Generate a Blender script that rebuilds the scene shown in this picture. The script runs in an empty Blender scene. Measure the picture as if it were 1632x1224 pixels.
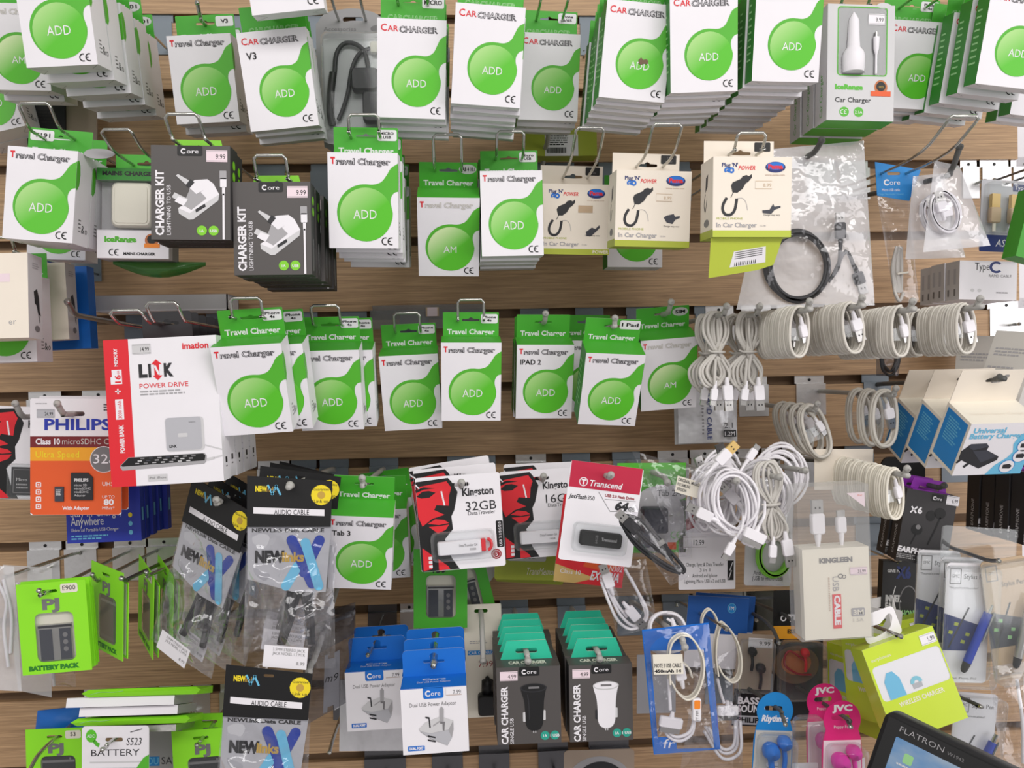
import bpy, math, random
from mathutils import Vector, Matrix, noise
from mathutils.geometry import tessellate_polygon
V = Vector
R = math.radians
random.seed(7)
S = bpy.context.scene
COL = S.collection
# ------------------------------------------------------------------ camera
FPX, CAM_D, CAM_Z = 1368.0, 1.175, 1.5
YAW, PITCH, ROLL = 0.05837, -0.01481, -0.0202
_f = V((math.sin(YAW)*math.cos(PITCH), math.cos(YAW)*math.cos(PITCH), math.sin(PITCH)))
_r0 = V((math.cos(YAW), -math.sin(YAW), 0)); _u0 = _r0.cross(_f)
CX = _r0*math.cos(ROLL) + _u0*math.sin(ROLL)
CY = -_r0*math.sin(ROLL) + _u0*math.cos(ROLL)
CAM = V((0, -CAM_D, CAM_Z))
cd = bpy.data.cameras.new('camera'); cam = bpy.data.objects.new('camera', cd); COL.objects.link(cam)
m = Matrix((CX, CY, -_f)).transposed().to_4x4(); m.translation = CAM; cam.matrix_world = m
cd.sensor_width = 36; cd.lens = 36*FPX/1632; cd.clip_start = 0.02; cd.clip_end = 50
S.camera = cam
# ------------------------------------------------------------------ world, lights, exposure
S.view_settings.view_transform = 'Standard'; S.view_settings.look = 'None'
S.view_settings.gamma = 1; S.view_settings.use_curve_mapping = False
S.view_settings.exposure = -0.24
S.cycles.transparent_max_bounces = 32
S.cycles.max_bounces = 8
w = bpy.data.worlds.new('shop_air'); S.world = w; w.use_nodes = True
bg = w.node_tree.nodes['Background']; bg.inputs[0].default_value = (1.0, .96, .93, 1); bg.inputs[1].default_value = 0.60
def area(name, loc, aim, sx, sy, power, col):
    l = bpy.data.lights.new(name, 'AREA'); l.shape = 'RECTANGLE'; l.size = sx; l.size_y = sy; l.energy = power; l.color = col
    o = bpy.data.objects.new(name, l); COL.objects.link(o); o.location = loc
    o.rotation_euler = (V(aim)-V(loc)).to_track_quat('-Z', 'Y').to_euler()
    return o
area('shop_window_daylight', (2.9, -2.3, 1.25), (0.0, 0, 1.25), 2.2, 1.8, 38, (1.0, .97, .98))
for lx, pw in ((-1.0, 14), (0.3, 20), (1.5, 15)):
    area('ceiling_panel_light', (lx, -2.2, 2.6), (lx*.6, -.35, .7), 1.2, .5, pw*.95, (1.0, .975, .95))
# ------------------------------------------------------------------ pixel -> place in the shop at d metres out from the wall
def at(px, py, d=0.0):
    r = CX*(px-816) - CY*(py-612) + _f*FPX
    return CAM + r*((CAM_D-d)/r.y)
def mpp(d): return (CAM_D-d)/FPX
def groove_z(k): return 2.0856-.1*k
# ------------------------------------------------------------------ materials
def lin(c): 
    c = c/255.0
    return c/12.92 if c <= .04045 else ((c+.055)/1.055)**2.4
MATS = {}
PAL = dict(
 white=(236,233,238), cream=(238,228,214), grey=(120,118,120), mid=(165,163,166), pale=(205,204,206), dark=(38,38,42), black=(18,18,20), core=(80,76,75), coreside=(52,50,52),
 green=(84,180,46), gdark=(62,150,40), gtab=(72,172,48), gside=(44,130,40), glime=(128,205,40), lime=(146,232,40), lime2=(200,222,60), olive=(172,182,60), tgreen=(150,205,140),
 red=(222,36,48), dred=(150,24,40), maroon=(118,30,36), orange=(226,92,40), amber=(240,166,40), orange2=(244,140,40), pink=(236,216,224), magenta=(222,30,120), hot=(226,40,170), crimson=(190,28,64),
 midblue=(26,88,168), blue=(8,108,204), blue2=(24,132,206), navy=(24,44,110), cobalt=(24,58,170), royal=(40,56,170), teal=(44,196,160), tealdot=(40,160,140), sky=(110,190,226), ltblue=(130,200,220), deep=(30,60,160),
 purple=(146,40,176), yellow=(240,216,40), gold=(196,160,70), tan=(196,170,140), brown=(110,84,60), brass=(214,180,110), ivory=(232,226,212), cable=(212,207,198), cable2=(200,196,190), vgreen=(120,190,60), battery=(60,62,72), cardbk=(168,150,134), copper=(190,110,60), silvercard=(182,182,188), skin=(180,150,130),
)
ROUGH = dict(black=.5, dark=.5, lime2=.25, cable=.45)
def mat(n):
    if n in MATS: return MATS[n]
    m = bpy.data.materials.new(n); m.use_nodes = True; MATS[n] = m
    nt = m.node_tree; p = nt.nodes['Principled BSDF']
    N, L = nt.nodes.new, nt.links.new
    def noise_bump(scale, dist, detail=2):
        tc = N('ShaderNodeTexCoord'); t = N('ShaderNodeTexNoise'); t.inputs['Scale'].default_value = scale; t.inputs['Detail'].default_value = detail
        b = N('ShaderNodeBump'); b.inputs['Distance'].default_value = dist; b.inputs['Strength'].default_value = .6
        L(tc.outputs['Object'], t.inputs['Vector']); L(t.outputs['Fac'], b.inputs['Height']); L(b.outputs[0], p.inputs['Normal']); return t
    def clear(base, lo, hi, rough, tint, scale=26, dist=.0, metal=0.0):
        tr = N('ShaderNodeBsdfTransparent'); tr.inputs[0].default_value = (*tint, 1)
        lw = N('ShaderNodeLayerWeight'); lw.inputs[0].default_value = .35
        mr = N('ShaderNodeMapRange'); mr.inputs['To Min'].default_value = lo; mr.inputs['To Max'].default_value = hi
        mx = N('ShaderNodeMixShader'); L(lw.outputs['Facing'], mr.inputs['Value']); L(mr.outputs[0], mx.inputs[0])
        L(tr.outputs[0], mx.inputs[1]); L(p.outputs[0], mx.inputs[2]); L(mx.outputs[0], nt.nodes['Material Output'].inputs[0])
        p.inputs['Base Color'].default_value = (*base, 1); p.inputs['Roughness'].default_value = rough
        p.inputs['Specular IOR Level'].default_value = 1.0; p.inputs['Metallic'].default_value = metal
        if dist: noise_bump(scale, dist)
    if n == 'bag': clear((.90,.90,.92), .03, .5, .09, (.96,.96,.97), 60, .004, .85)
    elif n == 'bagmilk': clear((.80,.78,.78), .20, .6, .2, (.94,.94,.94), 60, .004)
    elif n == 'bagshine': clear((.95,.95,.97), .045, .6, .07, (.95,.95,.96), 38, .009, .9)
    elif n == 'milkback': clear((.86,.85,.86), .62, .8, .35, (.95,.95,.95), 60, .003)
    elif n == 'bagdark': clear((.35,.35,.37), .12, .7, .1, (.75,.75,.77), 60, .004, .8)
    elif n == 'clear': clear((.85,.87,.88), .025, .45, .06, (.97,.98,.98), 30, 0, .5)
    elif n == 'frost': clear((.72,.72,.72), .16, .5, .15, (.95,.95,.95), 30, .001)
    elif n == 'acrylic': clear((.45,.45,.46), .28, .7, .08, (.8,.8,.8))
    elif n == 'gclear': clear((.05,.25,.06), .35, .8, .1, (.45,.75,.45))
    elif n == 'cordclear': clear((.92,.92,.93), .55, .95, .12, (.95,.95,.95))
    elif n == 'silver' or n == 'chrome' or n == 'plate' or n == 'gunmetal':
        c, r_ = dict(silver=((.50,.49,.48),.3), chrome=((.50,.50,.47),.12), plate=((.75,.75,.76),.33), gunmetal=((.16,.16,.17),.3))[n]
        p.inputs['Base Color'].default_value = (*c, 1); p.inputs['Metallic'].default_value = .9; p.inputs['Roughness'].default_value = r_
        noise_bump(150, .0004)
    elif n == 'foil':
        p.inputs['Base Color'].default_value = (.70,.70,.73,1); p.inputs['Metallic'].default_value = .2; p.inputs['Roughness'].default_value = .28; noise_bump(45, .006)
    elif n == 'wood':
        tc = N('ShaderNodeTexCoord'); mp = N('ShaderNodeMapping'); mp.inputs['Scale'].default_value = (3.5, 1, 130)
        t = N('ShaderNodeTexNoise'); t.inputs['Scale'].default_value = 3.2; t.inputs['Detail'].default_value = 7; t.inputs['Roughness'].default_value = .62; t.inputs['Distortion'].default_value = .6
        cr = N('ShaderNodeValToRGB'); e = cr.color_ramp.elements
        e[0].position = .30; e[0].color = (lin(150),lin(119),lin(88),1); e[1].position = .68; e[1].color = (lin(206),lin(169),lin(130),1)
        L(tc.outputs['Object'], mp.inputs[0]); L(mp.outputs[0], t.inputs['Vector']); L(t.outputs['Fac'], cr.inputs[0]); L(cr.outputs[0], p.inputs['Base Color'])
        p.inputs['Roughness'].default_value = .5
    elif n == 'woodcore':
        p.inputs['Base Color'].default_value = (lin(140),lin(112),lin(86),1); p.inputs['Roughness'].default_value = .7; noise_bump(80, .0006)
    elif n in ('ball', 'ballam', 'ballred', 'skyscreen'):
        uv = N('ShaderNodeUVMap'); sx = N('ShaderNodeSeparateXYZ'); L(uv.outputs[0], sx.inputs[0])
        cr = N('ShaderNodeValToRGB'); e = cr.color_ramp.elements
        if n == 'skyscreen':
            t = N('ShaderNodeTexNoise'); t.inputs['Scale'].default_value = 2.6; t.inputs['Detail'].default_value = 6
            L(uv.outputs[0], t.inputs['Vector']); L(t.outputs['Fac'], cr.inputs[0])
            e[0].position = .46; e[0].color = (lin(60),lin(140),lin(205),1); e[1].position = .66; e[1].color = (lin(226),lin(226),lin(216),1)
            L(cr.outputs[0], p.inputs['Emission Color']); p.inputs['Emission Strength'].default_value = .75; p.inputs['Base Color'].default_value = (.02,.02,.02,1); p.inputs['Roughness'].default_value = .25
        else:
            a = N('ShaderNodeMath'); a.operation = 'SUBTRACT'; L(sx.outputs[1], a.inputs[0]); b = N('ShaderNodeMath'); b.operation = 'MULTIPLY'; b.inputs[1].default_value = .8
            L(sx.outputs[0], b.inputs[0]); L(b.outputs[0], a.inputs[1]); L(a.outputs[0], cr.inputs[0])
            hi = (215,236,180) if n == 'ballam' else (172,218,136)
            e[0].position = .0; e[0].color = (lin(90),lin(194),lin(42),1); e[1].position = .7; e[1].color = (lin(hi[0]),lin(hi[1]),lin(hi[2]),1)
            L(cr.outputs[0], p.inputs['Base Color']); p.inputs['Roughness'].default_value = .4
    else:
        key = n[:-1] if n.endswith('*') else n
        c = PAL[key]; rgb = V([lin(x) for x in c])
        tc = N('ShaderNodeTexCoord'); t = N('ShaderNodeTexNoise'); t.inputs['Scale'].default_value = 35; t.inputs['Detail'].default_value = 3
        mx = N('ShaderNodeMix'); mx.data_type = 'RGBA'
        mx.inputs[6].default_value = (*(rgb*.965), 1); mx.inputs[7].default_value = (*[min(1, x*1.03) for x in rgb], 1)
        L(tc.outputs['Object'], t.inputs['Vector']); L(t.outputs['Fac'], mx.inputs[0]); L(mx.outputs[2], p.inputs['Base Color'])
        p.inputs['Roughness'].default_value = .22 if n.endswith('*') else ROUGH.get(n, .5)
    return m
# ------------------------------------------------------------------ mesh builder
TXT = {}
def glyphs(s, bold):
    k = (s, bold)
    if k not in TXT:
        cu = bpy.data.curves.new('t', 'FONT'); cu.body = s; cu.size = 1; cu.offset = bold; cu.resolution_u = 2; cu.fill_mode = 'FRONT'
        ob = bpy.data.objects.new('t', cu); me = bpy.data.meshes.new_from_object(ob)
        vs = [v.co.copy() for v in me.vertices]; fs = [tuple(p.vertices) for p in me.polygons]
        bpy.data.objects.remove(ob); bpy.data.curves.remove(cu); bpy.data.meshes.remove(me)
        x0 = min((v.x for v in vs), default=0); x1 = max((v.x for v in vs), default=1)
        TXT[k] = (vs, fs, x0, max(x1-x0, 1e-6))
    return TXT[k]
CAP = .69
class Fr:
    """a face to print on: (x, y) run right and down in units of the artwork"""
    def __init__(s, tl, right, down, x0, y0, x1, y1):
        s.o = V(tl); s.U = V(right)/(x1-x0); s.W = V(down)/(y1-y0); s.x0, s.y0, s.x1, s.y1 = x0, y0, x1, y1
        s.n = s.W.cross(s.U).normalized()
    def p(s, x, y, l=0): return s.o + s.U*(x-s.x0) + s.W*(y-s.y0) + s.n*(l*.00016)
def front(W, H, x0=0, y0=0, x1=None, y1=None, y=0, cx=0, cz=0):
    return Fr((cx-W/2, y, cz+H/2), (W,0,0), (0,0,-H), x0, y0, W*1000 if x1 is None else x1, H*1000 if y1 is None else y1)
def rside(W, H, T, x1=100, y1=100): return Fr((W/2,0,H/2), (0,T,0), (0,0,-H), 0, 0, x1, y1)
def lside(W, H, T, x1=100, y1=100): return Fr((-W/2,T,H/2), (0,-T,0), (0,0,-H), 0, 0, x1, y1)
def topf(W, H, T, x1=100, y1=100): return Fr((-W/2,T,H/2), (W,0,0), (0,-T,0), 0, 0, x1, y1)
def botf(W, H, T, x1=100, y1=100): return Fr((-W/2,0,-H/2), (W,0,0), (0,T,0), 0, 0, x1, y1)
def rrect(x0, y0, x1, y1, r, n=5):
    if r <= 0: return [(x0,y0),(x1,y0),(x1,y1),(x0,y1)]
    out = []
    for cx, cy, a in ((x1-r,y0+r,-90),(x1-r,y1-r,0),(x0+r,y1-r,90),(x0+r,y0+r,180)):
        for i in range(n+1):
            t = R(a+90*i/n); out.append((cx+r*math.cos(t), cy+r*math.sin(t)))
    return out
def ellp(cx, cy, rx, ry, n=36, a0=0, a1=360):
    k = n if a1-a0 == 360 else n+1
    return [(cx+rx*math.cos(R(a0+(a1-a0)*i/n)), cy+ry*math.sin(R(a0+(a1-a0)*i/n))) for i in range(k)]
def smooth(pts, n=6, closed=False):
    P = [V(p) for p in pts]; L = len(P); out = []
    for i in range(L if closed else L-1):
        a = P[(i-1) % L] if closed or i > 0 else P[0]*2-P[1]
        b = P[i]; c = P[(i+1) % L]
        d = P[(i+2) % L] if closed or i+2 < L else P[-1]*2-P[-2]
        for j in range(n):
            t = j/n
            out.append(.5*((2*b)+(c-a)*t+(2*a-5*b+4*c-d)*t*t+(3*b-a-3*c+d)*t**3))
    if not closed: out.append(P[-1])
    return out
class MB:
    def __init__(s): s.v=[]; s.f=[]; s.m=[]; s.sm=[]; s.names=[]; s.uv={}
    def mi(s, n):
        if n not in s.names: s.names.append(n)
        return s.names.index(n)
    def add(s, vs, fs, m, sm=False, uv=None):
        b = len(s.v); k = s.mi(m); s.v += [V(v) for v in vs]
        for f in fs:
            if uv: s.uv[len(s.f)] = [uv[i] for i in f]
            s.f.append(tuple(i+b for i in f)); s.m.append(k); s.sm.append(sm)
        return s
    def box(s, x0, x1, y0, y1, z0, z1, m, ms=None, cx=0.0):
        vs = [(x,y,z) for z in (z0,z1) for y in (y0,y1) for x in (x0,x1)]
        F = dict(front=(0,1,5,4), back=(3,2,6,7), left=(2,0,4,6), right=(1,3,7,5), bottom=(2,3,1,0), top=(4,5,7,6))
        for k, f in F.items(): s.add(vs, [f], (ms or {}).get(k, m))
        return s
    def bev(s, x0, x1, y0, y1, z0, z1, m, r, n=3, sm=True):
        """box with its four long (y) edges rounded and slightly domed ends"""
        L = rrect(x0, z0, x1, z1, r, n); k = len(L); e = min(r*.4, (y1-y0)*.3)
        cx, cz = (x0+x1)/2, (z0+z1)/2
        sc = lambda q: [((x-cx)*q+cx, (z-cz)*q+cz) for x, z in L]
        q = 1-2*e/max(min(x1-x0, z1-z0), 1e-6)*.8
        rings = [[(x,y0,z) for x,z in sc(q)], [(x,y0+e,z) for x,z in L], [(x,y1-e,z) for x,z in L], [(x,y1,z) for x,z in sc(q)]]
        vs = sum(rings, []); fs = []
        for a in range(3):
            for i in range(k): fs.append((a*k+i, a*k+(i+1)%k, (a+1)*k+(i+1)%k, (a+1)*k+i))
        s.add(vs, fs, m, sm); s.add(rings[0], [tuple(range(k))], m); s.add(rings[3], [tuple(range(k))], m)
        return s
    def poly(s, F, pts, m, l=1, holes=(), uvb=None):
        loops = [pts]+list(holes); flat = [q for lp in loops for q in lp]
        tri = tessellate_polygon([[V((x,y,0)) for x,y in lp] for lp in loops])
        uv = None
        if uvb: x0,y0,x1,y1 = uvb; uv = [((x-x0)/(x1-x0), 1-(y-y0)/(y1-y0)) for x,y in flat]
        s.add([F.p(x,y,l) for x,y in flat], [tuple(t) for t in tri], m, False, uv); return s
    def rect(s, F, x0, y0, x1, y1, m, l=1, r=0): return s.poly(F, rrect(x0,y0,x1,y1,r), m, l)
    def disc(s, F, cx, cy, rx, m, l=1, ry=None, n=36, uv=False):
        ry = ry or rx; return s.poly(F, ellp(cx,cy,rx,ry,n), m, l, uvb=(cx-rx,cy-ry,cx+rx,cy+ry) if uv else None)
    def arc(s, F, cx, cy, r, wd, a0, a1, m, l=1, ry=None):
        ry = ry or r; o = ellp(cx,cy,r,ry,24,a0,a1); i = ellp(cx,cy,r-wd,ry-wd,24,a0,a1)
        if a1-a0 == 360: return s.poly(F, o, m, l, [i])
        n = len(o); s.add([F.p(x,y,l) for x,y in o+i], [(k,k+1,n+k+1,n+k) for k in range(n-1)], m); return s
    def line(s, F, pts, wd, m, l=1):
        pts = [V(p) for p in pts]; a=[]; b=[]
        for i, p in enumerate(pts):
            d = (pts[min(i+1,len(pts)-1)]-pts[max(i-1,0)]).normalized(); q = V((-d.y,d.x))*wd/2
            a.append(p+q); b.append(p-q)
        n = len(a); s.add([F.p(q.x,q.y,l) for q in a+b], [(k,k+1,n+k+1,n+k) for k in range(n-1)], m); return s
    def text(s, F, t, x, y, h, m, l=2, wd=None, bold=0.0, rot=0, shear=0, al='l'):
        """baseline starts at (x, y); h is the capital height; rot turns it anticlockwise"""
        vs, fs, x0, w0 = glyphs(t, bold); k = h/CAP; kx = (wd/w0) if wd else k
        c, sn = math.cos(R(rot)), math.sin(R(rot)); off = {'l':0,'c':-w0*kx/2,'r':-w0*kx}[al]; out = []
        for v in vs:
            a = (v.x-x0)*kx+off+shear*v.y*k; b = -v.y*k
            out.append(F.p(x+a*c+b*sn, y-a*sn+b*c, l))
        s.add(out, fs, m); return s
    def ce(s, F, x, y, h, m='black', l=2):
        r = h/2; wd = h*.14
        s.arc(F, x-r*.55, y, r, wd, 70, 290, m, l); s.arc(F, x+r*1.0, y, r, wd, 70, 290, m, l)
        s.rect(F, x+r*.15, y-wd/2, x+r*.8, y+wd/2, m, l); return s
    def panel(s, F, outer, holes, th, mf, mb=None, me=None):
        """cut sheet of thickness th behind the face F"""
        mb = mb or mf; me = me or mf
        s.poly(F, outer, mf, 0, holes)
        G = Fr(F.o-F.n*th, F.U*(F.x1-F.x0), F.W*(F.y1-F.y0), F.x0, F.y0, F.x1, F.y1)
        s.poly(G, outer, mb, 0, holes)
        for lp in [outer]+list(holes):
            n = len(lp); s.add([F.p(x,y) for x,y in lp]+[G.p(x,y) for x,y in lp], [(i,(i+1)%n,n+(i+1)%n,n+i) for i in range(n)], me)
        return s
    def tube(s, pts, r, m, seg=8, closed=False, cap=True, flat=1.0):
        P = [V(p) for p in pts]; n = len(P); rings = []
        up = None
        for i, p in enumerate(P):
            d = ((P[(i+1) % n]-P[(i-1) % n]) if closed else (P[min(i+1,n-1)]-P[max(i-1,0)])).normalized()
            if up is None:
                up = V((0,0,1)) if abs(d.z) < .9 else V((1,0,0))
            a = d.cross(up)
            if a.length < 1e-6: a = d.cross(V((.3,.5,.8)))
            a.normalize(); up = a.cross(d).normalized()
            rr = r[i] if isinstance(r, (list,tuple)) else r
            rings.append([p+a*(rr*math.cos(2*math.pi*j/seg))+up*(rr*flat*math.sin(2*math.pi*j/seg)) for j in range(seg)])
        fs = []
        for i in range(n if closed else n-1):
            q = (i+1) % n
            for j in range(seg): fs.append((i*seg+j, i*seg+(j+1)%seg, q*seg+(j+1)%seg, q*seg+j))
        s.add(sum(rings, []), fs, m, True)
        if cap and not closed: s.add(rings[0], [tuple(range(seg))], m); s.add(rings[-1], [tuple(range(seg))], m)
        return s
    def lathe(s, prof, m, c=(0,0,0), axis='z', n=20):
        """prof: (radius, height) along the axis"""
        vs = []; k = len(prof)
        for r_, h in prof:
            for j in range(n):
                a = 2*math.pi*j/n; x, y = r_*math.cos(a), r_*math.sin(a)
                q = (x,y,h) if axis == 'z' else (x,h,y) if axis == 'y' else (h,x,y)
                vs.append(V(c)+V(q))
        fs = [(i*n+j, i*n+(j+1)%n, (i+1)*n+(j+1)%n, (i+1)*n+j) for i in range(k-1) for j in range(n)]
        fs += [tuple(range(n)), tuple(range((k-1)*n, k*n))]
        return s.add(vs, fs, m, True)
    def pillow(s, pts_w, pts_h, puff, m, seed=0, nx=14, ny=18, crinkle=.004, shape=None, y=0.0):
        """two skins of a soft bag, welded at the rim; shape maps (s, t) in 0..1 to a plane point"""
        rows = []; back = []
        for j in range(ny+1):
            for i in range(nx+1):
                u, t = i/nx, j/ny
                if shape: x, z = shape(u, t)
                else: x, z = (u-.5)*pts_w, (.5-t)*pts_h
                e = min(1, 5*u, 5*(1-u), 5*t, 5*(1-t)); b = puff*(math.sin(math.pi*u)*math.sin(math.pi*t))**.6 if 0 < u < 1 and 0 < t < 1 else 0
                q = noise.noise(V((x*28+seed*7.3, z*28, seed)))*crinkle*e+noise.noise(V((x*70, z*70+seed, seed*2)))*crinkle*.5*e
                rows.append((x, y-b*.6-.0004+q, z)); back.append((x, y+b*.4+.0004+q*.7, z))
        fs = [(j*(nx+1)+i, j*(nx+1)+i+1, (j+1)*(nx+1)+i+1, (j+1)*(nx+1)+i) for j in range(ny) for i in range(nx)]
        s.add(rows, fs, 'bag' if m == 'bagmilk' else m, True); s.add(back, fs, 'milkback' if m == 'bagmilk' else m, True); return s
    def mesh(s, name):
        me = bpy.data.meshes.new(name); me.from_pydata(s.v, [], s.f)
        for n in s.names: me.materials.append(mat(n))
        me.polygons.foreach_set('material_index', s.m); me.polygons.foreach_set('use_smooth', s.sm)
        if s.uv:
            ul = me.uv_layers.new(name='UVMap')
            for p in me.polygons:
                if p.index in s.uv:
                    for k, li in enumerate(p.loop_indices): ul.data[li].uv = s.uv[p.index][k]
        me.update(); return me
# ------------------------------------------------------------------ things, parts, copies
ALL_LABELS = {}
def tagit(o, label, cat, group=None):
    o['label'] = label; o['category'] = cat
    if group: o['group'] = group
    if label in ALL_LABELS: print('DUP LABEL', label)
    ALL_LABELS[label] = 1
    nw = len(label.split())
    if nw > 16 or nw < 4: print('LABEL LEN', nw, label)
    return o
def obj(name, mb, parent=None, label=None, M=None):
    me = mb.mesh(name) if isinstance(mb, MB) else mb
    o = bpy.data.objects.new(name, me); COL.objects.link(o)
    if parent: o.parent = parent
    if label: o['label'] = label
    if M is not None: o.matrix_local = M if parent else M
    return o
def thing(name, M, label, cat, group=None):
    o = bpy.data.objects.new(name, None); COL.objects.link(o); o.empty_display_size = .02
    o.matrix_world = M; tagit(o, label, cat, group); return o
def kids(o): return [c for c in COL.objects if c.parent == o]
def spawn(parts, name, M, label, cat, group=None):
    """parts: (name, mesh, label, [sub-parts]); meshes are shared between copies"""
    t = thing(name, M, label, cat, group)
    def rec(ps, par):
        for p in ps:
            o = obj(p[0], p[1], par, p[2] if len(p) > 2 else None)
            if len(p) > 3: rec(p[3], o)
    rec(parts, t); return t
def structure(name, mb):
    o = obj(name, mb); o['kind'] = 'structure'; return o
def place(px, py, d, roll=0, tilt=0, yaw=0):
    return Matrix.Translation(at(px, py, d)) @ Matrix.Rotation(R(yaw), 4, 'Z') @ Matrix.Rotation(R(tilt), 4, 'X') @ Matrix.Rotation(R(roll+1.16), 4, 'Y')
def dfit(W, wpx): return CAM_D-FPX*W/wpx
# ------------------------------------------------------------------ the slat wall
XE = .792
b = MB()
for k in range(-4, 18):
    zt = groove_z(k)-.0125; zb = groove_z(k+1)
    b.box(-1.5, XE, 0, .009, zb, zt, 'wood')
    b.box(-1.5, XE, .009, .018, zb+.012, zt-.012, 'woodcore')
b.box(-1.5, XE, .018, .028, groove_z(18), groove_z(-4), 'woodcore')
structure('wall_back', b)
b = MB(); b.box(XE+.0005, 1.6, .004, .028, groove_z(18), groove_z(-4), 'white'); structure('wall_right', b)
b = MB(); b.box(-3, 3, -5, .1, -.02, 0, 'mid'); structure('floor', b)
# ------------------------------------------------------------------ hooks
PAL.update(olivelime=(186,200,66), outline=(84,82,86), slate=(128,138,148), prong=(178,176,172), wiredark=(84,84,82))
def hook_parts(P, k, ext, up, kind, wmat, bmat, bw=.021, bdx=0.0, wl=.030, back=0.0):
    """meshes of a slat-wall hook whose wire passes through P; k is the groove it hangs in (local = world - P)"""
    zg = groove_z(k); o = V(P); L = lambda x, y, z: V((x, y, z))-o
    b = MB(); x = P.x+bdx
    def bx(y0, y1, z0, z1):
        q0, q1 = L(x-bw, y0, z0), L(x+bw, y1, z1); b.box(q0.x, q1.x, q0.y, q1.y, q0.z, q1.z, bmat)
    bx(.004, .006, zg-.0122, zg+.004); bx(-.001, .006, zg-.0122, zg-.0110); bx(-.0022, -.0006, zg-.055, zg-.0110)
    if bmat == 'plate': 
        F = Fr(L(x-.02, .0038, zg), (.04,0,0), (0,0,-.02), 0, 0, 40, 20); b.disc(F, 20, 6, 2.2, 'black', 1, n=12)
    rx = max(-.2, bdx-bw+.004) if bdx > bw else min(.2, bdx+bw-.004) if bdx < -bw else 0
    zr = max(zg-.048, min(zg-.017, P.z)); pr = MB(); prt = []
    path = lambda dx: [L(P.x+dx+rx, -.002, zr), L(P.x+dx+rx, -.02, zr+(P.z-zr)*.3), V((dx, back, 0)), V((dx, -ext*.62, up*.12)), V((dx, -ext*.9, up*.72)), V((dx, -ext, up))]
    if kind == 'loop':
        l, r_ = smooth([(*q,) for q in path(-wl/2)], 3), smooth(path(wl/2), 3)
        pr.tube(l+[l[-1]+V((.003,-.001,.003))]+[r_[-1]+V((-.003,-.001,.003))]+r_[::-1], .0016, wmat, 8)
        prt = [('bracket', b.mesh('bracket')), ('wire_loop', pr.mesh('wire_loop'))]
    else:
        r0 = .0022 if kind == 'pin' else .0031
        q = smooth(path(0), 4); pr.tube(q, r0, wmat, 10)
        tip = MB(); c = q[-1]; 
        if kind == 'pin': tip.lathe([(.0001,-.0028),(.0020,-.0024),(.0028,0),(.0020,.0024),(.0001,.0028)], 'chrome', c, 'y', 12)
        else: tip.lathe([(.0001,-.0042),(.0027,-.0034),(.0042,0),(.0027,.0034),(.0001,.0042)], wmat, c, 'y', 14)
        prt = [('bracket', b.mesh('bracket')), ('prong', pr.mesh('prong')), ('end_cap', tip.mesh('end_cap'))]
    return prt
USED = {}
def hook(P, k, label, ext=.02, up=.012, kind='loop', wmat='chrome', bmat='slate', **kw):
    P = V(P); bw = kw.get('bw', .021 if bmat == 'plate' else .0195); bd = kw.get('bdx', 0.0)
    used = USED.setdefault(k, [])
    for w_ in (bw, bw*.8, .012):
        c = [q for q in sorted((i*.004*j for i in range(0, 18) for j in (1,-1)), key=abs) if all(abs(P.x+bd+q-x) > w_+h+.002 for x, h in used)]
        if c and abs(c[0]) < (.018 if w_ > .012 else 1): break
    if not c: c = [0]; w_ = .008
    kw['bdx'] = bd+c[0]; kw['bw'] = w_; used.append((P.x+kw['bdx'], w_))
    nm = 'loop_hook' if kind == 'loop' else 'display_hook'
    return spawn(hook_parts(P, k, ext, up, kind, wmat, bmat, **kw), nm, Matrix.Translation(P), label, 'hook', 'slat wall display hooks')
# ------------------------------------------------------------------ cartons with the green ball
TW, TH, TT = .069, .0935, .036
KW, KH, KT = .069, .0955, .0215
def euro(cx, cy, w_, h_):
    """hang slot with the bump in the middle"""
    r = h_/2; b = h_*.95
    return [(cx-w_/2,cy),(cx-w_/2+r*.4,cy-r*.8),(cx-b,cy-r),(cx-b*.6,cy-r*1.7),(cx,cy-r*2.1),(cx+b*.6,cy-r*1.7),(cx+b,cy-r),(cx+w_/2-r*.4,cy-r*.8),(cx+w_/2,cy),(cx+w_/2-r*.4,cy+r*.8),(cx,cy+r),(cx-w_/2+r*.4,cy+r*.8)]
def slot(cx, cy, w_, h_): return rrect(cx-w_/2, cy-h_/2, cx+w_/2, cy+h_/2, h_/2*.98, 4)
def outlined(b, F, t, x, y, h, wd, c, hole='white', l=2):
    b.text(F, t, x, y, h, c, l, wd=wd, bold=.05); b.text(F, t, x+wd*.004, y-h*.02, h*.96, hole, l+1, wd=wd*.992, bold=-.022)
def tail(n=6): pass
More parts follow.
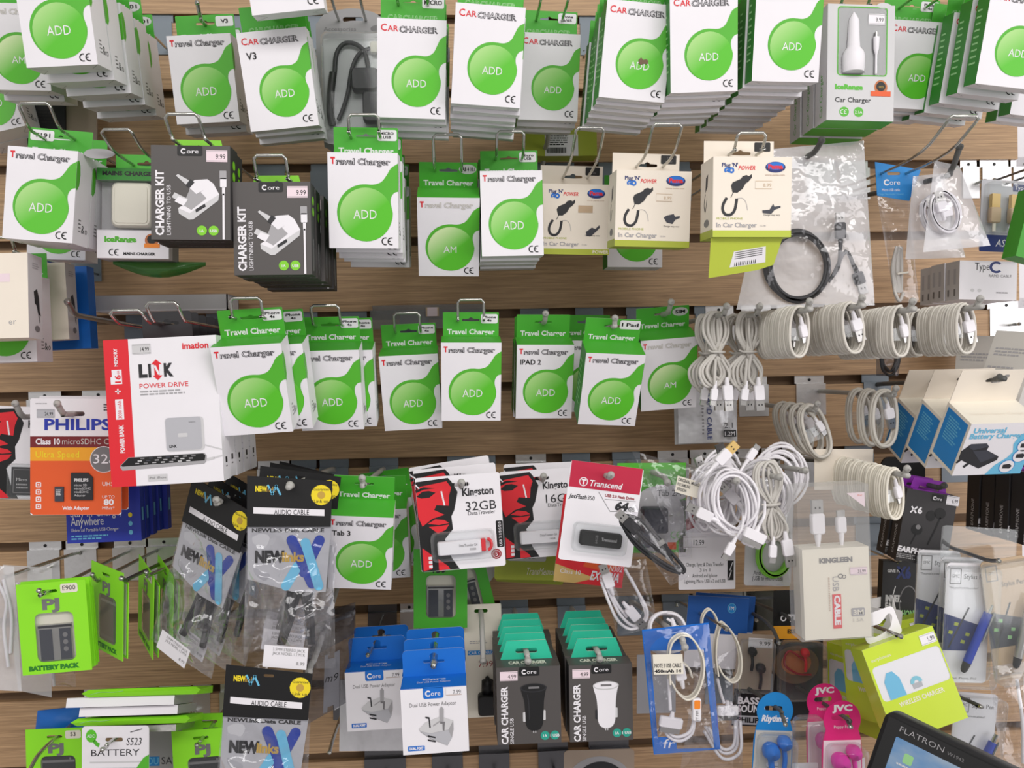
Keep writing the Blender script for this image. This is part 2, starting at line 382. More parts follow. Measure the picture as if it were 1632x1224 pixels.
def ball_carton(kind, word='ADD', extra=None, faded=False, side='plain'):
    W, H, T = (TW,TH,TT) if kind == 'travel' else (KW,KH,KT)
    b = MB(); left = 'gside'
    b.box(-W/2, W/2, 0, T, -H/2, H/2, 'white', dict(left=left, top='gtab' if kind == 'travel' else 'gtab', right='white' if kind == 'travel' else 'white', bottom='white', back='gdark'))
    if kind == 'travel':
        F = front(W, H, 474, 257, 888, 812); cx, cy, r = 690, 605, 166
        tl = [(700,439),(745,440),(790,424),(822,385),(848,345),(888,318),(888,480),(866,487),(848,512),(844,545),(852,585)]
        a = 20
    else:
        F = front(W, H, 785, 130, 1207, 712); cx, cy, r = 1025, 492, 152
        tl = [(1040,341),(1090,342),(1128,322),(1150,282),(1172,240),(1207,218),(1207,375),(1182,388),(1166,415),(1165,445),(1172,470)]
        a = 20
    hi = smooth(tl[:6], 4); lo = smooth(tl[6:], 4)
    t0, t1 = math.degrees(math.atan2(tl[10][1]-cy, tl[10][0]-cx)), math.degrees(math.atan2(tl[0][1]-cy, tl[0][0]-cx))
    circ = [(x,y) for x,y in ellp(cx, cy, r, r, 40, t0, t1+360)]
    b.poly(F, [(q.x,q.y) for q in hi+lo]+circ[1:-1], 'green', 1)
    b.disc(F, cx+r*.035, cy+r*.06, r*.945, 'ballam' if word == 'AM' else 'ball', 2, uv=True)
    if kind == 'travel':
        tc = 'cable2' if faded else 'outline'
        b.text(F, 'T', 492, 322, 36, 'red', 2, wd=27, bold=.05); outlined(b, F, 'ravel Charger', 524, 326, 34, 322, tc)
        b.text(F, word, 690, 640, 54 if word == 'ADD' else 46, 'white', 3, wd=138 if word == 'ADD' else 88, bold=-.004, al='c'); b.ce(F, 822, 770, 46)
        if extra: b.text(F, extra, 500, 402, 36, 'black', 2, bold=.02)
    else:
        b.text(F, 'C', 808, 204, 40, 'red', 2, wd=36, bold=.012); b.text(F, 'AR', 848, 205, 33, 'red', 2, wd=66, bold=.012)
        outlined(b, F, 'CHARGER', 918, 208, 33, 238, 'outline')
        b.text(F, word, 964, 528, 46, 'white', 3, wd=122, bold=-.004); b.ce(F, 1148, 664, 44)
        if extra: b.text(F, extra, 825, 290, 40, 'black', 2, bold=.02)
    # wrap of the ball and small symbols on the right flank, fine print on the left flank
    G = rside(W, H, T)
    b.poly(G, [(0,11),(10,9),(20,14),(24,24),(20,36),(8,42),(0,40)], 'green', 1)
    for i, y in enumerate((72,76,80,84)): b.rect(G, 30, y, 46, y+1.4, 'grey', 1)
    b.text(G, '&', 50, 86, 9, 'dark', 1, wd=20); b.text(G, 'o', 74, 86, 8, 'dark', 1, wd=14)
    G = lside(W, H, T)
    for i in range(9): b.rect(G, 14, 20+7*i, 50+((i*37) % 35), 22+7*i, 'tgreen', 1)
    for s_ in (-1, 1):  # tuck-flap creases underneath
        G = botf(W, H, T); b.line(G, [(50-s_*50, 0), (50-s_*32, 50), (50-s_*50, 100)], .9, 'mid', 1)
    return b.mesh('carton')
def ball_tab(kind, seed=0):
    W, H, T = (TW,TH,TT) if kind == 'travel' else (KW,KH,KT)
    b = MB(); tw, th = W*.95, .029
    F = front(tw, th, 0, 0, 100, 42, y=T-.0007, cz=H/2+th/2-.0002)
    b.panel(F, [(0,1),(1,0),(99,0),(100,1),(100,42),(0,42)], [euro(50, 13.5, 32, 4.6)], .0006, 'gtab', 'gdark', 'tgreen')
    if kind == 'travel': b.text(F, 'Travel Charger', 7, 38, 8.5, 'white', 1, wd=86, bold=.03)
    else: outlined(b, F, 'CARCHARGER', 10, 38, 8, 80, 'tgreen', 'gtab', 1)
    return b.mesh('hang_tab')
def tab_sticker(kind, lines, x0=68, oval=False, y0=3, y1=19, x1=98):
    W, H, T = (TW,TH,TT) if kind == 'travel' else (KW,KH,KT)
    b = MB(); tw, th = W*.95, .029; F = front(tw, th, 0, 0, 100, 42, y=T-.0007, cz=H/2+th/2-.0002)
    pts = ellp((x0+x1)/2, (y0+y1)/2, (x1-x0)/2, (y1-y0)/2, 20) if oval else rrect(x0,y0,x1,y1,3)
    b.poly(F, pts, 'pale' if oval else 'white', 2)
    n = len(lines); hh = (y1-y0)/(n+.9)
    for i, t in enumerate(lines):
        b.text(F, t, (x0+x1)/2, y0+hh*(i+1)+hh*.28, hh*.72, 'black', 3, wd=min((x1-x0)*.82, len(t)*hh*.75), bold=.03, al='c')
    return b.mesh('model_sticker')
PROTO = {}
def ball_parts(kind, word='ADD', sticker=None, extra=None, faded=False, oval=False, **kw):
    k = (kind, word, extra, faded)
    if k not in PROTO: PROTO[k] = ball_carton(kind, word, extra, faded)
    if ('tab', kind) not in PROTO: PROTO[('tab', kind)] = ball_tab(kind)
    p = [('carton', PROTO[k]), ('hang_tab', PROTO[('tab', kind)], 'green hang tab')]
    if sticker:
        ks = ('st', kind, tuple(sticker), oval, tuple(kw.items()))
        if ks not in PROTO: PROTO[ks] = tab_sticker(kind, sticker, oval=oval, **kw)
        p[1] = ('hang_tab', PROTO[('tab', kind)], 'green hang tab', [('model_sticker', PROTO[ks], 'pale sticker with black lettering')])
    return p
SLOTZ = {'travel': (TT, TH/2+.0185), 'car': (KT, KH/2+.0185)}
ORD = ['front', 'second', 'third', 'fourth', 'fifth', 'sixth', 'seventh', 'eighth', 'ninth', 'tenth']
def stack(parts, name, M, n, T, label, cat, behind, group, step=None, jit=1.0, first=True, slotp=None, hk=None, drift=(0,0)):
    """n packs hung one behind another along the hook; returns the place of the slot in the front one"""
    tilt = M.to_euler('YXZ').x
    st = step or (T/math.cos(tilt)+.0012)
    for i in range(n):
        dx = (random.uniform(-1,1)*.0022*jit + drift[0]*i) if i else 0; dz = (random.uniform(-1,1)*.0012*jit+drift[1]*i) if i else 0
        Mi = Matrix.Translation((dx, st*i, dz)) @ M
        lb = label if i == 0 else behind.replace('#', ORD[i])
        spawn(parts if i == 0 or not isinstance(parts, dict) else parts['rest'], name, Mi, lb, cat, group)
    return M
def balls(kind, px, py, wpx, n, label, behind, roll=0, tilt=0, yaw=0, d=None, hk=None, word='ADD', sticker=None, extra=None, faded=False, group=None, name='charger_carton', drift=(0,0), jit=1.0, slotoff=0, step=None, **kw):
    W, H, T = (TW,TH,TT) if kind == 'travel' else (KW,KH,KT)
    d = dfit(W, wpx) if d is None else d
    M = place(px, py, d, roll, tilt, yaw)
    ps = ball_parts(kind, word, sticker, extra, faded, **kw)
    stack(ps, name, M, n, T, label, 'charger box', behind, group or 'white and green charger cartons', drift=drift, jit=jit, step=step)
    sl = M @ V((slotoff, T, H/2+.0185))
    if hk:
        hk = dict(hk); lab = hk.pop('label'); k = hk.pop('k')
        hook(sl, k, lab, **hk)
    return M
def price(b, F, x0, y0, x1, y1, t, m='pink', l=3, tc='black'):
    """shop price label with its notched rim lines"""
    b.rect(F, x0, y0, x1, y1, m, l); h = y1-y0; wd = x1-x0
    for y in (y0+h*.08, y1-h*.12): b.rect(F, x0, y, x1, y+h*.035, 'magenta' if False else 'mid', l+1)
    b.text(F, t, x0+wd*.45, y1-h*.25, h*.42, tc, l+1, wd=wd*.46)
def sticker_part(F, x0, y0, x1, y1, t, name='price_label', **kw):
    b = MB(); price(b, F, x0, y0, x1, y1, t, **kw); return (name, b.mesh(name), 'pale price label')
def fineprint(b, F, x0, y0, x1, y1, n, m='grey', l=2, seed=0):
    rg = random.Random(seed+int(x0*3+y0)); h = (y1-y0)/n
    for i in range(n):
        x = x0; xe = x0+(x1-x0)*rg.uniform(.7, 1)
        while x < xe:
            q = min(xe, x+(x1-x0)*rg.uniform(.05,.18)); b.rect(F, x, y0+i*h, q, y0+i*h+h*.5, m, l); x = q+(x1-x0)*.025
def barcode(b, F, x0, y0, x1, y1, m='black', l=3, seed=1):
    rg = random.Random(seed); x = x0
    while x < x1:
        q = x+(x1-x0)*rg.choice((.012,.02,.035)); b.rect(F, x, y0, min(q,x1), y1, m, l); x = q+(x1-x0)*rg.choice((.014,.022))
def core_logo(b, F, x0, y0, x1, y1, bg, l=2):
    """the little tab with a bold ring letter and thin ones after it"""
    h = y1-y0; b.rect(F, x0, y0, x1, y1, bg, l, r=h*.18)
    w_ = x1-x0; b.arc(F, x0+w_*.25, y0+h*.55, h*.27, h*.12, 40, 320, 'white', l+1)
    b.text(F, 'ore', x0+w_*.38, y0+h*.76, h*.42, 'white', l+1, wd=w_*.47)
# ------------------------------------------------------------------ grey charger kit cartons
CKW, CKH, CKT = .0735, .089, .026
def core_kit():
    W, H, T = CKW, CKH, CKT
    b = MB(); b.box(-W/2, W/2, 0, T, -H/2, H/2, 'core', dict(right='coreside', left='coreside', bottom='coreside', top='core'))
    F = front(W, H, 922, 202, 1390, 770)
    core_logo(b, F, 1078, 203, 1226, 265, 'black')
    b.text(F, 'CHARGER KIT', 996, 745, 46, 'white', 2, wd=392, bold=.035, rot=90); b.text(F, 'LIGHTNING TO USB', 1038, 742, 24, 'white', 2, wd=300, rot=90)
    b.poly(F, [(1082,580),(1128,552),(1160,425),(1180,410),(1255,404),(1290,430),(1325,495),(1320,532),(1170,648),(1145,650),(1086,612)], 'white', 2)
    b.poly(F, [(1082,580),(1150,610),(1325,495),(1320,532),(1170,648),(1145,650),(1086,612)], 'pale', 3)
    b.poly(F, [(1110,560),(1168,430),(1250,520),(1160,590)], 'mid', 3); 
    b.poly(F, [(1070,385),(1082,376),(1160,420),(1150,445),(1130,440)], 'pale', 4); b.poly(F, [(1130,440),(1155,405),(1232,470),(1190,495)], 'white', 4); b.poly(F, [(1128,442),(1155,405),(1180,425),(1150,460)], 'dark', 5)
    b.poly(F, [(1045,515),(1062,486),(1140,525),(1120,560)], 'pale', 4); b.poly(F, [(1062,540),(1085,510),(1140,530),(1115,568)], 'white', 5)
    b.poly(F, [(1183,588),(1240,552),(1246,570),(1188,606)], 'dark', 4)
    b.rect(F, 1327, 352, 1368, 402, 'mid', 2, r=4); b.rect(F, 1330, 395, 1368, 452, 'white', 2, r=6); b.rect(F, 1342, 450, 1360, 500, 'white', 2, r=5); b.rect(F, 1344, 490, 1356, 766, 'white', 2)
    for cx, t in ((1221,'1A'),(1291,'USB')):
        b.disc(F, cx, 714, 30, 'glime', 2, n=24); b.text(F, t, cx, 724, 16, 'white', 3, al='c', bold=.02)
    G = rside(W, H, T)
    for y in (18, 30): b.disc(G, 50, y, 18, 'glime', 1, ry=5, n=16)
    b.rect(G, 40, 60, 44, 95, 'pale', 1)
    G = botf(W, H, T); fineprint(b, G, 20, 30, 90, 60, 2, 'grey')
    t = MB(); tw, th = W*.66, .012
    F2 = front(tw, th, 0, 0, 100, 26, y=T-.0008, cz=H/2+th/2-.0002)
    t.panel(F2, [(6,0),(94,0),(100,26),(0,26)], [euro(50, 16, 42, 5)], .0007, 'glime', 'lime')
    pr = sticker_part(F, 1250, 230, 1374, 300, '9.99')
    return [('carton', b.mesh('carton')), ('hang_tab', t.mesh('hang_tab'), 'bright green hang tab'), pr]
# ------------------------------------------------------------------ cream and lime car charger cartons
PMW, PMH, PMT = .081, .0805, .045
def pama(plug=0, torn=False):
    W, H, T = PMW, PMH, PMT
    b = MB(); b.box(-W/2, W/2, 0, T, -H/2, H/2, 'cream', dict(bottom='olivelime' if torn else 'olive', left='cream', right='cream'))
    F = front(W, H, 680, 345, 1165, 830)
    b.text(F, "Plug 'N'", 733, 406, 23, 'navy', 2, wd=98, bold=.025); b.text(F, 'GO', 746, 442, 30, 'blue', 2, wd=64, bold=.08)
    b.text(F, 'POWER', 834, 424, 24, 'red', 2, wd=104, bold=.015, shear=.25)
    b.disc(F, 1063, 407, 62, 'navy', 2, ry=33); b.disc(F, 1063, 400, 54, 'blue', 3, ry=24); b.text(F, 'Pama', 1063, 417, 26, 'red', 4, wd=92, bold=.05, al='c')
    b.text(F, 'www.pama.com', 1000, 458, 9, 'skin', 2, wd=120)
    b.poly(F, [(790,520),(800,500),(850,478),(862,462),(884,455),(900,462),(916,450),(918,470),(896,496),(880,506),(862,538),(830,562),(800,560)], 'dark', 2)
    b.line(F, [(806,558),(790,590)], 4, 'dark', 2); b.line(F, smooth([(765,592),(744,630),(740,665),(756,692),(788,695),(812,670),(822,630),(826,598)], 5), 17, 'dark', 2)
    b.line(F, smooth([(828,596),(862,596),(884,622),(894,668)], 4), 3, 'mid', 2)
    pl = [[(1010,628),(1056,616),(1066,634),(1096,628),(1098,640),(1068,654),(1050,680),(1012,672),(992,640)],
          [(998,672),(1040,640),(1064,650),(1092,622),(1096,640),(1070,668),(1036,700),(1004,700)],
          [(985,668),(1030,664),(1052,628),(1060,646),(1098,640),(1098,652),(1062,664),(1040,690),(988,684)]][plug]
    b.poly(F, pl, 'battery', 2); b.text(F, 'Design may vary', 995, 700, 10, 'dark', 2, wd=100)
    b.text(F, 'MOBILE PHONE', 704, 724, 13, 'olive', 2, wd=160); b.text(F, 'In Car Charger', 702, 770, 27, 'mid', 2, wd=250, bold=.025); b.text(F, '12-24v', 972, 766, 10, 'mid', 2)
    b.rect(F, 680, 790, 1165, 830, 'olive' if not torn else 'olivelime', 2)
    if plug == 1: b.text(F, 'POWER', 1050, 820, 22, 'cream', 3, wd=112, bold=.02)
    for G in (lside(W,H,T), rside(W,H,T)):
        b.rect(G, 0, 90, 100, 100, 'olive', 1); b.poly(G, [(44,22),(60,18),(56,34),(40,40)], 'dark', 1); b.line(G, smooth([(40,42),(30,55),(40,64),(52,50)],4), 3, 'dark', 1); b.disc(G, 50, 80, 20, 'grey', 1, ry=5, n=18)
    t = MB(); tw, th = W*.93, .025
    F2 = front(tw, th, 0, 0, 100, 30, y=T-.0008, cz=H/2+th/2-.0002)
    t.panel(F2, [(0,0),(100,0),(100,30),(0,30)], [euro(52, 15.5, 30, 4.4)], .0007, 'cream', 'mid')
    s_ = MB(); s_.rect(F2, 72, 1.5, 95, 13, 'black', 2, r=1.5); s_.text(F2, 'LG', 84, 6, 2.6, 'grey', 3, al='c'); s_.text(F2, 'KP500', 84, 11, 2.6, 'grey', 3, al='c')
    prl = MB(); prl.rect(F, 940, 492, 1042, 538, 'tan' if plug == 1 else 'cream', 2)
    for y in (490, 536): prl.rect(F, 940, y, 1042, y+2.5, 'tan', 3)
    prl.text(F, '8.99', 988, 526, 20, 'tan', 3, wd=50)
    out = [('carton', b.mesh('carton')), ('hang_tab', t.mesh('hang_tab'), 'cream hang tab', [('model_sticker', s_.mesh('model_sticker'), 'black label')]), ('price_label', prl.mesh('price_label'), 'faded price label')]
    if torn:
        fl = MB(); G = Fr((-W/2, .006, -H/2-.0004), (W*.92,0,0), (0,.012,-.040), 0, 0, 100, 60)
        fl.panel(G, [(0,0),(100,0),(96,22),(92,40),(70,48),(2,60)], [], .0006, 'olivelime', 'olivelime')
        fl.poly(G, [(34,20),(78,12),(80,36),(30,44)], 'white', 1)
        for i in range(4): fl.line(G, [(36,22+3*i),(74,15+3*i)], 1.3, 'grey', 2)
        for i in range(12): fl.line(G, [(37+2.6*i,36-.4*i),(36.6+2.6*i,42-.4*i)], .6+.5*(i%2), 'black', 2)
        out.append(('open_flap', fl.mesh('open_flap'), 'lime bottom flap hanging open'))
    return out
# ------------------------------------------------------------------ window boxes
def icerange_car():
    W, H, T = .0735, .1235, .030
    b = MB(); F = front(W, H, 430, 15, 862, 750)
    win = rrect(493, 28, 815, 467, 22)
    b.poly(F, [(430,15),(862,15),(862,750),(430,750)], 'pale', 0, [win])
    b.box(-W/2, W/2, .0004, T, -H/2, H/2, 'pale', dict(left='pale', right='pale', bottom='gtab', top='gtab', front='grey'))
    b.poly(F, win, 'green', 1, [rrect(500, 36, 808, 460, 18)])
    b.text(F, 'IceRange', 482, 553, 30, 'green', 1, wd=180, bold=.06); b.text(F, 'Car Charger', 482, 634, 30, 'black', 1, wd=232, bold=.015)
    b.disc(F, 542, 695, 31, 'green', 1); b.ce(F, 540, 696, 30, 'white', 2); b.disc(F, 635, 695, 31, 'green', 1); b.text(F, '2.1A', 635, 705, 18, 'white', 2, al='c')
    b.disc(F, 777, 535, 42, 'copper', 1, ry=46); b.disc(F, 777, 530, 30, 'black', 2); b.rect(F, 712, 560, 840, 592, 'orange', 3); b.text(F, '100%', 777, 540, 14, 'gold', 3, al='c'); b.disc(F, 790, 18, 46, 'pale', 1, ry=18)
    G = Fr((-W/2-.0002, T, -H/2+.012), (0,0,.07), (0,-T,0), 0,0,100,30)
    b.text(Fr((-W/2, T, H/2), (0,-T,0), (0,0,-H), 0,0,100,400), 'Car Charger', 62, 380, 22, 'green', 1, wd=150, rot=90)
    wn = MB(); wn.poly(F, win, 'clear', .6)
    ch = MB(); C = lambda x, y: F.p(x, y, 0)
    c0 = C(595, 0)
    q = lambda y, r_: (r_*W/432, c0.z-(y)*H/735)
    prof = [q(450,66),(q(350,70)),(q(320,62)),(q(290,40)),(q(120,32)),(q(92,20)),(q(80,12)),(q(62,3))]
    ch.lathe([(a, z) for a, z in prof], 'white', (c0.x, -.0005, 0), 'z', 20)
    cbl = MB(); cc = C(738, 0); f = lambda y: V((cc.x, -.002, c0.z-y*H/735))
    cbl.tube([f(190), f(225)], .0016, 'silver'); cbl.tube([f(222), f(230), f(295), f(330)], [.003,.0033,.003,.0014], 'white'); cbl.tube([f(325), f(455)], .0012, 'white')
    return [('carton', b.mesh('carton')), ('window_film', wn.mesh('window_film'), 'clear window'), ('charger', ch.mesh('charger'), 'white car charger in the window'), ('cable', cbl.mesh('cable'), 'white cable'), sticker_part(F, 690, 72, 795, 140, '9.99', m='white')]
def icerange_mains():
    W, H, T = .075, .096, .032
    b = MB(); F = front(W, H, 590, 330, 1030, 895)
    b.box(-W/2, W/2, .012, T, -H/2, H/2, 'mid', dict(front='mid', left='pale'))
    b.box(-W/2, W/2, 0, .012, -H/2, -H/2+.030, 'white'); b.box(-W/2, W/2, 0, .012, H/2-.013, H/2, 'gside')
    b.text(F, 'MAINS CHARGER', 622, 376, 24, 'black', 1, wd=330, bold=.05)
    b.text(F, 'IceRange', 636, 792, 32, 'green', 1, wd=196, bold=.06); b.ce(F, 695, 858, 42); b.text(F, 'MAINS CHARGER', 752, 874, 16, 'black', 1, wd=196, bold=.05)
    b.disc(F, 925, 780, 42, 'copper', 1); b.disc(F, 925, 775, 28, 'black', 2); b.rect(F, 880, 800, 975, 826, 'orange2', 3)
    pl = MB(); p0, p1 = F.p(675, 700), F.p(925, 420); pl.bev(p0.x, p1.x, -.001, .0119, p0.z, p1.z, 'ivory', .006); p0, p1 = F.p(700, 675), F.p(900, 445); pl.bev(p0.x, p1.x, -.0018, -.0009, p0.z, p1.z, 'ivory', .003)
    sk = MB(); sk.box(-W/2-.0006, W/2+.0006, -.0026, .0125, -H/2+.0302, H/2-.0132, 'clear')
    tb = MB(); F2 = front(W*.8, .022, 0, 0, 100, 30, y=T-.001, cz=H/2+.011); tb.panel(F2, [(0,0),(100,0),(100,30),(0,30)], [euro(55, 14, 34, 5)], .0007, 'gtab', 'gside')
    gb = MB(); gb.pillow(.11, .03, .016, 'gclear', 3, 10, 6, .004, lambda s, t: (-W/2+.005+s*.10, -H/2+.001-(.014*math.sin(math.pi*s)+.004)*t), y=.03)
    return [('carton', b.mesh('carton')), ('charger', pl.mesh('charger'), 'cream square charger block'), ('plastic_cover', sk.mesh('plastic_cover'), 'clear cover'), ('hang_tab', tb.mesh('hang_tab'), 'green hang tab'), ('plastic_base', gb.mesh('plastic_base'), 'dark green clear plastic underside')]
# ------------------------------------------------------------------ top row
GB = 'green ball charger cartons of the top row'
L1 = dict(ext=.03, up=.012, k=1)
balls('travel', 88, 26, 108, 5, 'front white carton of the deep stack in the upper corner, tall green ball', '# white carton of the deep upper corner stack showing its right flank', roll=-4, sticker=['101'], oval=True, step=.0425, hk=dict(k=1, label='hook carrying the deep stack in the upper corner'), tilt=9, group=GB)
balls('travel', 26, 75, 101, 2, 'shaded carton with a pale ball, cut by the picture edge', '# carton behind the shaded pale-ball one at the upper edge', word='AM', faded=True, hk=dict(k=1, label='hook carrying the shaded pale-ball carton at the upper edge'), tilt=9, group=GB, d=.17)
balls('travel', 324, 126, 97, 2, 'upright carton with a rounded white tab label, between corner stack and leaning carton', '# carton hidden behind the upright one beside the leaning carton', roll=-4, sticker=['V3'], hk=dict(L1, kind='pin', label='chrome peg through the tab of the upright carton beside the leaning one'), tilt=9, group=GB)
balls('car', 443, 127, 107, 3, 'leaning white carton with a short black code under its title, top row', '# carton behind the leaning one of the top row', roll=-6.5, extra='V3', hk=dict(L1, kind='pin', label='chrome peg holding the leaning carton of the top row'), tilt=9, group=GB)
balls('car', 656, 110, 108, 4, 'white carton under a tab labelled MICRO beside the grey blister pack', '# carton behind the one labelled MICRO', roll=1, sticker=['MICRO'], hk=dict(L1, label='wire loop through the tab labelled MICRO'), tilt=9, group=GB, x0=64)
balls('car', 778, 89, 112, 6, 'bright white carton overlapping the grey shaded one on its right', '# carton under the bright one next to the shaded carton', roll=3, d=.318, hk=dict(L1, label='loop hook of the bright carton above the lone pale-ball carton'), tilt=9, group=GB)
balls('car', 875, 123, 96, 3, 'shaded carton pushed far back between two bright stacks', '# carton behind the shaded one between two stacks', roll=1, sticker=['Phone', '6/6S'], hk=dict(L1, ext=.16, up=.012, label='long wire loop reaching out over the shaded carton'), tilt=9, group=GB, x0=66)
balls('car', 1014, 82, 108, 6, 'white carton with a torn spot across the letters on its ball', '# carton below the one with the torn spot on its ball', roll=4, hk=dict(L1, label='hook of the stack topped by the carton with the torn spot'), tilt=9, group=GB)
b = MB(); F = front(KW, KH, 785, 130, 1207, 712)
balls('car', 1122, 68, 112, 6, 'white carton tilted the other way, beside the one with the torn spot', '# carton below the tilted neighbour of the torn-spot carton', roll=-3, d=.318, hk=dict(L1, label='hook of the tilted stack beside the torn-spot carton'), tilt=9, group=GB)
balls('car', 1256, 51, 111, 9, 'white carton on the deepest stack, touching the clear window box', '# carton of the deepest stack touching the clear window box', d=.325, hk=dict(L1, label='hook of the deepest stack next to the window box'), tilt=9, group=GB)
balls('car', 1457, 104, 99, 3, 'dim white carton between the window box and the corner stack', '# carton behind the dim one between window box and corner stack', roll=2, sticker=['Phone', '4s'], hk=dict(L1, ext=.1, label='wire loop above the dim carton right of the window box'), tilt=9, group=GB, x0=66)
balls('car', 1619, 62, 112, 5, 'white carton with a broad green flank at the upper right corner', '# carton of the upper right corner stack with green flank', roll=5, d=.32, step=.032, hk=dict(L1, label='hook of the stack at the upper right corner'), tilt=9, group=GB)
balls('car', 1668, 118, 100, 2, 'white carton mostly out of view below the corner stack', '# carton of the lowest pair at the right edge', roll=5, hk=dict(L1, label='hook of the pair at the right edge'), tilt=9, group=GB)
balls('car', 447, -66, 114, 1, 'carton whose underside alone shows at the top edge', '', roll=-7, hk=dict(k=0, label='hook above the leaning carton of the top row'), tilt=9, group=GB)
# torn spot on the ball
b.poly(F, [(1015,470),(1030,455),(1046,468),(1062,462),(1078,470),(1074,492),(1050,490),(1030,500),(1018,490)], 'brown', 5)
for o in COL.objects:
    if o.get('label', '').startswith('white carton with a torn spot'): obj('torn_patch', b, o, 'torn brown spot')
for nm, px, n_, lab in (('window_box', 1372, 3, 'white window box with a white car charger and green rim'),):
    ps = icerange_car(); M = place(px, 100, .277, .5)
    stack(ps, nm, M, n_, .030, lab, 'charger box', '# window box behind the one with the white car charger', 'window charger boxes', step=.034)
    hook(M @ V((0, .03, .068)), 1, 'hook holding the window boxes', up=.01)
# ------------------------------------------------------------------ second row
GB2 = 'green ball charger cartons of the second row'
balls('travel', 64, 310, 105, 2, 'white carton at the left edge with handwritten label on its tab', '# carton behind the one with the handwritten label', roll=4, sticker=['T191'], x0=3, x1=40, hk=dict(k=3, ext=.055, up=.018, label='wire loop above the handwritten label'), group=GB2)
M = place(64, 310, dfit(TW,105), 4) @ Matrix.Translation((TW/2-.002, .012, TH/2+.001)); fb = MB()
Fq = Fr((0,.0,.006), (.026,.014,.004), (.004,0,-.011), 0,0,100,50); fb.panel(Fq, smooth([(0,30),(20,8),(60,2),(90,8),(100,25),(70,44),(20,48)], 3, True) and [(q.x,q.y) for q in smooth([(0,30),(20,8),(60,2),(90,8),(100,25),(70,44),(20,48)], 3, True)], [], .0005, 'mid')
for o in COL.objects:
    if o.get('label', '').startswith('white carton at the left edge'): 
        q = obj('open_flap', fb, o, 'grey open side flap'); q.matrix_local = Matrix.Translation((TW/2-.002, .012, TH/2+.001))
balls('travel', 579, 320, 109, 5, 'white carton with bright green ball, tab labelled MICRO USB', '# carton behind the one labelled MICRO USB', tilt=8, sticker=['MICRO', 'USB'], hk=dict(k=3, ext=.022, up=.014, label='wire loop through the tab labelled MICRO USB'), group=GB2)
balls('travel', 715, 379, 97, 1, 'lone pale-ball carton hanging tilted below a green tab, second row', '', tilt=30, word='AM', faded=True, sticker=['TAB 4 10.1'], oval=True, hk=dict(k=3, ext=.05, up=.024, label='tall wire loop above the lone pale-ball carton'), group=GB2)
balls('travel', 816, 340, 99, 4, 'white carton with green ball beside the cream and lime cartons', '# carton behind the one beside the cream and lime cartons', roll=-1.5, tilt=3, sticker=['Micro', 'USB'], hk=dict(k=3, ext=.04, up=.018, label='wire loop touching the upturned lime carton'), group=GB2)
M = icerange_mains(); 
spawn(M, 'window_box', place(212, 340, .235, .5), 'window box with a cream square plug charger above dark green plastic', 'charger box', 'window charger boxes')
hook(place(212, 340, .235, .5) @ V((.004, .032, .059)), 3, 'slanting wire loop over the square plug charger box', ext=.085, up=.012)
ps = core_kit()
M = place(304, 307, dfit(CKW,121), 0); stack(ps, 'charger_kit_carton', M, 2, CKT, 'grey charger kit carton priced 9.99, higher of the two in front', 'charger box', '# grey carton behind the higher charger kit', 'grey charger kit cartons')
hook(M @ V((0, CKT, CKH/2+.005)), 3, 'wire loop above the higher grey charger kit', ext=.05, up=.014)
M = place(434, 364, dfit(CKW,120), -1); stack(ps, 'charger_kit_carton', M, 5, CKT, 'grey charger kit carton priced 9.99, lower of the two in front', 'charger box', '# grey carton behind the lower charger kit', 'grey charger kit cartons', step=.034)
hook(M @ V((0, CKT, CKH/2+.005)), 3, 'wire loop above the lower grey charger kit', ext=.03, up=.016)
GP = 'cream and lime car charger cartons'
M = place(917, 350, .18, .5, 8); stack(pama(1), 'car_charger_carton', M, 1, PMT, 'cream car charger carton with POWER printed on its lime band, partly covered', 'charger box', '', GP)
hook(M @ V((.004, PMT, PMH/2+.0105)), 3, 'long wire loop crossing in front of the upturned lime carton', ext=.125, up=.022)
M = place(1041, 333, .265, .8, 5); stack(pama(0), 'car_charger_carton', M, 1, PMT, 'cream car charger carton in the middle of the three', 'charger box', '', GP)
hook(M @ V((.004, PMT, PMH/2+.0105)), 3, 'wire loop of the middle cream carton', ext=.085, up=.02)
M = place(1199, 314, .318, -.5, 3, 0); stack(pama(2, True), 'car_charger_carton', M, 1, PMT, 'cream car charger carton with its lime flap torn open below', 'charger box', '', GP)
hook(M @ V((.004, PMT, PMH/2+.0105)), 3, 'wire loop of the torn open cream carton', ext=.03, up=.012)
balls('travel', 1012, 366, 88, 1, 'white carton hidden behind the middle cream carton, only its foot showing', '', d=.11, group=GB2, hk=dict(k=3, kind='pin', label='hook behind the middle cream carton'))
b = MB(); b.box(-.047, .047, 0, .03, -.0175, .0175, 'olive'); F = front(.094, .035, 136, 90, 578, 262)
b.rect(F, 258, 126, 462, 262, 'white', 1); fineprint(b, F, 264, 132, 415, 200, 5, 'dark', 2); barcode(b, F, 268, 208, 390, 244)
M = place(894, 227, .06, -1.2); spawn([('carton', b.mesh('carton'))], 'car_charger_carton', M, 'lime carton on its end showing a barcode label, under the top row', 'charger box', GP)
hook(at(868, 240, .05), 3, 'peg behind the lime carton with the barcode label', ext=.05, up=.008, kind='prong', wmat='prong')
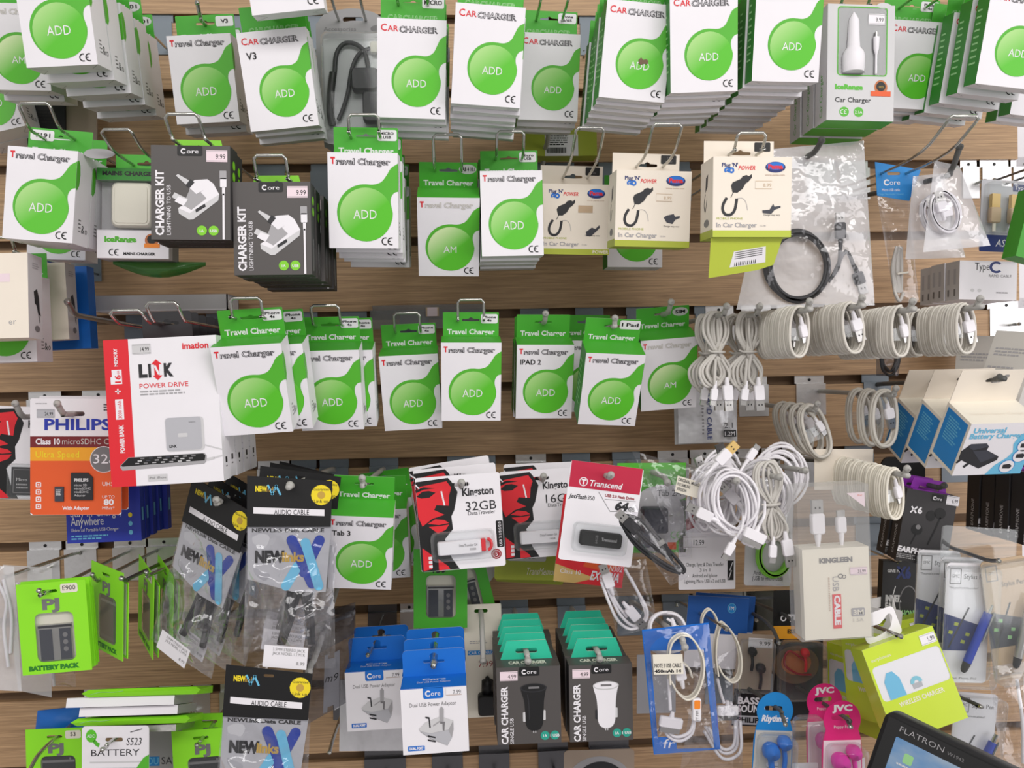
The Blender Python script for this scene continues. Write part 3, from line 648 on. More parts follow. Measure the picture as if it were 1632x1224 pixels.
# ------------------------------------------------------------------ third row
GB3 = 'green ball charger cartons of the third row'
P4 = ['iPhone', '4s']
balls('travel', 402, 622, 108, 2, 'white carton overlapping the tall red and white box', '# carton behind the one overlapping the tall red box', roll=-4, tilt=17, sticker=P4, drift=(.012,0), hk=dict(k=5, ext=.02, up=.016, label='wire loop beside the tall red and white box'), group=GB3)
balls('travel', 526, 623, 98, 2, 'white carton second from the tall red box, one more behind it', '# carton behind the one second from the tall red box', roll=-1.5, tilt=18, sticker=P4, drift=(.009,0), hk=dict(k=5, ext=.035, up=.017, label='wire loop second from the tall red box'), group=GB3)
balls('travel', 655, 626, 92, 1, 'dim white carton under the clear plastic ledge', '', roll=-3, tilt=17, sticker=P4, hk=dict(k=5, ext=.03, up=.018, label='wire loop of the dim carton under the plastic ledge'), group=GB3)
balls('travel', 751, 609, 95, 1, 'brighter white carton right of the dim one under the plastic ledge', '', tilt=14, sticker=P4, hk=dict(k=5, ext=.02, up=.02, label='wire loop in front of the plastic ledge'), group=GB3)
HP = dict(k=5, kind='prong', wmat='prong', up=.009)
balls('travel', 868, 609, 91, 2, 'white carton with a bold black second line below its title', '# carton behind the one with a bold second line', tilt=17, extra='IPAD 2', hk=dict(HP, ext=.03, label='grey peg through the tab of the carton with a bold second line'), group=GB3)
balls('travel', 974, 622, 95, 1, 'white carton whose big white tab label partly covers its peg', '', roll=2.5, tilt=26, sticker=['I Pad'], x0=62, x1=99, y0=2, y1=18, hk=dict(HP, ext=.015, label='grey peg behind the big white tab label'), group=GB3)
balls('travel', 937, 600, 86, 1, 'white carton almost hidden behind the one with the big tab label', '', tilt=10, d=.075, group=GB3)
balls('travel', 1066, 597, 91, 1, 'bright pale-ball carton with faded title beside the bundled cables', '', roll=-5, tilt=22, word='AM', faded=True, sticker=['SIM'], oval=True, hk=dict(HP, ext=.045, up=.012, label='grey ball peg through the bright pale-ball carton'), group=GB3)
# ------------------------------------------------------------------ fourth row, green ball cartons
GB4 = 'green ball charger cartons of the fourth row'
balls('travel', 574, 882, 101, 1, 'white carton hanging lowest of the green ball cartons, beside black headers', '', roll=3.5, tilt=23, extra='Tab 3', hk=dict(HP, k=7, ext=.02, label='grey ball peg through the lowest green ball carton'), group=GB4)
balls('travel', 606, 868, 94, 1, 'carton directly behind the lowest green ball carton', '', roll=-2, tilt=16, d=.115, group=GB4)
balls('travel', 622, 852, 88, 1, 'carton leaning furthest right behind the lowest green ball carton', '', roll=-8, tilt=12, d=.06, group=GB4)
# ------------------------------------------------------------------ tall red and white power drive cartons
def link_box():
    W, H, T = .110, .1465, .026
    b = MB(); b.box(-W/2, W/2, 0, T, -H/2, H/2, 'white', dict(left='red', bottom='pale', top='red'))
    F = front(W, H, 650, 388, 1310, 1262)
    b.rect(F, 650, 388, 795, 1262, 'red', 1); b.text(F, 'POWER BANK', 740, 1062, 26, 'white', 2, wd=168, rot=90, bold=.03)
    b.rect(F, 700, 742, 748, 862, 'white', 2); b.text(F, '3000 mAh', 736, 856, 22, 'red', 3, wd=105, rot=90); b.rect(F, 703, 691, 737, 698, 'white', 2); b.rect(F, 716, 678, 724, 711, 'white', 2)
    b.poly(F, [(690,566),(748,566),(748,652),(682,652),(682,610),(690,606)], 'white', 2); b.text(F, '16', 740, 645, 32, 'red', 3, wd=48, rot=90, bold=.03); b.text(F, 'GB', 734, 594, 12, 'red', 3, rot=90)
    b.text(F, 'MEMORY', 728, 546, 20, 'white', 2, wd=106, rot=90, bold=.03)
    b.text(F, 'imation', 1110, 462, 36, 'red', 2, wd=155, bold=.03)
    for t, x, wd in (('L',848,50),('I',904,16),('K',995,56)): b.text(F, t, x, 616, 70, 'dark', 2, wd=wd, bold=.06)
    b.poly(F, [(952,516),(985,545),(968,545),(968,612),(985,612),(958,640),(928,612),(940,612),(940,545),(922,545)], 'red', 2); b.line(F, [(943,552),(966,606)], 12, 'white', 3)
    b.text(F, 'POWER DRIVE', 848, 684, 28, 'red', 2, wd=285); fineprint(b, F, 850, 700, 1122, 734, 2, 'mid')
    b.poly(F, rrect(985, 868, 1210, 1070, 22), 'pale', 2); b.poly(F, rrect(985, 868, 1195, 1064, 20), 'silvercard', 3); b.rect(F, 1055, 962, 1112, 986, 'pale', 4, r=6); b.text(F, 'LINK', 1002, 1046, 16, 'dark', 4, wd=44, bold=.03); b.text(F, 'imation', 1124, 902, 9, 'grey', 4)
    b.line(F, smooth([(1210,1040),(1260,1056),(1310,1072)],3), 8, 'pale', 2); b.line(F, [(1218,1128),(1262,1120)], 14, 'pale', 3); b.line(F, [(1260,1120),(1310,1108)], 9, 'pale', 3)
    b.poly(F, [(758,1090),(1205,1088),(1218,1104),(1214,1138),(1200,1152),(720,1166),(706,1146),(712,1132)], 'mid', 2); b.poly(F, [(760,1092),(1196,1090),(1210,1102),(1204,1132),(722,1142),(712,1136)], 'black', 3)
    rg = random.Random(4)
    for i in range(7):
        for j in range(3):
            x = 828-j*16+i*50; b.rect(F, x, 1097+14*j, x+24, 1104+14*j, rg.choice(('mid','grey','pale','battery','mid')), 4)
    b.rect(F, 866, 1200, 980, 1240, 'pale', 2); b.text(F, 'iPod  iPhone', 874, 1226, 14, 'grey', 3, wd=98)
    G = rside(W, H, T); b.rect(G, 38, 84, 62, 88, 'dark', 1); b.rect(G, 40, 90, 60, 91, 'grey', 1)
    t = MB(); F2 = front(.05, .028, 0, 0, 50, 28, y=T-.0008, cz=H/2+.0138); t.panel(F2, rrect(0,0,50,28,4), [euro(25, 12, 24, 4)], .0007, 'dark')
    return [('carton', b.mesh('carton')), ('hang_tab', t.mesh('hang_tab'), 'dark hang tab'), sticker_part(F, 818, 420, 925, 480, '14.99', m='pale')]
M = place(261, 655, .30, -3); ps = link_box()
stack(ps, 'power_drive_carton', M, 5, .026, 'tall white carton with red spine showing a phone, in front of its row', 'charger box', '# white carton in the row behind the red spined one', 'tall white power drive cartons', step=.029)
hook(M @ V((-.022, .026, .0885)), 5, 'wire loop farther from the green tabs above the red spined carton', ext=.05, up=.008)
hook(M @ V((.012, .026, .0885)), 5, 'wire loop in front of the dark hang tab above the red spined carton', ext=.05, up=.014)
# ------------------------------------------------------------------ blister cards
def card(W, H, r, art, hole=None, m='white', back='pale', th=.0008, x1=None, y1=None):
    b = MB(); F = front(W, H, 0, 0, x1 or W*1000, y1 or H*1000)
    h = [hole] if hole else []
    b.panel(F, rrect(0, 0, F.x1, F.y1, r), h, th, m, back, 'pale'); art(b, F); return b.mesh('card'), F
def blister(F, x0, y0, x1, y1, dep, r=.006):
    p0, p1 = F.p(x0, y1), F.p(x1, y0); b = MB(); b.bev(p0.x, p1.x, -dep, -.0006, p0.z, p1.z, 'clear', r); return b.mesh('blister')
def philips():
    def art(b, F):
        b.rect(F, 0, 57, 134, 74, 'maroon', 1); b.rect(F, 0, 74, 134, 94, 'amber', 1); b.poly(F, [(0,94),(134,94),(134,172),(130,175.6),(4,175.6),(0,172)], 'orange', 1)
        b.text(F, 'PHILIPS', 21, 47, 16, 'royal', 2, wd=98, bold=.03); b.text(F, 'Class 10', 8, 69, 8.5, 'white', 2, wd=36, bold=.03); b.text(F, 'microSDHC Card', 47, 69, 8.5, 'cable2', 2, wd=84); b.text(F, 'Ultra Speed', 8, 89, 9.5, 'yellow', 2, wd=64)
        b.disc(F, 108, 92, 20, 'white', 2); b.disc(F, 108, 92, 19, 'grey', 3); b.text(F, '32', 93, 98, 14, 'white', 4, wd=22); b.text(F, 'GB', 116, 98, 6, 'white', 4)
        b.text(F, 'With Adapter', 47, 168, 5, 'white', 2, wd=40, bold=.03); b.text(F, 'UHS-1', 106, 132, 6, 'white', 2, wd=22); b.text(F, 'UP TO', 106, 151, 4.5, 'white', 2, wd=18); b.text(F, '80', 108, 161, 8.5, 'white', 2, wd=15, bold=.04); b.text(F, 'MB/s*', 106, 168, 4.5, 'white', 2, wd=18)
        for i, y in enumerate((126,137,148,159)): b.poly(F, rrect(8,y,16,y+8,1.5), 'white', 2, [rrect(9.5,y+1.5,14.5,y+6.5,.5)]); b.disc(F, 12, y+4, 1.3, 'white', 2, n=10)
        fineprint(b, F, 8, 7, 32, 9.5, 1, 'mid'); fineprint(b, F, 108, 8, 126, 20, 3, 'dark')
    me, F = card(.0955, .1255, 3, art, slot(62, 23, 36, 7), x1=134, y1=176)
    s1 = MB(); p0, p1 = F.p(37, 155), F.p(50, 133); s1.box(p0.x, p1.x, -.0022, -.0006, p0.z, p1.z, 'battery'); G = Fr((p0.x,-.0022,p1.z), (p1.x-p0.x,0,0), (0,0,p0.z-p1.z), 0,0,13,22); fineprint(s1, G, 2, 4, 11, 14, 4, 'pale')
    s2 = MB(); q0, q1 = F.p(61, 153), F.p(93, 112); s2.panel(Fr((q0.x,-.0025,q1.z), (q1.x-q0.x,0,0), (0,0,q0.z-q1.z), 0,0,32,41), [(0,0),(25,0),(32,7),(32,41),(0,41)], [], .0018, 'dark')
    G = Fr((q0.x,-.0025,q1.z), (q1.x-q0.x,0,0), (0,0,q0.z-q1.z), 0,0,32,41); s2.text(G, 'PHILIPS', 5, 13, 4.5, 'pale', 1, wd=21, bold=.05)
    for i, t in enumerate(('micro SD', 'microSDHC', 'miniSDHC', 'Adapter')): s2.text(G, t, 5, 20+5.2*i, 3.4, 'pale', 1)
    return [('card', me), ('memory_card', s1.mesh('memory_card'), 'small black memory card'), ('card_adapter', s2.mesh('card_adapter'), 'black adapter'), sticker_part(F, 10, 16, 36, 29, '24.99', m='silvercard')]
ps = philips(); M = place(121, 728, .225, .3)
stack(ps, 'memory_card_pack', M, 1, .004, 'orange memory card blister with a big blue brand name on white', 'memory card', '', 'memory card packs')
spawn(ps, 'memory_card_pack', place(134, 722, .205, .3), 'orange memory card blister peeping out behind the front orange one', 'memory card', 'memory card packs')
hook(M @ V((-.003, .0, .0465)), 6, 'grey ball peg through the orange memory card blister', ext=.035, up=.012, kind='prong', wmat='prong', bmat='plate', back=.0)
def kingston(gb, sd=False, capm='red'):
    def art(b, F):
        k = lambda p: [((x-1030)/4, (y-225)/4) for x, y in p]
        b.poly(F, k([(1031,250),(1235,238),(1255,262),(1290,330),(1262,440),(1240,480),(1245,560),(1190,620),(1225,740),(1270,812),(1040,814),(1031,800)]), 'black', 1)
        b.poly(F, k([(1031,300),(1060,280),(1225,258),(1252,300),(1236,345),(1228,412),(1152,402),(1136,432),(1198,466),(1120,486),(1056,530),(1034,470)]), 'red', 2)
        b.poly(F, k([(1032,340),(1070,312),(1110,310),(1152,324),(1112,352),(1060,354)]), 'black', 3); b.poly(F, k([(1028,300),(1080,285),(1150,296),(1080,300),(1032,318)]), 'black', 3)
        b.poly(F, k([(1090,515),(1140,490),(1196,500),(1222,520),(1160,528)]), 'red', 2); b.poly(F, k([(1096,535),(1160,535),(1222,530),(1200,560),(1150,580)]), 'red', 2)
        b.poly(F, k([(1046,665),(1105,715),(1098,800),(1044,808)]), 'red', 2); b.poly(F, k([(1140,740),(1200,790),(1210,808),(1140,812)]), 'red', 2)
        b.line(F, k([(1188,318),(1203,408)]), 2.5, 'white', 3); b.line(F, k([(1031,268),(1058,300)]), 2, 'white', 3)
        for y in (722, 748, 774): b.rect(F, *k([(1080,y)])[0], *k([(1102,y+18)])[0], 'white', 3)
        b.text(F, 'Kingston', 72, 33, 11.5, 'dark', 2, wd=49, bold=.03); b.text(F, gb, 76, 57, 14, 'dark', 2, wd=48); b.text(F, 'DataTraveler', 79, 64, 6, 'dark', 2, wd=43)
        b.rect(F, 121, 76, 132, 118, 'black', 1, r=2); b.text(F, 'USB 3.1/3.0/2.0', 129, 116, 4.2, 'white', 2, wd=38, rot=90)
        b.disc(F, 119, 128, 8, 'dred', 2); b.disc(F, 119, 128, 6, 'white', 3); b.disc(F, 119, 128, 5.4, 'dred', 4); b.text(F, '5', 117.5, 131, 6, 'white', 5)
    me, F = card(.0945, .1055, 4, art, slot(69, 15, 30, 6), x1=132.5, y1=147.5)
    st = MB()
    if sd:
        p0, p1 = F.p(50, 140), F.p(86, 96); st.box(p0.x, p1.x, -.003, -.0006, p0.z, p1.z, 'dark'); G = Fr((p0.x,-.003,p1.z), (p1.x-p0.x,0,0), (0,0,p0.z-p1.z), 0,0,36,44); st.poly(G, rrect(3,3,33,41,1), 'grey', 1, [rrect(4,4,32,40,1)]); st.text(G, 'Micro', 8, 22, 5, 'pale', 1); fineprint(st, G, 8, 26, 28, 36, 2, 'mid')
        parts = [('card', me), ('memory_card', st.mesh('memory_card'), 'black memory card'), ('blister', blister(F, 44, 90, 92, 146, .006), 'clear blister')]
    else:
        M4 = Matrix.Rotation(R(2.5), 4, 'Y')
        p0, p1 = F.p(28, 122), F.p(96, 101); z0 = (p0.z+p1.z)/2; st.bev(p0.x, p1.x, -.009, -.0012, p0.z, p1.z, 'white', .002); G = Fr((p0.x,-.009,p1.z), (p1.x-p0.x,0,0), (0,0,p0.z-p1.z), 0,0,68,21); st.text(G, 'DataTraveler G4', 34, 9, 4, 'grey', 4, wd=28); st.text(G, gb, 50, 15, 3, 'grey', 4)
        cp = MB(); q0, q1 = F.p(96, 120), F.p(103, 101); cp.bev(q0.x, q1.x, -.0085, -.0015, q0.z, q1.z, capm, .001); c = F.p(106, 110.5); cp.tube([c+V((.0045*math.cos(t), -.005, .0062*math.sin(t))) for t in [i*math.pi/8-math.pi/2 for i in range(9)]], .0018, capm)
        parts = [('card', me), ('usb_stick', st.mesh('usb_stick'), 'white memory stick', [('stick_cap', cp.mesh('stick_cap'), 'coloured cap with a loop')]), ('blister', blister(F, 18, 86, 118, 132, .011), 'clear blister')]
    return parts
k32, k16 = kingston('32GB'), kingston('16GB', capm='navy')
GK = 'red face flash drive cards'
spawn(k32, 'flash_drive_card', place(734, 832, .215, -4), 'red and white flash drive card printed 32GB in front', 'flash drive', GK)
spawn(k32, 'flash_drive_card', place(730, 816, .19, -5), 'flash drive card just behind the front 32GB one', 'flash drive', GK)
spawn(k32, 'flash_drive_card', place(726, 806, .165, -9), 'flash drive card at the back of the 32GB cards, tilted most', 'flash drive', GK)
hook(place(734, 832, .215, -4) @ V((.004, 0, .042)), 7, 'grey ball peg through the 32GB cards', ext=.03, up=.006, kind='prong', wmat='prong')
spawn(k16, 'flash_drive_card', place(862, 818, .15, -3.5), 'red and white flash drive card printed 16GB', 'flash drive', GK)
spawn(k16, 'flash_drive_card', place(866, 806, .125, -2), 'flash drive card behind the 16GB one', 'flash drive', GK)
hook(place(862, 818, .15, -3.5) @ V((.003, 0, .042)), 7, 'grey peg through the 16GB cards', ext=.03, up=.006, kind='prong', wmat='prong', bmat='plate')
spawn(kingston('32GB', True), 'memory_card_pack', place(38, 722, .17, 2), 'memory card pack with red face, cut by the left edge', 'memory card', 'memory card packs')
hook(place(38, 722, .17, 2) @ V((.01, 0, .042)), 6, 'grey peg above the red face card at the left edge', ext=.04, up=.016, kind='prong', wmat='prong', bmat='plate')
def transcend():
    def art(b, F):
        b.rect(F, 1.5, 0, 115.5, 41, 'crimson', 1); b.disc(F, 24, 31, 7, 'white', 2); b.disc(F, 24, 31, 5.6, 'crimson', 3); b.text(F, 'T', 20.6, 34.5, 7, 'white', 4, bold=.06); b.text(F, 'Transcend', 33, 36, 9, 'white', 2, wd=52, bold=.02, shear=.2)
        b.text(F, 'JetFlash', 4, 58, 6.5, 'dark', 2, wd=28, shear=.2, bold=.02); b.text(F, '350', 34, 58, 6.5, 'dark', 2, wd=11)
        b.text(F, 'USB 2.0 Flash Drive', 61, 50, 4.2, 'dred', 2, wd=47, bold=.03); b.line(F, [(50,44),(72,72),(112,68)], .8, 'grey', 2); b.line(F, [(61,54),(111,52)], .7, 'grey', 2)
        b.text(F, '64', 78, 68, 12, 'dark', 2, wd=21, bold=.06, shear=.2); b.text(F, 'GB', 100, 68, 6, 'dark', 2, wd=11, bold=.03)
    me, F = card(.081, .109, 4, art, slot(58, 16, 34, 6), x1=117, y1=155, m='white')
    st = MB(); p0, p1 = F.p(28, 127), F.p(95, 104); st.bev(p0.x, p1.x, -.009, -.001, p0.z, p1.z, 'black', .003); G = Fr((p0.x,-.009,p1.z), (p1.x-p0.x,0,0), (0,0,p0.z-p1.z), 0,0,67,23); st.text(G, 'Transcend', 34, 13, 5, 'pale', 5, wd=24); st.text(G, '64GB', 28, 18, 4, 'grey', 5, rot=90)
    return [('card', me), ('usb_stick', st.mesh('usb_stick'), 'glossy black memory stick'), ('blister', blister(F, 16, 92, 104, 138, .011), 'clear blister')]
spawn(transcend(), 'flash_drive_card', place(958, 819, .245, 7.5), 'crimson and white flash drive card printed 64GB', 'flash drive', GK)
hook(place(958, 819, .245, 7.5) @ V((0, 0, .0425)), 7, 'grey ball peg through the crimson flash drive card', ext=.03, up=.004, kind='prong', wmat='prong')
def colour_card(W, H, r, base, art, x1=100, y1=100, hole=None):
    me, F = card(W, H, r, art, hole, m=base, x1=x1, y1=y1); return [('card', me)], F
def art(b, F):
    b.rect(F, 0, 55, 100, 100, 'red', 1); b.poly(F, [(0,80),(60,92),(30,100),(0,100)], 'brass', 2); b.poly(F, [(50,60),(98,70),(80,84),(40,80)], 'orange', 2)
    b.text(F, 'EXCERIA', 52, 94, 10, 'white', 3, wd=42, shear=.25, bold=.03); b.text(F, 'N302', 78, 82, 6, 'white', 3, shear=.25); b.text(F, 'Class 10', 8, 90, 5, 'white', 3, wd=30)
spawn(colour_card(.083, .105, 4, 'red', art)[0], 'flash_drive_card', place(945, 862, .16, 7), 'red card with golden picture peeping below the crimson one', 'memory card', 'memory card packs')
def art(b, F):
    b.text(F, 'TransMemory', 45, 93, 9, 'cream', 2, wd=46, shear=.25); b.rect(F, 18, 62, 74, 76, 'pale', 1, r=3); b.text(F, 'USB', 40, 73, 8, 'mid', 2)
spawn(colour_card(.088, .1, 4, 'olive', art)[0], 'flash_drive_card', place(845, 862, .09, 2), 'lime flash drive card peeping below the 16GB card', 'flash drive', GK)
spawn(colour_card(.088, .1, 4, 'olive', art)[0], 'flash_drive_card', place(848, 868, .075, 4), 'second lime flash drive card at the back, below the 16GB card', 'flash drive', GK)
def art(b, F):
    b.text(F, 'Stay in Charge,', 6, 76, 8, 'white', 2, wd=68); b.text(F, 'Anywhere', 6, 84, 8, 'white', 2, wd=44); b.text(F, 'Universal Portable USB Charger', 6, 89.5, 3, 'white', 2, wd=64)
    fineprint(b, F, 6, 93, 58, 98, 2, 'sky'); 
    for y in (76, 84, 92): b.disc(F, 86, y, 2.8, 'yellow' if y < 80 else 'sky', 2, ry=2.2, n=14)
blu = MB(); W, H, T = .083, .125, .012; blu.box(-W/2, W/2, 0, T, -H/2, H/2, 'royal', dict(right='cobalt')); F = front(W, H, 0, 0, 100, 100); art(blu, F)
G = rside(W, H, T); blu.rect(G, 30, 70, 70, 82, 'sky', 1)
ps = [('carton', blu.mesh('carton'))]
stack(ps, 'portable_charger_carton', place(163, 777, .17, -2), 5, T, 'blue carton printed Anywhere below the orange memory cards', 'charger box', '# blue carton fanned out behind the Anywhere one', 'blue portable charger cartons', drift=(.003, .001))
# ------------------------------------------------------------------ dual adaptor cartons with blue headers
def dual_usb():
    W, H, T = .0687, .069, .038
    b = MB(); b.box(-W/2, W/2, 0, T, -H/2, H/2, 'white', dict(top='blue', right='pale', left='pale'))
    F = front(W, H, 925, 695, 1340, 1100)
    core_logo(b, F, 1066, 690, 1194, 762, 'blue'); b.text(F, 'Dual USB Power Adaptor', 978, 808, 24, 'grey', 2, wd=294)
    b.poly(F, [(1030,945),(1075,905),(1170,875),(1248,905),(1248,960),(1235,1010),(1205,1058),(1100,1010),(1040,965)], 'mid', 2)
    b.poly(F, [(1030,945),(1075,905),(1170,875),(1248,905),(1215,960),(1100,975),(1040,958)], 'pale', 3); b.line(F, [(1120,930),(1170,900)], 8, 'mid', 4); b.poly(F, [(1040,960),(1100,976),(1215,962),(1235,1010),(1205,1056),(1110,1010)], 'silvercard', 3)
    b.poly(F, [(1075,870),(1100,875),(1106,940),(1096,940),(1094,885),(1075,880)], 'dark', 4); b.poly(F, [(1165,830),(1178,812),(1192,830),(1188,905),(1163,905)], 'mid', 4); b.poly(F, [(1165,905),(1196,908),(1190,965),(1180,960),(1180,920),(1165,920)], 'grey', 4)
    for y in (985, 1010): b.poly(F, [(1084,y),(1132,y+12),(1132,y+22),(1084,y+10)], 'dark', 4)
    b.rect(F, 957, 1048, 1062, 1078, 'blue', 2, r=4); b.text(F, 'DUAL PORT', 966, 1070, 15, 'white', 3, wd=88, bold=.06)
    b.rect(F, 925, 695, 1340, 697, 'blue', 2)
    G = topf(W, H, T); b.text(G, 'Core', 50, 42, 12, 'white', 1, al='c', bold=.03); b.text(G, 'Dual USB Power Adaptor', 50, 62, 12, 'white', 1, wd=52, al='c')
    t = MB(); tw, th = W*.985, .0285; F2 = front(tw, th, 0, 0, 100, 42, y=T-.0009, cz=H/2+th/2-.0002)
    s_ = [(34,17),(44,17),(44,14),(43,10),(46,6.5),(50,5.5),(54,6.5),(57,10),(56,14),(56,17),(66,17),(67.5,19),(66,21.5),(34,21.5),(32.5,19)]
    t.panel(F2, [(0,42),(0,6),(2,2),(6,0),(94,0),(98,2),(100,6),(100,42)], [s_], .0008, 'blue', 'pale', 'pale')
    p = MB(); p.rect(F, 1210, 700, 1308, 748, 'white', 3); p.rect(F, 1210, 745, 1308, 748, 'skin', 4); p.text(F, '7.99', 1254, 742, 26, 'dark', 4, wd=50)
    return [('carton', b.mesh('carton')), ('hang_tab', t.mesh('hang_tab'), 'blue hang tab'), ('price_label', p.mesh('price_label'), 'white price label')]
ps = dual_usb(); GD = 'blue topped adaptor cartons'
M = place(693, 1148, .28, -2.5); stack(ps, 'adaptor_carton', M, 3, .038, 'white adaptor carton with blue top, nearest of the row of three', 'charger box', '# blue topped carton in the row of three', GD, step=.040)
hook(M @ V((0, .038, .0485)), 9, 'peg through the row of three blue tabs', ext=.006, up=.001, kind='prong', wmat='chrome')
M = place(599, 1116, .175, -2.5); stack(ps, 'adaptor_carton', M, 2, .038, 'white adaptor carton with blue top, shaded, beside the silver cable bags', 'charger box', '# blue topped carton behind the shaded one', GD, step=.040)
hook(M @ V((-.006, .038, .0495)), 9, 'peg with bright tip through the shaded blue tab', ext=.045, up=.006, kind='pin', bmat='gunmetal')
# ------------------------------------------------------------------ grey car charger cartons with teal tabs
def core_car(col):
    W, H, T = .0695, .084, .0265
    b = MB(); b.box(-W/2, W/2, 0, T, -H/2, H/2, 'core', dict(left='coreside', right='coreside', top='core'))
    F = front(W, H, 215, 545, 643, 1065)
    core_logo(b, F, 366, 545, 502, 606, 'black')
    b.text(F, 'CAR CHARGER', 286, 1062, 42, 'white', 2, wd=390, rot=90, bold=.035); b.text(F, 'SINGLE USB', 324, 1060, 24, 'white', 2, wd=172, rot=90)
    bm, sm = ('black', 'dark') if col == 'black' else ('white', 'pale')
    L = [(374,688),(382,720),(398,780),(404,860),(406,925),(422,962),(450,978)]; Rr = [(480,978),(506,962),(522,925),(526,860),(530,780),(540,720),(550,688)]
    b.rect(F, 388, 850, 408, 915, 'pale' if col == 'black' else 'dark', 2, r=6); b.rect(F, 522, 840, 540, 908, 'pale', 2, r=6)
    b.poly(F, [(q.x,q.y) for q in smooth(L,4)]+[(q.x,q.y) for q in smooth(Rr,4)], bm, 3); b.disc(F, 462, 688, 88, sm, 4, ry=30); b.disc(F, 462, 686, 78, bm if col == 'black' else 'white', 5, ry=23); b.rect(F, 428, 678, 500, 692, 'grey', 6)
    b.rect(F, 454, 976, 460, 992, 'pale', 3); b.rect(F, 468, 976, 474, 992, 'pale', 3)
    if col == 'black': b.line(F, smooth([(420,730),(428,800),(430,900)],4), 8, 'dark', 4)
    for x, t in ((534,'1A'),(600,'1 USB')): b.disc(F, x, 1013, 30, 'tealdot', 2, n=24); b.text(F, t, x, 1023, 18, 'white', 3, al='c', bold=.02)
    G = topf(W, H, T); b.text(G, 'CAR CHARGER', 50, 62, 32, 'ivory', 1, wd=60, al='c', bold=.05); b.text(G, 'SINGLE USB', 50, 84, 14, 'mid', 1, wd=28, al='c')
    t = MB(); tw, th = W*.84, .021; F2 = front(tw, th, 0, 0, 100, 36, y=T-.0009, cz=H/2+th/2-.0002)
    t.panel(F2, [(0,36),(13,0),(87,0),(100,36)], [rrect(29,15,71,24,4.4,4)], .0008, 'teal', 'teal', 'ivory')
    pr = sticker_part(F, 238, 572, 356, 634, '4.99', m='pink')
    return [('carton', b.mesh('carton')), ('hang_tab', t.mesh('hang_tab'), 'teal hang tab'), pr]
for col, px, py, lab, bl in (('black', 843, 1124, 'grey carton picturing a black car charger, nearest of its stack', '# grey carton with teal tab behind the black car charger one'), ('white', 958, 1120, 'grey carton picturing a white car charger, nearest of its stack', '# grey carton with teal tab behind the white car charger one')):
    M = place(px, py, .25, -1); stack(core_car(col), 'car_charger_carton', M, 5, .0265, lab, 'charger box', bl, 'grey car charger cartons', jit=.6, step=.0272)
    hook(M @ V((0, .0265, .0495)), 9, f'grey peg through the teal tabs of the {col} car chargers', ext=.022, up=-.003, kind='prong', wmat='prong')
# ------------------------------------------------------------------ cables
def xf(mb, M):
    mb.v = [M @ v for v in mb.v]; return mb
def usb_a(L=.018, body='white', metal='silver'):
    """plug pointing down -z from the origin"""
    b = MB(); b.bev(-.0058, .0058, -.0032, .0032, -L, 0, body, .0022, 3); b.tube([(0,0,-.002),(0,0,.004),(0,0,.009)], [.0032,.0026,.0018], body, 10)
    m_ = MB(); m_.box(-.0048, .0048, -.002, .002, -L-.0115, -L+.0004, metal)
    F = Fr((-.0048,-.002,-L), (.0096,0,0), (0,0,-.0115), 0,0,96,115)
    for x in (24, 60): m_.rect(F, x, 40, x+14, 58, 'black', 1)
    return b, m_
def usb_micro(body='white'):
    b = MB(); b.bev(-.0042, .0042, -.0026, .0026, -.014, 0, body, .002, 3); b.tube([(0,0,-.002),(0,0,.004),(0,0,.009)], [.0026,.0022,.0016], body, 10)
    m_ = MB(); m_.box(-.0034, .0034, -.001, .001, -.0195, -.0138, 'silver'); return b, m_
def dock(body='white'):
    b = MB(); b.bev(-.0125, .0125, -.003, .003, -.011, 0, body, .002, 3); b.tube([(0,0,-.001),(0,0,.006)], [.003,.0018], body, 10)
    m_ = MB(); m_.box(-.0108, .0108, -.0018, .0018, -.0165, -.0108, 'silver'); return b, m_
def plug_part(kind, loc, rot=0, yaw=0, name='plug', **kw):
    b, m_ = dict(a=usb_a, m=usb_micro, d=dock)[kind](**kw)
    M = Matrix.Translation(V(loc)) @ Matrix.Rotation(R(yaw), 4, 'Z') @ Matrix.Rotation(R(rot), 4, 'Y')
    return (name, xf(b, M).mesh(name), None, [('metal_tip', xf(m_, M).mesh('metal_tip'), 'bare metal tip')])
def coil(seed=0, turns=7, a=.0118, bz=.0262, r=.0017, m='cable'):
    """flat wound oval cable whose coils march along the hook; the hook runs under the top of the oval"""
    rg = random.Random(seed); n = 30; pts = []
    for i in range(turns*n+1):
        t = 2*math.pi*i/n+math.pi/2; q = i/n
        k = 1+.03*math.sin(q*2.3+seed)
        c, s_ = math.cos(t), math.sin(t)
        x = a*k*math.copysign(abs(c)**.85, c); z = bz*k*math.copysign(abs(s_)**.85, s_)
        pts.append((x, q*.0033, z-bz+.003))
    b = MB(); b.tube(pts, r, m, 6)
    p1 = plug_part('a' if seed % 2 else 'm', (a*.35, .004, -bz*.55), rot=-12, L=.013) if seed % 2 else plug_part('m', (a*.4, .004, -bz*.6), rot=-15)
    t_ = MB(); t_.tube([(0,.005,-.004),(a*.2,.004,-bz*.3),(a*.37,.004,-bz*.5)], r, m, 6)
    w_ = MB(); w_.box(-a*.98, a*.98, .006, .0062, -bz*1.25, -bz*.75, 'clear')
    return [('cord', b.mesh('cord')), p1, ('cord_end', t_.mesh('cord_end')), ('tie_film', w_.mesh('tie_film'), 'clear film tie')]
COILS = [coil(0), coil(1), coil(2, 8), coil(3, 6)]
COILS2 = [coil(4, 3, .0165, .0335, .0021), coil(5, 3, .0165, .033, .0021)]
COILS3 = [coil(6, 6, .0125, .027, m='ivory'), coil(7, 6, .0125, .028, m='ivory')]
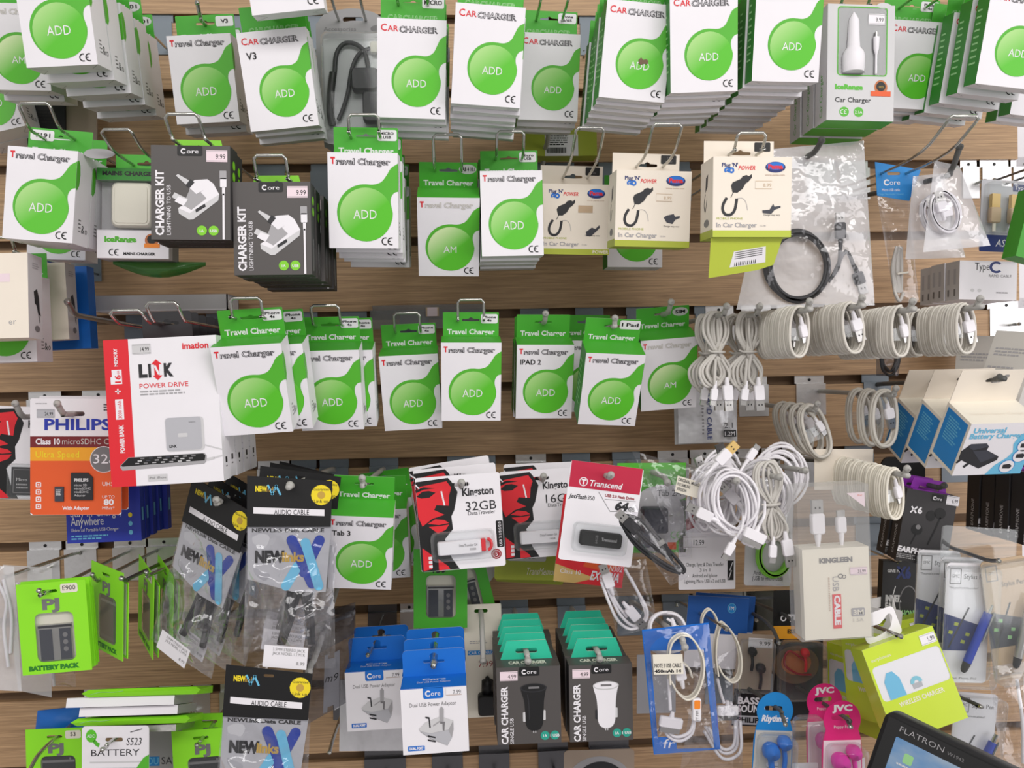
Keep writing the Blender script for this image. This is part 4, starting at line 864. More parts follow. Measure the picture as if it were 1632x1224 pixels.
def coil_row(px, py, d, n, k, lab, hl, roll=0, yaw=0, kinds=COILS, step=.026, bdx=0, bmat='plate', ext=.02, seed=0, hd=0, gap=None, fan=0):
    rg = random.Random(seed); M0 = place(px, py, d, roll, 0, yaw)
    top = M0 @ V((0, 0, .0232)) if True else None
    y = 0
    for i in range(n):
        Mi = Matrix.Translation((0, y, 0)) @ M0 @ Matrix.Rotation(R(rg.uniform(-5,5)+fan*i), 4, 'Z') @ Matrix.Rotation(R(rg.uniform(-3,3)), 4, 'Y') @ Matrix.Translation((0, 0, .0232))
        spawn(kinds[(i+seed) % len(kinds)], 'usb_cable', Mi, lab if i == 0 else f'{ORD[i]} coil from the front {lab.split(", ")[1]}', 'cable', 'coiled white cables on hooks')
        y += step*(1.6 if gap == i else 1)
    hook(M0 @ V((0, -.004, .0215)), k, hl, ext=ext, up=.008, kind='prong', wmat='prong', bmat=bmat, bdx=bdx)
coil_row(1275, 528, .285, 4, 5, 'front white cable coil, on the coil hook nearest the bundled cables', 'grey peg of the coil hook nearest the bundled cables', seed=0, yaw=8)
coil_row(1361, 522, .29, 5, 5, 'front cream cable coil, on the second coil hook from the bundled cables', 'grey peg of the second coil hook from the bundled cables', roll=-9, seed=1, yaw=8)
coil_row(1437, 528, .295, 5, 5, 'front white cable coil, on the third coil hook from the bundled cables', 'grey peg of the third coil hook from the bundled cables', roll=-4, seed=2, yaw=8)
coil_row(1541, 524, .30, 5, 5, 'front white cable coil, on the coil hook nearest the wall edge', 'grey peg of the coil hook nearest the wall edge', roll=-3, seed=3, yaw=8, gap=2)
coil_row(1299, 679, .16, 4, 6, 'tilted front cable coil, on the lower hook with bare metal bracket', 'chrome bracket hook with four hanging coils below', roll=-22, kinds=COILS2, step=.028, seed=0, bdx=-.013, yaw=5, fan=3)
coil_row(1412, 658, .19, 3, 6, 'front cable coil, on the lower hook near the battery charger cartons', 'chrome bracket hook near the battery charger cartons', roll=-3, kinds=COILS2, step=.032, seed=1, bdx=-.012, yaw=12, fan=3)
coil_row(1428, 786, .27, 6, 7, 'front thick cream coil, on the hook above the black earphone carton', 'grey peg above the black earphone carton', roll=-4, kinds=COILS3, step=.022, seed=0, yaw=15)
def bundle(seed=0, r=.0019):
    rg = random.Random(seed); b = MB()
    for i in range(6):
        o = (i-2.5)*.0028; w1 = .0075+rg.uniform(0,.006); w2 = .008+rg.uniform(0,.008); y = rg.uniform(-.004,.004)
        p = [(o*.4,y,-.042),(-w1*.8+o,y-.002,-.022),(-w1*.7+o,y,-.004),(o,y+.001,.004),(w1*.7+o,y+.002,-.004),(w1*.8+o,y,-.022),(o*.4,-y,-.042)]
        b.tube(smooth(p, 5), r, 'cable2', 6)
        p = [(o*.4,y,-.042),(-w2+o,y-.002,-.06),(-w2*.9+o,y-.003,-.072+rg.uniform(-.006,.003)),(o*1.5,y-.002,-.080+rg.uniform(-.008,.004)),(w2*.8+o,y,-.070),(w2*.7+o,y,-.058),(o*.4,-y,-.042)]
        b.tube(smooth(p, 5), r, 'cable2', 6)
    t_ = MB(); t_.tube([(.0085*math.cos(a), .006*math.sin(a), -.042) for a in [i*math.pi/8 for i in range(16)]], .0017, 'cable2', 6, closed=True); t_.tube([(-.008,-.005,-.042),(-.013,-.006,-.040)], .0012, 'cable2', 6)
    e_ = MB(); e_.tube(smooth([(.004,-.003,-.050),(.012,-.006,-.066),(.009,-.008,-.078)],4), r, 'cable2', 6); e_.tube(smooth([(-.003,-.003,-.05),(-.006,-.008,-.07),(-.006,-.008,-.082)],4), r, 'cable2', 6)
    return [('cord', b.mesh('cord')), ('tie', t_.mesh('tie')), ('cord_end', e_.mesh('cord_end')), plug_part('a', (.009,-.008,-.080), rot=-4), plug_part('m', (-.006,-.008,-.084), rot=8)]
BU = [bundle(0), bundle(1), bundle(2)]
for px, n_, sd, lab, hl in ((1143, 2, 0, 'front bundle of grey white cable, nearest the bright pale-ball carton', 'grey peg with the bundle nearest the bright pale-ball carton'), (1194, 2, 1, 'front bundle of grey white cable, between the other bundle and the coils', 'grey peg with the bundle beside the coils')):
    M0 = place(px, 503, .20, 0, 0, 0)
    for i in range(n_):
        spawn(BU[(i+sd) % 3], 'usb_cable', Matrix.Translation((-.001*i, .034*i, -.001*i)) @ M0 @ Matrix.Rotation(R(random.uniform(-8,8)), 4, 'Z'), lab if i == 0 else f'{ORD[i]} cable bundle, {lab.split(", ")[1]}', 'cable', 'bundled grey white cables')
    hook(M0 @ V((0, -.006, .0)), 5, hl, ext=.03, up=.008, kind='prong', wmat='prong')
def ringcoil(seed, a, bz, turns=7, m='cordclear', core=True, r=.00165, ends=('a','m')):
    rg = random.Random(seed); n = 28; pts = []
    for i in range(turns*n+1):
        t = 2*math.pi*i/n-math.pi/2; q = i//n
        if i % n == 0: ka, kb, ox, oz, oy = rg.uniform(.74,1.12), rg.uniform(.80,1.10), rg.uniform(-.006,.006), rg.uniform(-.005,.005), rg.uniform(-.010,.010)
        pts.append((a*ka*math.cos(t)+ox, oy+.002*math.sin(t*2+seed), bz*kb*math.sin(t)+oz))
    pts = [(V(pts[max(0,i-2)])+V(pts[max(0,i-1)])+V(pts[i])+V(pts[min(len(pts)-1,i+1)])+V(pts[min(len(pts)-1,i+2)]))/5 for i in range(len(pts))]
    b = MB(); b.tube(pts, r, 'white' if m == 'cordclear' else m, 7)
    t_ = MB()
    for i in range(2): t_.tube([(.0055*math.cos(q)+.0, -.004*0+.0075*math.sin(q), -bz-.001+.0015*i) for q in [j*math.pi/7 for j in range(14)]], .0013, 'ivory', 6, closed=True)
    e1, e2 = (-a*.9, -.008, bz*-.35), (a*.15, -.008, -bz*1.15)
    e_ = MB(); e_.tube(smooth([(0,-.005,-bz),(-a*.45,-.009,-bz*.75),e1],4), r, 'white', 7); e_.tube(smooth([(a*.3,-.003,-bz*.9),(a*.1,-.008,-bz*1.05),e2],4), r, 'white', 7)
    return [('cord', b.mesh('cord')), ('tie', t_.mesh('tie')), ('cord_end', e_.mesh('cord_end')), plug_part(ends[0], e1, rot=128, yaw=0), plug_part(ends[1], e2, rot=-55)]
GH = 'white cable loops in the tangled bunch'
hk = dict(kind='prong', wmat='prong')
spawn(ringcoil(1, .0255, .0355, 11), 'usb_cable', place(1163, 800, .26, -12, 0, -8), 'big glossy white cable loop at the front of the tangled bunch', 'cable', GH)
spawn(ringcoil(2, .028, .037, 9, ends=('m','a')), 'usb_cable', place(1142, 795, .225, -20, 8, 25), 'glossy cable loop lying behind the front loop of the tangle', 'cable', GH)
spawn(ringcoil(3, .027, .036, 10), 'usb_cable', place(1214, 788, .235, 8, 0, -18), 'glossy cable loop in the middle of the tangled bunch', 'cable', GH)
spawn(ringcoil(4, .030, .037, 9, ends=('a','a')), 'usb_cable', place(1236, 762, .19, 14, 4, -22), 'glossy cable loop spreading widest, right of the tangle', 'cable', GH)
spawn(ringcoil(5, .026, .032, 9), 'usb_cable', place(1148, 765, .19, 30, 0, 18), 'cable loop at the back of the tangle near the clear bag', 'cable', GH)
spawn(bundle(5, .0016), 'usb_cable', place(1224, 742, .268, -6), 'narrow tied cream cable hanging on the tangled bunch', 'cable', GH)
for px, py, kk, rot, d, lab, bodym in ((1143, 738, 'a', 225, .275, 'white plug cable with a gilt tip poking up out of the tangle', 'brass'), (1160, 748, 'a', 160, .25, 'white plug cable poking up beside the gilt one', 'gunmetal'), (1192, 733, 'm', 215, .26, 'white small plug cable standing above the tangle', 'plate'), (1206, 846, 'd', 25, .285, 'wide white plug cable hanging below the tangle', 'plate'), (1168, 866, 'm', 30, .28, 'small white plug cable hanging lowest, left in the tangle', 'plate')):
    kw = dict(metal=bodym) if kk == 'a' else {}
    M = place(px, py, d); c_ = MB(); q = V((math.sin(R(rot)), 0, math.cos(R(rot)))); c_.tube(smooth([q*.006, q*.02, q*.03+V((.006,.03,-.004 if rot > 100 else .006)), q*.035+V((.01,.05,0))],4), .0016, 'white', 7)
    spawn([plug_part(kk, (0,0,0), rot=rot, **kw), ('cord', c_.mesh('cord'))], 'usb_cable', M, lab, 'cable', GH)
for px, py, d, lab in ((1170, 766, .27, 'grey peg through the front loop of the tangle'), (1236, 760, .285, 'grey peg through the middle of the tangle'), (1276, 750, .25, 'grey peg at the far side of the tangle')):
    hook(at(px-12, py-3, d-.03), 7, lab, ext=.035, up=.002, kind='prong', wmat='prong', bmat='plate')
# ------------------------------------------------------------------ bags
def bag_parts(W, H, puff, m, seed, crinkle=.004, shape=None, nx=14, ny=18):
    b = MB(); b.pillow(W, H, puff, m, seed, nx, ny, crinkle, shape); return ('bag', b.mesh('bag'), 'clear plastic bag')
def loop_cord(cx, cz, a, bz, turns, r, m, seed=0, y=.0):
    rg = random.Random(seed); b = MB()
    for i in range(turns):
        ka, kb = 1+rg.uniform(-.10,.06), 1+rg.uniform(-.08,.05); ox, oz = rg.uniform(-.0015,.0015), rg.uniform(-.0015,.0015)
        b.tube([(cx+ox+a*ka*math.cos(t), y+rg.uniform(-.003,.003)*0+(i % 3-1)*.0022, cz+oz+bz*kb*math.sin(t)) for t in [j*math.pi/20 for j in range(40)]], r, m, 7, closed=True)
    return b
# black cable in the big clear bag
c = at(1285, 425, .235); s_ = mpp(.235); M = place(1285, 380, .235)
Q = lambda x, y: ((x-1285)*s_, (380-y)*s_)
TL, TR, BR, BL = Q(1228,236), Q(1380,220), Q(1400,488), Q(1170,496)
quad = lambda a, b_, c_, d_: (lambda u, t: tuple((1-t)*((1-u)*a[i]+u*b_[i])+t*((1-u)*d_[i]+u*c_[i]) for i in (0,1)))
cb = loop_cord(*Q(1272,426), .0345, .0385, 9, .0024, 'dark', 3); q1, q2 = Q(1340,372), Q(1376,446)
e_ = MB(); e_.tube(smooth([(*Q(1322,450)[:1],0,Q(0,450)[1]), (Q(1337,0)[0],-.003,Q(0,425)[1]), (q1[0],-.003,q1[1]-.012)],4), .0022, 'dark', 7); e_.tube(smooth([(Q(1330,0)[0],0,Q(0,440)[1]), (Q(1352,0)[0],.002,Q(0,400)[1]), (q2[0]-.006,.001,q2[1]+.012)],4), .0022, 'dark', 7)
spawn([('cord', cb.mesh('cord'), 'thick black cable coil'), ('cord_end', e_.mesh('cord_end')), plug_part('a', (q1[0],-.003,q1[1]-.006), rot=178, body='dark'), plug_part('a', (q2[0]-.004,.001,q2[1]+.008), rot=-20, body='dark', L=.014), bag_parts(1,1,.022,'bagmilk',1,.005,quad(TL,TR,BR,BL),20,26)], 'bagged_cable', M, 'big milky bag holding a thick coil of black cable', 'bagged cable', 'bagged cables')
hook(at(1283, 252, .225), 3, 'thick grey peg rising out of the big milky cable bag', ext=.045, up=.008, kind='prong', wmat='wiredark')
# blue topped cable bag
s_ = mpp(.2); Q = lambda x, y: ((x-1432)*s_, (300-y)*s_); M = place(1432, 300, .2, -1)
h_ = MB(); F = Fr((Q(1392,0)[0],0,Q(0,257)[1]), (80*s_,0,0), (0,0,-64*s_), 1392,257,1472,321)
h_.panel(F, [(1393,257),(1470,270),(1450,321),(1396,312)], [slot(1424, 276, 22, 5)], .0006, 'blue2', 'blue2')
core_logo(h_, F, 1403, 280, 1440, 299, 'blue2', 1); h_.text(F, 'Micro USB cable', 1404, 305, 4.5, 'white', 2, wd=30); h_.text(F, 'Charge / Data transfer / Universal', 1398, 311, 3, 'sky', 2, wd=42)
lc = MB()
for i in range(7): lc.tube(smooth([(Q(1424+i*2.5,0)[0],.001*i,Q(0,470)[1]),(Q(1420+i*2.6,0)[0],.001*(i%3),Q(0,430)[1]),(Q(1428+i*2,0)[0],.001*i,Q(0,395)[1])],4), .0019, 'cable2', 6)
lc.tube(smooth([(Q(1424,0)[0],.0,Q(0,470)[1]),(Q(1432,0)[0],.001,Q(0,484)[1]),(Q(1440,0)[0],.002,Q(0,470)[1])],5), .0019, 'cable2', 6); lc.tube([(Q(1426,0)[0],-.003,Q(0,440)[1]),(Q(1444,0)[0],-.003,Q(0,438)[1])], .0014, 'ivory', 6)
spawn([('header_card', h_.mesh('header_card'), 'blue header card'), ('cord', lc.mesh('cord'), 'tied grey white cable'), bag_parts(1,1,.016,'bag',2,.004,quad(Q(1396,314),Q(1450,320),Q(1464,484),Q(1424,488)),12,18)], 'bagged_cable', M, 'narrow clear bag of cable under a blue header card', 'bagged cable', 'bagged cables')
hook(M @ V((Q(1424,0)[0],0,Q(0,276)[1])), 3, 'long wire loop reaching far out through the blue header card', ext=.14, up=.022, bmat='plate')
# milky bag with white coil, and the bag behind it
for nm, d, qd, sd, cxy, lab in (('f', .26, ((1488,254),(1530,262),(1584,392),(1470,404)), 4, (1505,336), 'milky bag with a white oval cable coil and square code'), ('b', .215, ((1452,280),(1500,275),(1542,412),(1440,416)), 5, (1490,345), 'milky bag behind the one with the white oval coil')):
    s_ = mpp(d); Q = lambda x, y: ((x-1505)*s_, (335-y)*s_); M = place(1505, 335, d, 0)
    cc = Q(*cxy); cord = loop_cord(0, 0, .0155, .0225, 7, .0015, 'white', sd); xf(cord, Matrix.Translation((cc[0],0,cc[1])) @ Matrix.Rotation(R(-18), 4, 'Y'))
    lab_ = MB(); F = Fr((cc[0]-.006,-.0045,cc[1]+.006), (.011,0,.003), (.003,0,-.014), 0,0,10,13); lab_.rect(F,0,0,10,13,'white',0)
    ps = [('cord', cord.mesh('cord'), 'white oval cable coil'), plug_part('a', (cc[0]-.003,-.002,cc[1]-.002), rot=165, L=.012), ('label_tag', lab_.mesh('label_tag'), 'white tag')]
    spawn(ps+[bag_parts(1,1,.02,'bagmilk',sd,.005,quad(*[Q(*p) for p in qd]),16,20)], 'bagged_cable', M, lab, 'bagged cable', 'bagged cables')
hook(at(1493, 285, .235), 3, 'dark bent peg through the milky bag with the white coil', ext=.045, up=.024, kind='prong', wmat='wiredark', bmat='plate')
# bag with flash white cable under the red card, black cable bag, bag header with printed strip
def cable_bag(px, py, d, qd, cords, plugs, lab, m='bag', seed=1, puff=.015, extra=(), roll=0, dark='white'):
    s_ = mpp(d); Q = lambda x, y: ((x-px)*s_, (py-y)*s_); M = place(px, py, d, roll); b = MB()
    for i, c_ in enumerate(cords):
        pts = [(Q(x,y)[0], .002*((i % 3)-1), Q(x,y)[1]) for x, y in c_]
        b.tube(smooth(pts, 6), .0019, dark, 7)
    ps = [('cord', b.mesh('cord'), f'{"black" if dark in ("dark","black") else "white"} cable')]
    for kk, x, y, rot in plugs: ps.append(plug_part(kk, (Q(x,y)[0], -.003, Q(x,y)[1]), rot=rot, body=dark))
    for e in extra: ps.append(e(Q))
    ps.append(bag_parts(1,1,puff,m,seed,.0045,quad(*[Q(*p) for p in qd]),16,20))
    return spawn(ps, 'bagged_cable', M, lab, 'bagged cable', 'bagged cables')
cable_bag(990, 950, .2, ((950,900),(1030,890),(1050,1000),(985,1015)), [[(957,925),(970,960),(985,990),(1005,1003),(1025,995),(1032,975),(1015,940),(995,905)],[(962,922),(975,955),(990,982),(1010,998),(1030,985),(1022,955),(1005,920)],[(968,935),(985,965),(1000,985)]], [('a',1000,968,-40),('a',972,935,160)], 'clear bag of white cable hanging below the red golden card', seed=7)
cable_bag(1040, 868, .285, ((985,822),(1010,800),(1100,920),(1070,935)), [[(1088,912),(1062,900),(1020,870),(992,838),(988,826),(1000,820),(1025,832),(1060,870),(1090,905),(1088,915)],[(1086,915),(1060,905),(1012,868),(990,832),(996,824),(1012,826)],[(1005,838),(1028,860),(1060,885),(1085,908)]], [('a',1014,846,135),('m',1066,886,150)], 'small clear bag holding an oval of black cable', seed=9, dark='dark')
def strip(Q):
    b = MB(); p0 = Q(1008,716); b.panel(Fr((p0[0],-.004,p0[1]), (Q(1125,0)[0]-p0[0],0,Q(0,752)[1]-p0[1]), (Q(1000,0)[0]-p0[0],0,Q(0,758)[1]-p0[1]), 0,0,100,40), [(0,0),(100,0),(100,40),(0,40)], [], .0003, 'bag'); return ('bag_top', b.mesh('bag_top'))
def note(Q):
    b = MB(); p0 = Q(1077,756); F = Fr((p0[0],-.0075,p0[1]), (Q(1124,0)[0]-p0[0],0,Q(0,770)[1]-p0[1]), (Q(1072,0)[0]-p0[0],0,Q(0,782)[1]-p0[1]), 0,0,100,60); b.panel(F,[(0,0),(100,0),(100,60),(0,60)],[],.0003,'ivory')
    for i, (t, wd) in enumerate((('ORIGINAL MICRO USB',92),('FOR SAMSUNG',44),('VERSION',34))): b.text(F, t, 4, 17+17*i, 11, 'dark', 1, wd=wd, bold=.02)
    return ('paper_note', b.mesh('paper_note'), 'cream note with black capitals')
# green window bag with a black travel plug
def greenpack(Q):
    b = MB(); p0 = Q(985,738); F = Fr((p0[0],.010,p0[1]), (Q(1100,0)[0]-p0[0],0,0), (0,0,Q(0,885)[1]-p0[1]), 985,738,1100,885)
    b.panel(F, [(985,738),(1098,738),(1098,885),(985,885)], [], .0008, 'green'); b.disc(F, 1050, 830, 46, 'pale', 1, ry=54); b.poly(F, rrect(1042,774,1100,798,11), 'pale', 2); b.text(F, 'Tab 2A', 1050, 792, 10, 'dark', 3, wd=40); b.ce(F, 1082, 856, 12, 'tgreen'); b.rect(F, 1068, 868, 1082, 880, 'orange', 2); return ('card', b.mesh('card'), 'green card')
def blackplug(Q):
    b = MB(); p0 = Q(1022,808); p1 = Q(1062,848); b.bev(p0[0], p1[0], -.012, .008, p1[1], p0[1], 'battery', .003); p2, p3 = Q(1018,848), Q(1034,872); b.bev(p2[0], p3[0], -.008, .006, p3[1], p2[1]+.002, 'battery', .002); q = Q(1062,822); b.tube([(q[0],-.002,q[1]),(q[0]+.007,-.002,q[1])], .0008, 'silver', 6); return ('charger', b.mesh('charger'), 'dark grey travel plug')
cable_bag(1045, 815, .17, ((990,745),(1100,748),(1105,890),(985,888)), [[(1040,870),(1050,880),(1060,872)]], [], 'clear bag with a green card and dark grey travel plug', seed=11, extra=(greenpack, blackplug), dark='dark', puff=.03)
cable_bag(1090, 790, .235, ((1004,716),(1128,752),(1140,850),(1070,850)), [[(1110,830),(1125,845),(1135,820)]], [], 'clear bag with a cream note of black capitals', seed=12, extra=(note,), puff=.012)
hook(at(1052, 757, .2), 7, 'grey ball peg through the green card bag', ext=.035, up=-.004, kind='prong', wmat='prong')
# card sheets behind the tangle
def art(b, F):
    b.rect(F, 2, 2, 96, 42, 'bag', 1)
    for i, (t, wd) in enumerate((('Charge, Sync & Data Transfer', 66), ('3 in 1', 18), ('Android and iphone', 44), ('Lightning, Micro USB x 2 and USB', 72))): b.text(F, t, 46, 74+6.2*i, 4, 'dark', 2, wd=wd, al='c')
    b.rect(F, 86, 68, 97, 90, 'black', 1); b.line(F, [(95,70),(90,79),(93,79),(88,89)], 1.2, 'white', 2)
    b.poly(F, [(12,22),(26,16),(30,30),(14,34)], 'dred', 2); price(b, F, 8, 40, 48, 54, '12.99', m='white')
ps, F = colour_card(.0695, .108, 2, 'white', art)
spawn(ps, 'cable_card', place(1127, 868, .16, 0), 'white cable card with lightning emblem below the tangle', 'cable card', 'boxed and carded cables')
def art(b, F): b.text(F, 'Android Charger', 50, 90, 4, 'dark', 2, wd=62, al='c'); b.text(F, '(USB to micro USB)', 50, 95, 4, 'dark', 2, wd=66, al='c')
ps, F = colour_card(.055, .125, 4, 'pale', art)
gc = loop_cord(0, 0, .0185, .0235, 7, .0022, 'vgreen', 5); xf(gc, Matrix.Translation((.004,-.006,-.026))); gc.tube([(-.001,-.006,-.004),(.001,-.006,.024)], .0022, 'vgreen', 7)
spawn(ps+[('cord', gc.mesh('cord'), 'bright green cable coil'), bag_parts(.057,.127,.018,'bag',14)], 'cable_card', place(1226, 848, .2, 2), 'card with a bright green cable coil beside the clear cable box', 'cable card', 'boxed and carded cables')
# silver rapid cable sachet
def sachet():
    b = MB(); W, H = .077, .098; b.pillow(W, H, .012, 'foil', 21, 14, 18, .003)
    p = MB(); F = front(W, H, 1090, 620, 1410, 985, y=-.0082)
    p.text(F, 'RAPID CABLE', 1238, 748, 26, 'navy', 1, wd=220, rot=-90, bold=.01); fineprint(p, F, 1210, 750, 1222, 950, 12, 'grey'); p.text(F, '2.1', 1330, 915, 26, 'dark', 1, wd=46); p.rect(F, 1326, 925, 1394, 958, 'dark', 1); p.text(F, '1.2M', 1332, 952, 20, 'white', 2, wd=54); p.rect(F, 1190, 640, 1335, 684, 'navy', 1); p.text(F, 'Asia', 1200, 674, 26, 'white', 2, wd=110); p.text(F, '3', 1270, 758, 24, 'dark', 1)
    return [('sachet', b.mesh('sachet')), ('printing', p.mesh('printing'), 'dark blue printing')]
spawn(sachet(), 'cable_sachet', place(1127, 645, .085, -1.5), 'silver sachet printed RAPID CABLE below the bundled cables', 'bagged cable', 'bagged cables')
spawn(sachet(), 'cable_sachet', place(1120, 648, .06, -1.5), 'silver sachet behind the one printed RAPID CABLE', 'bagged cable', 'bagged cables')
cable_bag(1425, 572, .09, ((1395,545),(1440,548),(1432,600),(1395,600)), [[(1400,560),(1405,590),(1420,598),(1432,575),(1425,552),(1408,552),(1402,575),(1415,592)],[(1404,562),(1408,585),(1420,592),(1428,572),(1420,556)]], [], 'dark bag of black cable behind the coils', m='bagdark', seed=15, dark='dark')
# ------------------------------------------------------------------ silver cable packs with black headers
def newlink(low=False):
    W, H = .086, .2; b = MB(); F = front(W, H, 398, 760, 530, 1067)
    hd = MB(); F.o.y = -.003; hd.panel(F, [(398,762),(530,770),(528,842),(398,842)], [slot(464, 776, 16, 5)], .0012, 'black', 'black')
    hd.text(F, 'NEW', 411, 786, 8, 'yellow', 1, wd=18, bold=.05); hd.text(F, 'link', 428, 787, 8, 'gold', 1, wd=14); 
    for x, a in ((434,-25),(440,25),(446,-20)): hd.line(F, [(x-4,776),(x+4,792)] if a < 0 else [(x+4,776),(x-4,792)], 3, 'sky', 1)
    hd.disc(F, 513, 792, 16, 'yellow', 1, n=16); hd.disc(F, 513, 792, 6, 'gold', 2, n=14); hd.text(F, 'Link up', 502, 804, 5, 'dark', 2, wd=22); hd.text(F, 'Guarantee', 501, 785, 4, 'dark', 2, wd=24)
    hd.poly(F, [(408,811),(518,815),(518,825),(408,821)], 'white', 1); hd.text(F, 'AUDIO CABLE', 440, 823, 8, 'dark', 2, wd=54)
    F.o.y = 0; bd = MB(); bd.panel(F, [(398,842),(528,842),(520,946),(470,946),(398,925)], [], .0012, 'silvercard', 'silvercard')
    bd.text(F, 'NEWLink Data CABLE', 405, 851, 5.5, 'dark', 1, wd=112, bold=.04)
    def cap(x0,y0,x1,y1,wd,m,l):
        d = V((x1-x0,y1-y0)).normalized(); n_ = V((-d.y,d.x))*wd/2; a = math.degrees(math.atan2(n_.y,n_.x))
        o = [(x1+n_.x*c+d.x*s_*wd/2*0+0, 0) for c, s_ in ()]
        pts = [(x0+wd/2*math.cos(R(t)), y0+wd/2*math.sin(R(t))) for t in range(int(a), int(a)+181, 20)]+[(x1+wd/2*math.cos(R(t)), y1+wd/2*math.sin(R(t))) for t in range(int(a)+180, int(a)+361, 20)]
        bd.poly(F, pts, m, l)
    cap(467,864,499,932,17,'deep',3); cap(510,864,486,915,16,'deep',1); cap(488,868,509,936,15,'sky',4); cap(476,905,458,936,15,'sky',2)
    bd.text(F, 'NEW', 410, 898, 17, 'dark', 4, wd=46, bold=.06); bd.text(F, 'links', 452, 897, 14, 'gold', 4, wd=34, bold=.04)
    rg = random.Random(3); cd_ = MB(); u = lambda x, y: F.p(x, y)
    for i in range(12):
        x0 = 462+i*2.6; x1 = 446+i*1.3 if i < 7 else 486+i*1.2; a, b_, c_ = u(x0, 948), u((x0+x1)/2+3, 985), u(x1, 1030)
        cd_.tube(smooth([a+V((0,.004+.0015*(i%3),0)), b_+V((0,.003+.002*(i%2),0)), c_+V((0,.004,0))], 4), .0023, 'dark', 6)
    lb = MB(); G = Fr(u(430,1022)+V((0,-.014,0)), u(497,1028)-u(430,1022), u(427,1056)-u(430,1022), 0,0,100,54); lb.panel(G, [(0,0),(100,0),(100,54),(0,54)], [], .0004, 'white'); lb.text(G, '3.5MM STEREO JACK', 20, 12, 7, 'grey', 1, wd=74); lb.text(G, 'JACK NICKEL 1.2 MTR', 20, 22, 7, 'grey', 1, wd=74); lb.text(G, '8.99', 76, 44, 8, 'grey', 1)
    b.pillow(1, 1, .014, 'bagshine', 31, 34, 48, .016, lambda s, t: ((s-.5)*W*(1.02+.07*t), H/2-.054-t*(H-.054)))
    return [('header_card', hd.mesh('header_card'), 'black header card'), ('inner_card', bd.mesh('inner_card'), 'silver card with crossed blue strokes'), ('cord', cd_.mesh('cord'), 'black cables'), ('sticker', lb.mesh('sticker'), 'white sticker'), bag_p(b)]
def bag_p(b): return ('bag', b.mesh('bag'), 'crinkled clear bag')
NL = newlink(); GN = 'silver and black audio cable packs'
M = place(462, 911, .285, 0.5); spawn(NL, 'cable_pack', M, 'crinkled audio cable pack with black header, at the front', 'cable pack', GN)
hook(M @ V((.002, 0, .0885)), 7, 'grey ball peg of the front audio cable packs', ext=.012, up=.002, kind='prong', wmat='prong')
for i, (px, py, d, r_) in enumerate(((468, 893, .245, 5), (474, 884, .205, 8), (480, 878, .165, 11))):
    spawn(NL, 'cable_pack', place(px, py, d, r_), f'{ORD[i+1]} audio cable pack fanned out behind the front one', 'cable pack', GN)
M = place(420, 1216, .30, 4); spawn(NL, 'cable_pack', M, 'audio cable pack cut by the lower edge under the front pack', 'cable pack', GN)
for i, (px, py, d, r_, yw) in enumerate(((322, 918, .235, 19, -28), (338, 912, .20, 17, -30), (352, 906, .165, 16, -32))):
    M = place(322, 918, .235, 19, 0, -28) @ Matrix.Translation((.002*i, .024*i, 0)); spawn(NL, 'cable_pack', M, ('slanting audio cable pack beside the green battery packs', 'slanting audio cable pack in the middle of the leaning three', 'slanting audio cable pack closest to the upright ones')[i], 'cable pack', GN)
    if i == 0: hook(M @ V((0,0,.088)), 7, 'grey peg of the slanting audio cable packs', ext=.02, up=.004, kind='prong', wmat='prong', bmat='plate')
# ------------------------------------------------------------------ grey blister with a black charger, top row
def clamshell():
    W, H = .082, .152; b = MB(); F = front(W, H, 405, 45, 800, 860)
    out = [(q.x,q.y) for q in smooth([(410,200),(420,130),(470,70),(560,50),(600,46),(660,52),(740,80),(790,150),(800,220),(800,760),(780,830),(700,860),(500,860),(430,830),(410,760)], 3, True)]
    b.panel(F, out, [slot(610, 112, 110, 30)], .0012, 'mid', 'mid'); b.text(F, 'Accessories', 452, 180, 24, 'grey', 1, wd=172); b.disc(F, 748, 168, 46, 'grey', 1, ry=24); b.poly(F, rrect(448, 225, 790, 770, 12), 'pale', 1)
    ch = MB(); p0, p1 = F.p(600, 560), F.p(740, 430); ch.bev(p0.x, p1.x, -.018, -.001, p0.z, p1.z, 'dark', .004); p0, p1 = F.p(655, 745), F.p(760, 560); ch.bev(p0.x, p1.x, -.014, -.002, p0.z, p1.z, 'dark', .004)
    co = MB(); u = lambda x, y: F.p(x, y)+V((0,-.006,0)); co.tube(smooth([u(690,430),u(670,320),u(620,270),u(560,270),u(520,330),u(508,440)],5), .0026, 'dark', 8); co.tube(smooth([u(700,295),u(640,330),u(600,420),u(575,560),u(545,660),u(520,720)],5), .0024, 'dark', 8)
    sp = MB(); sp.tube(smooth([u(500,440),u(485,560),u(480,680),u(490,750)],4), [.0042]*13, 'black', 10)
    wp = MB(); p0, p1 = F.p(702, 328), F.p(790, 262); wp.bev(p0.x, p1.x, -.010, -.002, p0.z, p1.z, 'ivory', .002)
    sh = MB(); p0, p1 = F.p(446, 800), F.p(795, 220); sh.bev(p0.x, p1.x, -.022, -.0002, p0.z, p1.z, 'clear', .008)
    return [('backing_card', b.mesh('backing_card')), ('charger', ch.mesh('charger'), 'black car charger'), ('cord', co.mesh('cord'), 'black cord'), ('coiled_cord', sp.mesh('coiled_cord'), 'black coiled cord'), ('connector', wp.mesh('connector'), 'cream connector'), ('blister', sh.mesh('blister'), 'clear blister shell')]
M = place(563, 122, .20, -1.5); stack(clamshell(), 'charger_blister_pack', M, 3, .024, 'grey blister pack with a black car charger beside the MICRO carton', 'blister pack', '# grey blister pack behind the one beside the MICRO carton', 'grey blister packs', step=.03, drift=(.002,-.002))
hook(M @ V((.001, 0, .0625)), 1, 'wire loop coming down to the grey blister packs', ext=.10, up=.02)
